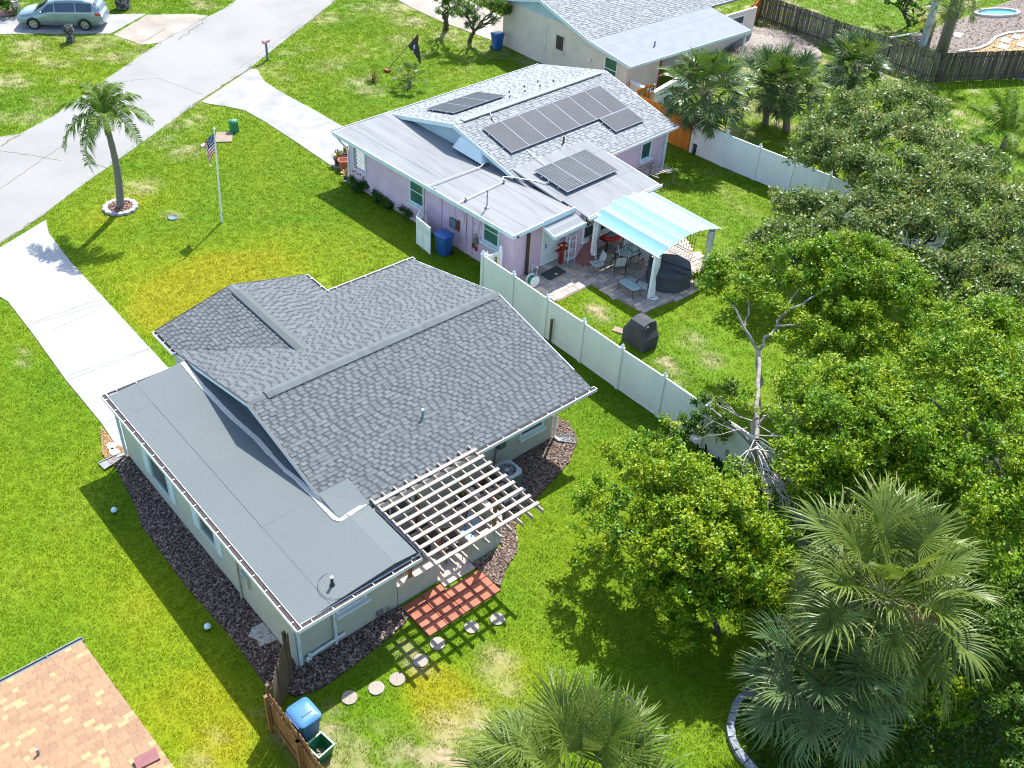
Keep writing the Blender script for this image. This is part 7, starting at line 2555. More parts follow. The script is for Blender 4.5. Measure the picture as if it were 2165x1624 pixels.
def twigs(mb, p, d, ln, r, depth, rr, m=0):
    d = d.normalized()
    q_ = p + d * ln + Vector((rr.uniform(-1, 1), rr.uniform(-1, 1), rr.uniform(-1, .6))) * ln * .12
    mid = p.lerp(q_, .5) + Vector((rr.uniform(-1, 1), rr.uniform(-1, 1), rr.uniform(-1, 1))) * ln * .07
    mb.tube([p, mid, q_], [r, r * .8, r * .55], 4, m, caps=False)
    if depth > 0:
        for k in range(rr.choice((2, 3, 3))):
            s = rr.choice((mid, q_, q_))
            dd = d + Vector((rr.uniform(-1, 1), rr.uniform(-1, 1), rr.uniform(-.8, .7))) * .75
            twigs(mb, s, dd, ln * rr.uniform(.5, .8), r * .55, depth - 1, rr, m)


def tree(name, label, cat, base, blobs, n, ll, lw, lm, bark, seed, trunk_r=.13, group=None, fork=None, limbs=True, **kw):
    t = thing(name, label, cat, (base[0], base[1], 0), group)
    mb = MB()
    rr = random.Random(seed)
    f = V3(fork) if fork is not None else V3((base[0], base[1], 0)).lerp(Vector((np.mean([b[0] for b in blobs]), np.mean([b[1] for b in blobs]), np.mean([b[2] for b in blobs]))), .35)
    limb(mb, (base[0], base[1], -.05), f, trunk_r, trunk_r * .75, seed, .06)
    for i, b in enumerate(blobs if limbs else []):
        e = Vector((b[0], b[1], b[2] + b[4] * .15))
        pts = limb(mb, f, e, trunk_r * .5, trunk_r * .12, seed + i, .1)
        for k in range(3):
            d = Vector((rr.uniform(-1, 1), rr.uniform(-1, 1), rr.uniform(-.2, .9)))
            twigs(mb, pts[3 + k], d, b[3] * .5, trunk_r * .16, 1, rr)
    mb.build('trunk', bark, t)
    C, U, W, T = crown_leaves(blobs, n, ll, lw, seed, **kw)
    k = C[:, 2] > .08
    me = leaf_mesh('crown', C[k] - np.array(t['_o']), U[k], W[k], T[k], lm)
    o = bpy.data.objects.new('crown', me); COL.objects.link(o); o.parent = t; o['kind'] = 'stuff'
    o['_o'] = list(t['_o'])
    return t


def B(*items):
    """blobs from (u, v, height, radius): the point of the photo a crown lump shows at, at its own height"""
    out = []
    for it in items:
        u, v, z, r = it[:4]
        p = at(u, v, z)
        out.append((p[0], p[1], z, r, r * (it[4] if len(it) > 4 else .8)))
    return out


LL, LW = .060, .029
# lime trees along the far side of the lawn
pA = at(1602, 950)
tA = tree('broadleaf_tree', 'bright green tree with a bare pale forked trunk rising past the white fence end', 'tree', (pA[0] + .4, pA[1] - .3),
          B((1552, 585, 4.3, .95), (1600, 560, 4.2, .8), (1520, 610, 4.1, .65), (1625, 625, 4.1, .7), (1690, 555, 4.7, 1.0), (1760, 565, 4.8, 1.15), (1850, 575, 4.8, 1.2), (1910, 630, 4.5, 1.0), (1800, 640, 4.3, 1.1), (1730, 660, 3.8, .9), (1850, 700, 3.8, 1.0), (1700, 720, 3.4, .9), (1780, 720, 3.4, 1.0)),
          64399, LL, LW, M['lime'], M['bark'], 101, trunk_r=.10, group='bright green trees by the back lawn', fork=at(1603, 742, 2.9), limbs=False, srad=(.24, .42))
# its bare limbs and the dead branches below the fork
mb = MB(); rr = random.Random(17)
f1 = V3(at(1603, 742, 2.9))
limb(mb, f1, at(1545, 640, 4.0), .065, .03, 3, .07); limb(mb, f1, at(1655, 668, 3.7), .065, .05, 4, .06)
limb(mb, at(1575, 690, 3.4), at(1585, 620, 4.1), .04, .02, 13, .06); limb(mb, at(1640, 690, 3.5), at(1700, 690, 3.9), .045, .02, 14, .06)
limb(mb, at(1655, 668, 3.7), at(1765, 602, 4.7), .058, .03, 5, .06); limb(mb, at(1655, 668, 3.7), at(1690, 610, 4.3), .04, .02, 6, .06)
limb(mb, at(1592, 1010, 1.0), at(1600, 930, 2.2), .12, .10, 7, .03); limb(mb, at(1600, 930, 2.2), f1, .085, .07, 8, .03)
limb(mb, at(1540, 985, .2), at(1596, 1048, .7), .13, .12, 9, .1); limb(mb, at(1530, 925, .9), at(1545, 985, .2), .10, .13, 10, .08)
limb(mb, at(1600, 950, 1.5), at(1505, 865, 2.3), .07, .03, 11, .04); limb(mb, at(1600, 900, 1.8), at(1655, 835, 2.6), .06, .03, 12, .05)
mb.build('limb', M['bark'], tA)
mb = MB()
for (u, v, z, du, dv, ln, dep) in ((1598, 935, 2.5, 1, 1, 1.0, 3), (1600, 940, 2.4, .8, 1.6, 1.2, 3), (1605, 925, 2.6, 1.4, .9, .9, 3), (1598, 920, 2.7, 1.6, .1, .9, 2), (1595, 930, 2.6, -.6, .9, .6, 2), (1604, 900, 2.7, 1.5, .6, .8, 2), (1590, 890, 2.6, -1.2, -.5, .7, 2), (1600, 945, 2.4, .5, 1.8, 1.3, 3), (1612, 880, 2.8, 1.2, -.6, .7, 2), (1580, 905, 2.6, -1.4, .3, .7, 2), (1615, 955, 2.5, 1.0, 1.6, 1.3, 3), (1600, 950, 2.5, .2, 1.5, .8, 2), (1620, 985, 2.4, 1.0, 1.3, 1.2, 3), (1640, 1010, 2.3, .8, 1.4, 1.0, 3), (1610, 990, 2.4, 1.5, .6, 1.0, 3), (1590, 1000, 2.2, -.3, 1.3, .8, 2)):
    p = V3(at(u, v, z)); d = V3(at(u + du * 40, v + dv * 40, z - .12)) - p
    twigs(mb, p, d, ln * 1.35, .028, dep, rr)
limb(mb, at(1598, 945, 2.5), at(1665, 1045, 2.4), .035, .015, 31, .05); limb(mb, at(1598, 950, 2.5), at(1640, 960, 2.8), .03, .015, 32, .08); limb(mb, at(1600, 945, 2.5), at(1540, 990, 2.2), .03, .012, 33, .08)
mb.build('dead_branch', M['deadtwig'], tA, kind='stuff')

pB = at(1770, 1090)
tree('broadleaf_tree', 'wide bright green tree in the middle of the right hand thicket', 'tree', pB,
     B((1665, 805, 3.4, .6), (1700, 800, 3.8, .8), (1745, 830, 4.2, 1.15), (1830, 850, 4.4, 1.2), (1900, 880, 4.3, 1.2), (1700, 880, 4.0, 1.0), (1780, 920, 4.3, 1.3), (1870, 960, 4.1, 1.3), (1960, 960, 4.0, 1.15), (1720, 980, 3.6, 1.1), (1810, 1030, 3.3, 1.15), (1920, 1050, 3.2, 1.1), (1700, 940, 3.4, .8), (1990, 1030, 3.0, .9), (1640, 840, 3.0, .4), (1575, 855, 2.7, .4), (1745, 1070, 2.6, .8), (1660, 985, 1.9, .7), (1690, 1040, 1.8, .8), (1640, 1050, 1.5, .7), (1610, 990, 1.2, .5)),
     72800, LL, LW, M['lime'], M['bark'], 102, trunk_r=.18, group='bright green trees by the back lawn')
pC = at(2110, 1120)
tree('broadleaf_tree', 'bright green tree at the right edge, above the fan palm', 'tree', pC,
     B((1960, 735, 4.5, 1.1), (2040, 700, 4.8, 1.25), (2110, 690, 4.8, 1.2), (2160, 740, 4.8, 1.3), (2010, 790, 4.7, 1.25), (2090, 800, 5.0, 1.4), (1920, 790, 4.1, .9), (2150, 880, 4.9, 1.4), (2070, 890, 4.6, 1.1), (2120, 1000, 4.4, 1.3), (2180, 1080, 4.4, 1.5), (2090, 1090, 3.6, 1.0), (2140, 1180, 3.4, 1.1), (2190, 960, 4.8, 1.3)),
     64399, LL, LW, M['lime'], M['bark'], 103, trunk_r=.18, group='bright green trees by the back lawn')
pD = at(1520, 1340)
tD = tree('broadleaf_tree', 'bright green spreading tree nearest the grey house, over the shaded lawn', 'tree', pD,
     B((1330, 975, 2.7, .75), (1275, 1050, 2.5, .75), (1300, 1130, 2.4, .7), (1240, 1110, 2.2, .4), (1395, 1010, 3.1, .95), (1470, 1035, 3.4, 1.05), (1535, 1075, 3.4, .95), (1590, 1150, 3.0, .7), (1380, 1095, 3.0, .95), (1465, 1130, 3.2, 1.1), (1560, 1160, 3.1, 1.05), (1400, 1180, 2.6, .85), (1320, 1200, 2.0, .6), (1480, 1220, 2.5, .95), (1590, 1240, 2.4, .9), (1400, 1260, 1.8, .7), (1510, 1300, 1.9, .8), (1415, 925, 2.6, .6), (1250, 1175, 1.8, .4), (1450, 960, 2.9, .55), (1620, 1130, 2.6, .8), (1640, 1200, 2.2, .8), (1560, 1010, 2.6, .6), (1225, 1060, 2.2, .35), (1350, 930, 2.4, .45), (1640, 1280, 1.7, .8), (1450, 1330, 1.3, .6)),
     64399, LL, LW, M['lime'], M['darkbark'], 104, trunk_r=.09, group='bright green trees by the back lawn', subs=11, srad=(.22, .42), tone=(.1, .95))
pE = at(2165, 1560)
tree('broadleaf_tree', 'dark green tree filling the lower right corner', 'tree', (pE[0] - .4, pE[1] - .8),
     B((2125, 1270, 2.9, 1.0), (2180, 1350, 2.8, 1.2), (2120, 1400, 2.0, .8), (2190, 1480, 2.2, 1.1), (2130, 1500, 1.4, .7), (2190, 1600, 1.8, 1.0), (2060, 1330, 1.6, .6)),
     22000, LL, LW, M['midleaf'], M['darkbark'], 105, trunk_r=.12)
tree('leafy_shrub', 'small bright green shrub between the two large fan palms, lower right', 'shrub', at(1985, 1500),
     B((1955, 1425, 1.5, .5), (1995, 1455, 1.5, .55), (1960, 1480, 1.2, .5), (2010, 1500, 1.0, .45)),
     3600, LL, LW, M['lime'], M['bark'], 106, trunk_r=.05)
# shrubs low along the white fence foot
tree('leafy_shrub', 'small green shrub growing over the far end of the long white fence', 'shrub', at(1490, 935),
     B((1480, 860, 1.9, .45), (1500, 905, 1.5, .5), (1440, 905, 1.2, .5), (1400, 930, 1.0, .4), (1530, 880, 2.0, .4), (1540, 830, 2.2, .45)),
     4200, LL, LW, M['midleaf'], M['bark'], 107, trunk_r=.05, gap=.5)
# strap leaved clump at the fence foot
sp_ = thing('strap_plant', 'dark green strap leaved plant at the foot of the white fence end', 'plant', (*at(1500, 985)[:2], 0))
mb = MB(); rr = random.Random(3); c = V3(at(1500, 985))
for i in range(46):
    a = rr.uniform(0, 6.28); ln = rr.uniform(.5, 1.0); w = rr.uniform(.03, .05); e = rr.uniform(.3, 1.2)
    o_ = c + Vector((rr.uniform(-.5, .5), rr.uniform(-.5, .5), 0))
    d = Vector((math.cos(a), math.sin(a), 0)); s = Vector((-math.sin(a), math.cos(a), 0)) * w
    pts = [o_ + d * ln * t * math.cos(e * (1 - .3 * t)) + ZV * (ln * math.sin(e) * t - ln * .5 * t * t) for t in (0, .35, .7, 1)]
    mb.add([pts[0] - s, pts[0] + s, pts[1] + s, pts[1] - s, pts[2] + s * .8, pts[2] - s * .8, pts[3]], [(0, 1, 2, 3), (3, 2, 4, 5), (5, 4, 6)])
mb.build('foliage', M['darkleaf'], sp_, kind='stuff')

# glossy olive trees of the neighbouring yard
OL, OW = .095, .042
og = 'grey green glossy trees in the yard beyond the white fence'
for (lb, bs, blobs, n, sd) in (
    ('grey green glossy tree below the weathered fence corner, farthest up', (1790, 420), B((1735, 275, 3.2, 1.0), (1790, 235, 3.3, 1.0), (1850, 215, 3.3, 1.0), (1915, 215, 3.2, .9), (1770, 320, 3.4, 1.1), (1850, 290, 3.5, 1.2), (1930, 280, 3.4, 1.1), (1700, 330, 2.9, .8), (1820, 360, 3.3, 1.1), (1905, 350, 3.3, 1.1), (1965, 235, 3.0, .9), (1990, 290, 3.1, .9), (1900, 185, 2.6, .6)), 23000, 111),
    ('grey green glossy tree in the middle of the yard beyond the white fence', (1940, 560), B((1960, 400, 3.3, 1.2), (2030, 360, 3.3, 1.1), (1880, 420, 3.2, 1.1), (2080, 420, 3.3, 1.1), (1990, 470, 3.2, 1.2), (1900, 490, 3.0, 1.1), (2060, 510, 3.0, 1.1), (1830, 440, 2.8, .9), (2000, 330, 3.0, 1.0), (2070, 340, 3.0, .9), (2110, 380, 3.2, 1.0)), 23000, 112),
    ('grey green glossy tree leaning over the white fence beside the bright one', (1760, 600), B((1680, 440, 2.8, .8), (1740, 430, 3.0, .9), (1790, 480, 3.1, 1.0), (1640, 500, 2.5, .8), (1700, 510, 2.8, 1.0), (1760, 540, 2.8, 1.0), (1850, 550, 2.8, 1.0), (1600, 520, 2.1, .65), (1640, 420, 2.4, .55), (1560, 560, 1.8, .5), (1620, 580, 1.9, .7)), 17000, 113),
    ('grey green glossy tree at the right edge beside the feathery palm', (2130, 620), B((2120, 500, 3.2, 1.1), (2170, 450, 3.3, 1.2), (2150, 570, 3.0, 1.1), (2060, 580, 2.9, 1.0), (2000, 590, 2.6, .9), (2110, 640, 2.6, 1.0), (2030, 650, 2.3, .8), (2180, 620, 2.9, 1.0), (1960, 560, 2.6, .8)), 18000, 114),
    ('small sparse grey green tree close behind the white fence panels', (1772, 385), B((1765, 330, 1.8, .5), (1740, 345, 1.7, .4), (1800, 345, 1.9, .5), (1725, 325, 1.4, .35), (1690, 300, 1.5, .35)), 2600, 115)):
    tree('glossy_tree', lb, 'tree', at(*bs), blobs, n, OL, OW, M['olive'], M['darkbark'], sd, trunk_r=.11, group=og, clus=9, spread=.18, subs=11, srad=(.24, .42))

# small tree and hedge across the top
tree('small_tree', 'small dark trunked tree beside the blue bin of the cream house', 'tree', at(993, 88),
     B((975, 25, 2.4, .7), (1010, 15, 2.7, .8), (1045, 20, 2.5, .8), (1070, 30, 2.2, .6), (1000, 45, 1.9, .6), (1040, 50, 1.8, .5), (960, 5, 2.6, .6), (1060, 5, 2.7, .7)),
     9000, .075, .02, M['midleaf'], M['darkbark'], 121, trunk_r=.15, gap=.45)
tree('small_tree', 'thin leaning tree with ragged leaves left of the small tree by the bin', 'tree', at(944, 62),
     B((935, 5, 2.6, .5), (955, 15, 2.2, .5), (945, -10, 3, .6), (928, 25, 1.6, .3)),
     2600, .075, .022, M['midleaf'], M['darkbark'], 122, trunk_r=.2, gap=.4)
tree('leafy_shrub', 'dense dark hedge bush at the far left top corner by the block pillar', 'shrub', at(14, 22),
     B((10, 8, .8, .7), (22, 12, .6, .6), (-5, 10, .9, .8), (26, 2, .8, .6)), 4200, .05, .025, M['darkleaf'], M['darkbark'], 123, trunk_r=.05)
for i, ((u, v), s, lb) in enumerate((((765, 405), .42, 'round dark shrub at the pink house wall, nearest its front corner'), ((800, 425), .30, 'small dark shrub in the middle of the pink house long wall'), ((862, 462), .42, 'round dark shrub at the pink house wall beside the lattice screen'), ((748, 398), .3, 'low shrub at the foot of the white downspout corner'), ((820, 440), .26, 'low dark tuft along the pink wall between the two larger shrubs'))):
    p = at(u, v)
    tree('leafy_shrub', lb, 'shrub', (p[0], p[1]), [(p[0], p[1] - .05, s * .8, s, s * .8), (p[0] - .2, p[1], s * .6, s * .7, s * .6)], int(2600 * s / .42), .04, .02, M['darkleaf'], M['darkbark'], 130 + i, trunk_r=.03, group='dark shrubs along the pink house wall')
# bushes by the canopy and at the grass edge
tree('leafy_shrub', 'small yellow green bush beside the far canopy post', 'shrub', at(1490, 590), B((1482, 585, .4, .3), (1500, 575, .5, .3)), 1100, LL, LW, M['lime'], M['bark'], 141, trunk_r=.03)

# ------------------------------------------------------------------ palms
def fan_frond(name, pet, R, droop, nseg, seed, m, arc=2.1, fold=.5, wid=.042, stem=True, rag=.14):
    """fan leaf on a stem along +x: its rib arches over, blades leave both sides in a folded fan, tips hang"""
    rr = random.Random(seed)
    mb = MB()
    rib = lambda t: Vector((pet + R * .42 * t * (1 - .12 * droop * t * t), 0, -.03 + R * .05 * t - .30 * droop * R * t * t))
    if stem:
        mb.tube([(0, 0, 0), (pet * .5, 0, .03), tuple(rib(0)), tuple(rib(.5)), tuple(rib(1))], [.024, .017, .013, .009, .005], 5, 1)
    vs, fs, tones = [], [], []
    tb_ = rr.uniform(.2, .6)
    for i in range(nseg):
        f = -1 + 2 * (i + .5) / nseg
        a = arc * f + rr.uniform(-.04, .04)
        u = 1 - abs(f)
        hub = rib(min(1, u * 1.15))
        ln = R * (.62 + .38 * abs(f) ** .6 * (1 - .35 * max(0, abs(f) - .6))) * rr.uniform(1 - rag, 1 + rag)
        tilt = fold * math.sin(min(1.57, abs(a)))           # sides lift: the leaf is folded along its rib
        d = Vector((math.cos(a), math.sin(a) * math.cos(tilt), abs(math.sin(a)) * math.sin(tilt) - .22 * droop * u)).normalized()
        s = d.cross(ZV).normalized()
        n_ = s.cross(d).normalized()
        dr = droop * rr.uniform(.5, 1.5)
        sway = rr.uniform(-.16, .16)
        tw = rr.uniform(-.3, .3)
        prev = None
        for t, w in ((.0, .3), (.3, 1.0), (.55, .85), (.78, .5), (.92, .25), (1.0, .04)):
            c = hub + d * ln * (t - .12 * dr * t ** 3) + s * sway * ln * t ** 2.5 - ZV * (dr * ln * .8 * max(0, t - .25) ** 2.2)
            hw = wid * w * R * .5
            sd = (s + ZV * tw * t).normalized()
            row = [c - sd * hw, c + n_ * hw * .5, c + sd * hw]
            if prev is not None:
                b = len(vs)
                vs += prev + row
                fs += [(b, b + 1, b + 4, b + 3), (b + 1, b + 2, b + 5, b + 4)]
                k = tb_ + rr.uniform(-.1, .1) + .5 * max(0, t - .6)
                tones += [k, k]
            prev = row
    mb.add(vs, fs, 0)
    me = mb.mesh(name, [m, M['stem']])
    tn = np.full(len(me.polygons), .5, np.float32)
    tn[-len(tones):] = np.clip(tones, 0, 1)
    a_ = me.attributes.new('tone', 'FLOAT', 'FACE'); a_.data.foreach_set('value', tn)
    return me


def feather_frond(name, L_, droop, n, ll, seed, m, lift=.55, hang=.75):
    rr = random.Random(seed)
    mb = MB()
    pts = [Vector((L_ * t * (1 - .16 * t * t * droop), .05 * L_ * math.sin(t * 2) * rr.uniform(-1, 1) * .3, L_ * (lift * t - droop * t * t * .9))) for t in [i / 12 for i in range(13)]]
    mb.tube(pts, [.028 - .022 * i / 12 for i in range(13)], 5, 1, caps=False)
    vs, fs, tones = [], [], []
    for i in range(n):
        t = .10 + .88 * i / n
        k = t * 12; j = min(11, int(k))
        c = pts[j].lerp(pts[j + 1], k - j); tg = (pts[j + 1] - pts[j]).normalized()
        for s in (-1, 1):
            side = tg.cross(ZV).normalized() * s
            ln = ll * (math.sin(math.pi * (.12 + .8 * t)) ** .6) * rr.uniform(.8, 1.15)
            out = (side * rr.uniform(.75, 1.0) + tg * .55 + ZV * rr.uniform(-.15, .35)).normalized()
            w = tg * .021
            p0, p1 = c, c + out * ln * .5
            p2 = p1 + (out * .55 - ZV * hang).normalized() * ln * .5
            b = len(vs)
            vs += [p0 - w * .6, p0 + w * .6, p1 + w, p1 - w, p2]
            fs += [(b, b + 1, b + 2, b + 3), (b + 3, b + 2, b + 4)]
            q_ = rr.uniform(.2, .8); tones += [q_, q_]
    mb.add(vs, fs, 0)
    me = mb.mesh(name, [m, M['stem']])
    tn = np.full(len(me.polygons), .5, np.float32)
    tn[-len(tones):] = np.clip(tones, 0, 1)
    a_ = me.attributes.new('tone', 'FLOAT', 'FACE'); a_.data.foreach_set('value', tn)
    return me


def set_frond(parent, me, hub, az, el, roll, sc=1.0, name='frond', label=None):
    R_ = Matrix.Rotation(az, 3, 'Z') @ Matrix.Rotation(-el, 3, 'Y') @ Matrix.Rotation(roll, 3, 'X')
    m4 = (R_ * sc).to_4x4()
    m4.translation = V3(hub) - Vector(parent['_o'])
    o = bpy.data.objects.new(name, me); COL.objects.link(o); o.parent = parent
    o.matrix_local = m4
    o['_o'] = list(parent['_o'])
    if label:
        o['label'] = label
    return o


def fan_palm(label, base, hub, pet, R, n, green, seed, trunk_r=.16, dead=4, nseg=30, droop=.5, lo=-.75, hi=1.35, boots=True, group='fan palms', flower=None, wid=.042):
    t = thing('fan_palm', label, 'palm', (base[0], base[1], 0), group)
    rr = random.Random(seed)
    H_ = V3(hub); Bs = Vector((base[0], base[1], -.05))
    mb = MB()
    mid = Bs.lerp(H_, .5) + Vector((rr.uniform(-.1, .1), rr.uniform(-.1, .1), 0))
    mb.tube([Bs, Bs.lerp(mid, .5), mid, mid.lerp(H_, .5), H_], [trunk_r * 1.15, trunk_r, trunk_r * .95, trunk_r, trunk_r * .9], 11)
    mb.build('trunk', M['palmbark'], t)
    if boots:
        mb = MB()
        ax = (H_ - mid).normalized()
        ln = (H_ - Bs).length
        k = int(min(90, ln / .06 * 2))
        for i in range(k):
            s = 1 - (i / k) * .72
            c = Bs.lerp(H_, s)
            a = i * 2.4
            d = Vector((math.cos(a), math.sin(a), .9)).normalized()
            s_ = Vector((-math.sin(a), math.cos(a), 0)) * .055
            p0 = c + Vector((math.cos(a), math.sin(a), 0)) * trunk_r * .8
            mb.hexa([p0 - s_ * 1.4, p0 + s_ * 1.4, p0 + s_ * 1.4 + ZV * .06, p0 - s_ * 1.4 + ZV * .06, p0 + d * .26 - s_ * .6, p0 + d * .26 + s_ * .6, p0 + d * .26 + s_ * .6 + ZV * .03, p0 + d * .26 - s_ * .6 + ZV * .03])
        mb.build('leaf_base', M['boot'], t, kind='stuff')
    ms = [fan_frond('frond', pet * rr.uniform(.85, 1.15), R * rr.uniform(.92, 1.08), droop * k, nseg, seed * 10 + i, green, wid=wid) for i, k in enumerate((.45, .7, 1.0, 1.2, 1.4, 1.6))]
    md_ = fan_frond('frond', pet * .8, R * .85, 1.2, max(12, nseg - 10), seed * 10 + 9, M['palmdead'], arc=1.6)
    for i in range(n):
        f = (i + .5) / n
        el = hi + (lo - hi) * f ** .85
        az = i * 2.39996 + rr.uniform(-.25, .25)
        me = ms[min(5, int(f * 6))] if rr.random() < .75 else rr.choice(ms)
        set_frond(t, me, H_ + Vector((math.cos(az), math.sin(az), 0)) * trunk_r * .4, az, el + rr.uniform(-.12, .12), rr.uniform(-.5, .5), rr.uniform(.88, 1.08))
    for i in range(dead):
        az = i * 2.39996 + .7
        set_frond(t, md_, H_ - ZV * .12, az, -1.15 + rr.uniform(-.2, .2), rr.uniform(-.4, .4), rr.uniform(.85, 1.1), label='dry brown hanging frond')
    if flower is not None:
        mb = MB(); p0 = H_; p1 = V3(flower)
        mb.tube([p0, p0.lerp(p1, .5) + ZV * .35, p1], [.02, .016, .01], 5)
        for i in range(420):
            d = Vector((rr.gauss(0, .22), rr.gauss(0, .22), rr.gauss(0, .10)))
            q_ = p1 + d
            mb.obox(q_, (.05 * rr.uniform(-1, 1), .05 * rr.uniform(-1, 1), .03), (.008, -.006, 0), (0, 0, .006))
        mb.build('flower_cluster', M['flower'], t, kind='stuff')
    return t


h1 = at(1868, 1262, 3.8)
fan_palm('largest fan palm, pale green, with a tan flower cluster, lower right', at(1792, 1440), h1, 1.4, 1.45, 40, M['palmgreen'], 1, trunk_r=.2, dead=3, nseg=46, droop=.75, flower=at(1940, 1310, 3.6), lo=-.75, wid=.045)
h2 = at(1738, 1440, 2.0)
fan_palm('fan palm with leaves coloured blue green for shade, below the largest one', at(1725, 1520), h2, 1.05, 1.2, 32, M['palmshade'], 2, trunk_r=.18, dead=2, nseg=44, lo=-.6, wid=.045, droop=.75)
h3 = at(1218, 1690, 2.2)
fan_palm('silvery fan palm at the bottom edge with its crown spread over the lawn', at(1195, 1760), h3, 1.5, 1.5, 36, M['palmgreen'], 3, trunk_r=.18, dead=0, nseg=46, lo=-.5, droop=.8, wid=.042)
h4 = at(1492, 195, 3.2)
fan_palm('fan palm with a skirt of dead fronds over the orange fence', at(1492, 300), h4, 1.35, 1.2, 46, M['palmdeep'], 4, trunk_r=.2, dead=22, nseg=24, lo=-.9, wid=.085)
h5 = at(1640, 175, 2.6)
fan_palm('fan palm in the middle of the yard beyond the white fence, left of a pair', at(1618, 262), at(1632, 180, 2.4), 1.05, 1.05, 26, M['palmdeep'], 5, trunk_r=.17, dead=3, nseg=26, lo=-.7, wid=.085)
fan_palm('fan palm with a stout leaf based trunk, right of the pair in the far yard', at(1663, 277), at(1672, 185, 2.7), 1.05, 1.05, 28, M['palmdeep'], 6, trunk_r=.2, dead=3, nseg=26, lo=-.7, wid=.085)
fan_palm('fan palm nearest the weathered fence, with a bent dark trunk', at(1785, 242), at(1812, 142, 2.8), 1.05, 1.15, 30, M['palmdeep'], 7, trunk_r=.18, dead=2, nseg=26, lo=-.75, wid=.085)
fan_palm('low young fan palm between the far pair and the bent one', at(1735, 235), at(1740, 205, .7), .8, .7, 12, M['palmgreen'], 9, trunk_r=.1, dead=1, nseg=22, lo=.0, boots=False, wid=.06)
h7 = at(2030, -20, 5.2)
fan_palm('tall fan palm with a thick booted trunk beyond the brown fence, top right', at(1990, 112), h7, 1.2, 1.0, 22, M['palmgreen'], 8, trunk_r=.36, dead=6, nseg=24, lo=-.9, wid=.06)
# yellowing fan under the tall palm
yf = thing('fan_palm', 'small palm with yellowing fronds beside the utility pole', 'palm', (*at(1962, 95)[:2], 0), 'fan palms')
mb = MB(); b0 = V3(at(1962, 95)); mb.tube([b0, b0 + ZV * 1.6], [.12, .10], 9); mb.build('trunk', M['palmbark'], yf)
yfr = fan_frond('frond', .6, .8, .9, 22, 77, M['yellowblade'], wid=.06)
for i in range(9):
    set_frond(yf, yfr, b0 + ZV * 1.6, i * 2.4, .8 - i * .16, .1 * i)

# queen palm in its ring of blocks
qp = thing('feather_palm', 'slender feathery palm in a ring of grey blocks by the road', 'palm', (41.64, -14.07, 0))
qh = V3(at(226, 268, 4.3))
mb = MB()
b0 = Vector((41.64, -14.07, 0))
npt = 14
pts = [b0.lerp(qh, i / npt) + (b0 - qh).cross(ZV).normalized() * .12 * math.sin(math.pi * i / npt) for i in range(npt + 1)]
mb.tube(pts, [.17 - .05 * i / npt + .012 * (i % 2) for i in range(npt + 1)], 12)
mb.build('trunk', M['palmbark'], qp)
mb = MB(); mb.tube([qh - ZV * .35, qh + ZV * .1, qh + ZV * .5], [.15, .13, .06], 10); mb.build('crownshaft', M['stem'], qp)
qm = [feather_frond('frond', 2.35 * k, dr, 74, .80, 50 + i, M['palmbright'], hang=1.5) for i, (k, dr) in enumerate(((.95, .75), (1.05, 1.0), (1.0, 1.25), (.9, 1.5)))]
# directions picked from how the fronds hang: left, far left low, right, up, down
CR = Vector((CM[0][0], CM[0][1], 0)).normalized(); CF = Vector((CM[2][0], CM[2][1], 0)).normalized()
def azim(r, f): d = CR * r + CF * f; return math.atan2(d.y, d.x)
for (r_, f_, el, mi, sc) in ((-1, .25, .45, 1, 1.0), (-1, -.5, .1, 2, 1.0), (-.75, -1, -.25, 3, 1.05), (1, .0, .35, 1, .95), (1, -.5, .25, 2, .9), (.8, .7, .55, 0, .9), (-.3, 1, .75, 0, .95), (.3, 1, .85, 0, .9), (0, -1, .3, 1, .75), (-.5, .4, .95, 0, .9), (.35, -.7, .5, 1, .8), (-.6, .9, .5, 1, .9)):
    set_frond(qp, qm[mi], qh + ZV * .35, azim(r_, f_), el, 0, sc * .95)
rg = thing('tree_ring', 'ring of scalloped grey blocks round the feathery palm', 'edging', (41.64, -14.07, 0))
mb = MB(); mb.hexa([(-.12, -.16, 0), (.12, -.16, 0), (.12, .16, 0), (-.12, .16, 0), (-.11, -.15, .12), (.11, -.15, .12), (.11, .15, .12), (-.11, .15, .12)])
mb = MB(); mb.lathe((0, 0, 0), [(.17, 0), (.17, .10), (.155, .12)], 10, sx=.8, sy=1.0, smooth=False)
rm2 = mb.mesh('ring_block', M['ring'])
for i in range(14):
    t = 6.2832 * i / 14
    piece('ring_block', rm2, rg, (.66 * math.cos(t), .66 * math.sin(t), random.uniform(0, .012)), Matrix.Rotation(t, 3, 'Z'))
mb = MB(); mb.lathe((41.64, -14.07, 0), [(.6, .04), (.3, .09), (.02, .1)], 18); mb.build('mulch', M['soil'], rg)
rc = [mat('red_bark_chip', c, None, rough=.9) for c in ((.34, .17, .12), (.45, .28, .21), (.2, .1, .08))]
chips('ring_chips', [[(41.64 + .6 * math.cos(6.2832 * i / 16), -14.07 + .6 * math.sin(6.2832 * i / 16)) for i in range(16)]], [420], rc, .06, .13, 12, .08)

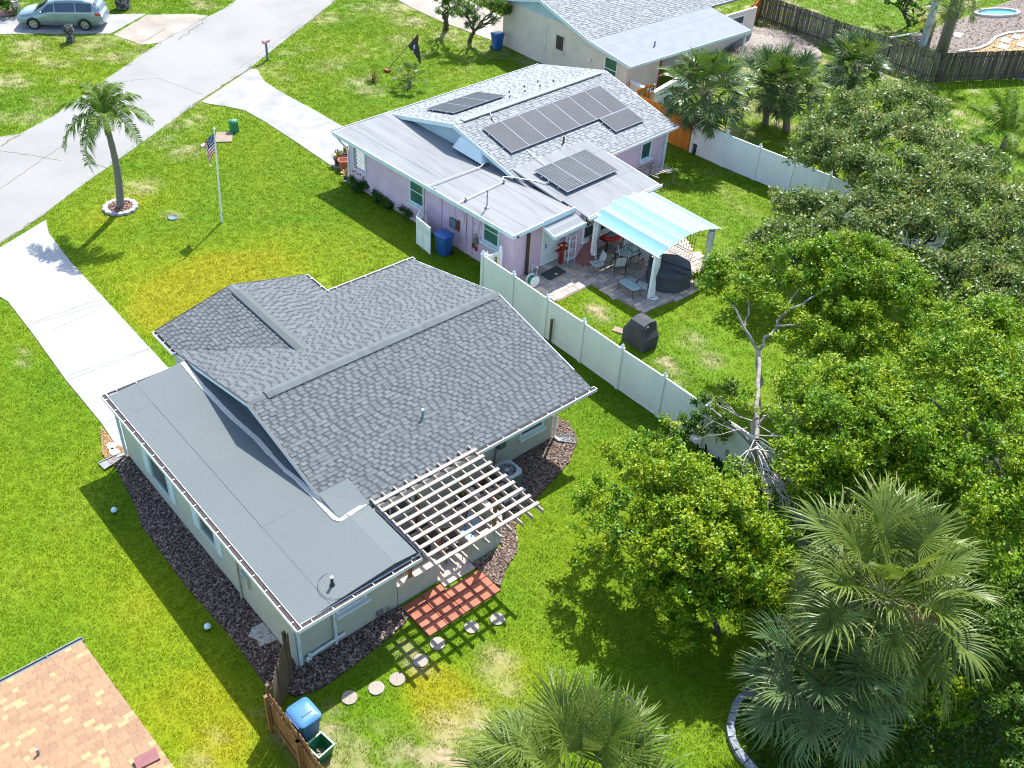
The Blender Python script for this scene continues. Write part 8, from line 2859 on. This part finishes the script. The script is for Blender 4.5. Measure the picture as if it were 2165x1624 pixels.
# feathery palm at the right edge
fp2 = thing('feather_palm', 'young feathery palm at the upper right edge', 'palm', (*at(2120, 312)[:2], 0))
b0 = V3(at(2120, 312))
mb = MB(); mb.tube([b0, b0 + ZV * .7], [.16, .13], 9); mb.build('trunk', M['boot'], fp2)
m1_ = [feather_frond('frond', 3.0, dr * .8, 80, .8, 70 + i, M['palmbright'], lift=.65) for i, dr in enumerate((.6, .9, 1.1))]
for i, (r_, f_, el) in enumerate(((-1, .5, .25), (-1, -.3, .1), (-.5, 1, .45), (.1, 1, .6), (1, .1, .3), (.8, -.5, .2), (-.9, .9, .7), (-.3, -1, .2), (.6, .9, .5), (-.7, .2, .8))):
    set_frond(fp2, m1_[i % 3], b0 + ZV * .6, azim(r_, f_), el, 0, .95)
# small palm and yellow spiky plant on the pink house lawn
sp1 = thing('fan_palm', 'young palm by the leaning black flag on the pink house lawn', 'palm', (*at(866, 186)[:2], 0), 'fan palms')
b0 = V3(at(866, 186)); mb = MB(); mb.tube([b0, b0 + ZV * .45], [.14, .1], 8); mb.build('trunk', M['boot'], sp1)
sf = [fan_frond('frond', .65, .5, .5, 16, 80 + i, M['palmgreen'], arc=1.3, wid=.09) for i in range(2)]
for i in range(15):
    set_frond(sp1, sf[i % 2], b0 + ZV * .4, i * 2.4, 1.25 - i * .085, 0)
yp = thing('spiky_plant', 'yellow spiky grass like plant on the lawn near the leaning flag', 'plant', (*at(790, 172)[:2], 0))
def spikes(t, c, n, ln, m, w, seed):
    rr = random.Random(seed); mb = MB()
    for i in range(n):
        a, e = rr.uniform(0, 6.28), rr.uniform(.25, 1.45)
        d = Vector((math.cos(a) * math.cos(e), math.sin(a) * math.cos(e), math.sin(e))); s = Vector((-math.sin(a), math.cos(a), 0)) * w
        l = ln * rr.uniform(.7, 1.1)
        q1 = c + d * l * .55; q2 = c + d * l - ZV * l * .15 * math.cos(e)
        mb.add([c - s, c + s, q1 + s * .7, q1 - s * .7, q2], [(0, 1, 2, 3), (3, 2, 4)])
    mb.build('blade', m, t, kind='stuff')
spikes(yp, V3(at(790, 172)), 110, .85, M['yellowblade'], .018, 4)
# banana like plant by the orange fence
bp_ = thing('broad_leaf_plant', 'broad leaved green plant in the corner by the orange fences', 'plant', (*at(1402, 235)[:2], 0))
c = V3(at(1402, 235)); rr = random.Random(6); mb = MB()
for i in range(12):
    a = i * 2.4; e = rr.uniform(.5, 1.2); d = Vector((math.cos(a) * math.cos(e), math.sin(a) * math.cos(e), math.sin(e))); s = Vector((-math.sin(a), math.cos(a), 0))
    l = rr.uniform(.8, 1.3)
    mb.add([c + d * .25, c + d * l * .6 + s * .16, c + d * l * .6 - s * .16 + ZV * .02, c + d * l - ZV * .2], [(0, 1, 3, 2)])
mb.build('leaf', M['midleaf'], bp_, kind='stuff')

# grey edging blocks round the palm bed, lower right
ed = thing('bed_edging', 'curved row of grey edging blocks round the palm bed', 'edging', (*at(1540, 1530)[:2], 0))
crv = [(1602, 1462), (1590, 1468), (1568, 1476), (1556, 1492), (1548, 1516), (1542, 1540), (1546, 1566), (1558, 1592), (1578, 1616), (1600, 1640)]
cp_ = [V3(at(u, v)) for u, v in crv]
for i in range(len(cp_) - 1):
    d = cp_[i + 1] - cp_[i]
    n = max(1, round(d.length / .36))
    for k in range(n):
        a = cp_[i] + d * (k / n); b = cp_[i] + d * ((k + .92) / n)
        mb = MB(); mb.beam(a + ZV * .08, b + ZV * .08, .19 + .02 * ((i + k) % 2), .16); mb.build('edging_block', M['edging'], ed)
# bed of low ground cover inside the edging and under the trees
gcp = [tuple(at(u, v)[:2]) for u, v in ((1610, 1470), (1565, 1490), (1555, 1540), (1575, 1600), (1620, 1660), (2250, 1700), (2250, 1300), (1980, 1360), (1800, 1330), (1640, 1300))]
C, n = [], 9000
xs_g = rng.uniform(min(p[0] for p in gcp), max(p[0] for p in gcp), n * 2); ys_g = rng.uniform(min(p[1] for p in gcp), max(p[1] for p in gcp), n * 2)
k = inpoly(xs_g, ys_g, gcp)
xs_g, ys_g = xs_g[k][:n], ys_g[k][:n]
n = len(xs_g)
C = np.stack([xs_g, ys_g, rng.uniform(.03, .28, n) * (fbm(xs_g, ys_g, 1.2, 41) + .3)], 1)
U = unit(rng.normal(size=(n, 3)) * [1, 1, .5]) * rng.uniform(.05, .09, (n, 1)); W = unit(np.cross(U, [0, 0, 1.0] + rng.normal(size=(n, 3)) * .3)) * rng.uniform(.025, .045, (n, 1))
me = leaf_mesh('ground_cover', C, U, W, rng.uniform(.1, .9, n), M['darkleaf'])
o = bpy.data.objects.new('ground_cover', me); COL.objects.link(o); o['kind'] = 'stuff'
tree('leafy_shrub', 'low broad leaved weed beside the edging blocks under the fan palms', 'shrub', at(1612, 1440), B((1612, 1430, .3, .2), (1600, 1440, .25, .15)), 160, .10, .06, M['midleaf'], M['bark'], 151, trunk_r=.01)
# bleached dead twigs poking out by the front palm
for (u, v, sd, lb) in ((1170, 1440, 21, 'bleached dead twig standing above the bottom fan palm, left one'), (1358, 1500, 22, 'bleached dead twig right of the bottom fan palm')):
    p = V3(at(u, v + 60)); dt_ = thing('dead_twig', lb, 'branch', tuple(p), 'dead twigs by the bottom fan palm')
    mb = MB(); twigs(mb, p, V3(at(u, v, .9)) - p, .7, .018, 3, random.Random(sd)); mb.build('branch', M['deadtwig'], dt_)

# tree standing beyond the brown fence, its crown mostly above the frame
tree('shade_tree', 'dark leafy tree beyond the brown fence at the top edge, shading the grass', 'tree', at(1925, 55),
     B((1925, 20, 1.6, 1.0), (1940, 50, 1.0, .7), (1900, -25, 3.2, 1.6), (1840, -60, 4.0, 1.8), (1760, -70, 4.0, 1.8), (1930, -60, 3.6, 1.6)),
     9000, .11, .055, M['darkleaf'], M['darkbark'], 161, trunk_r=.14)
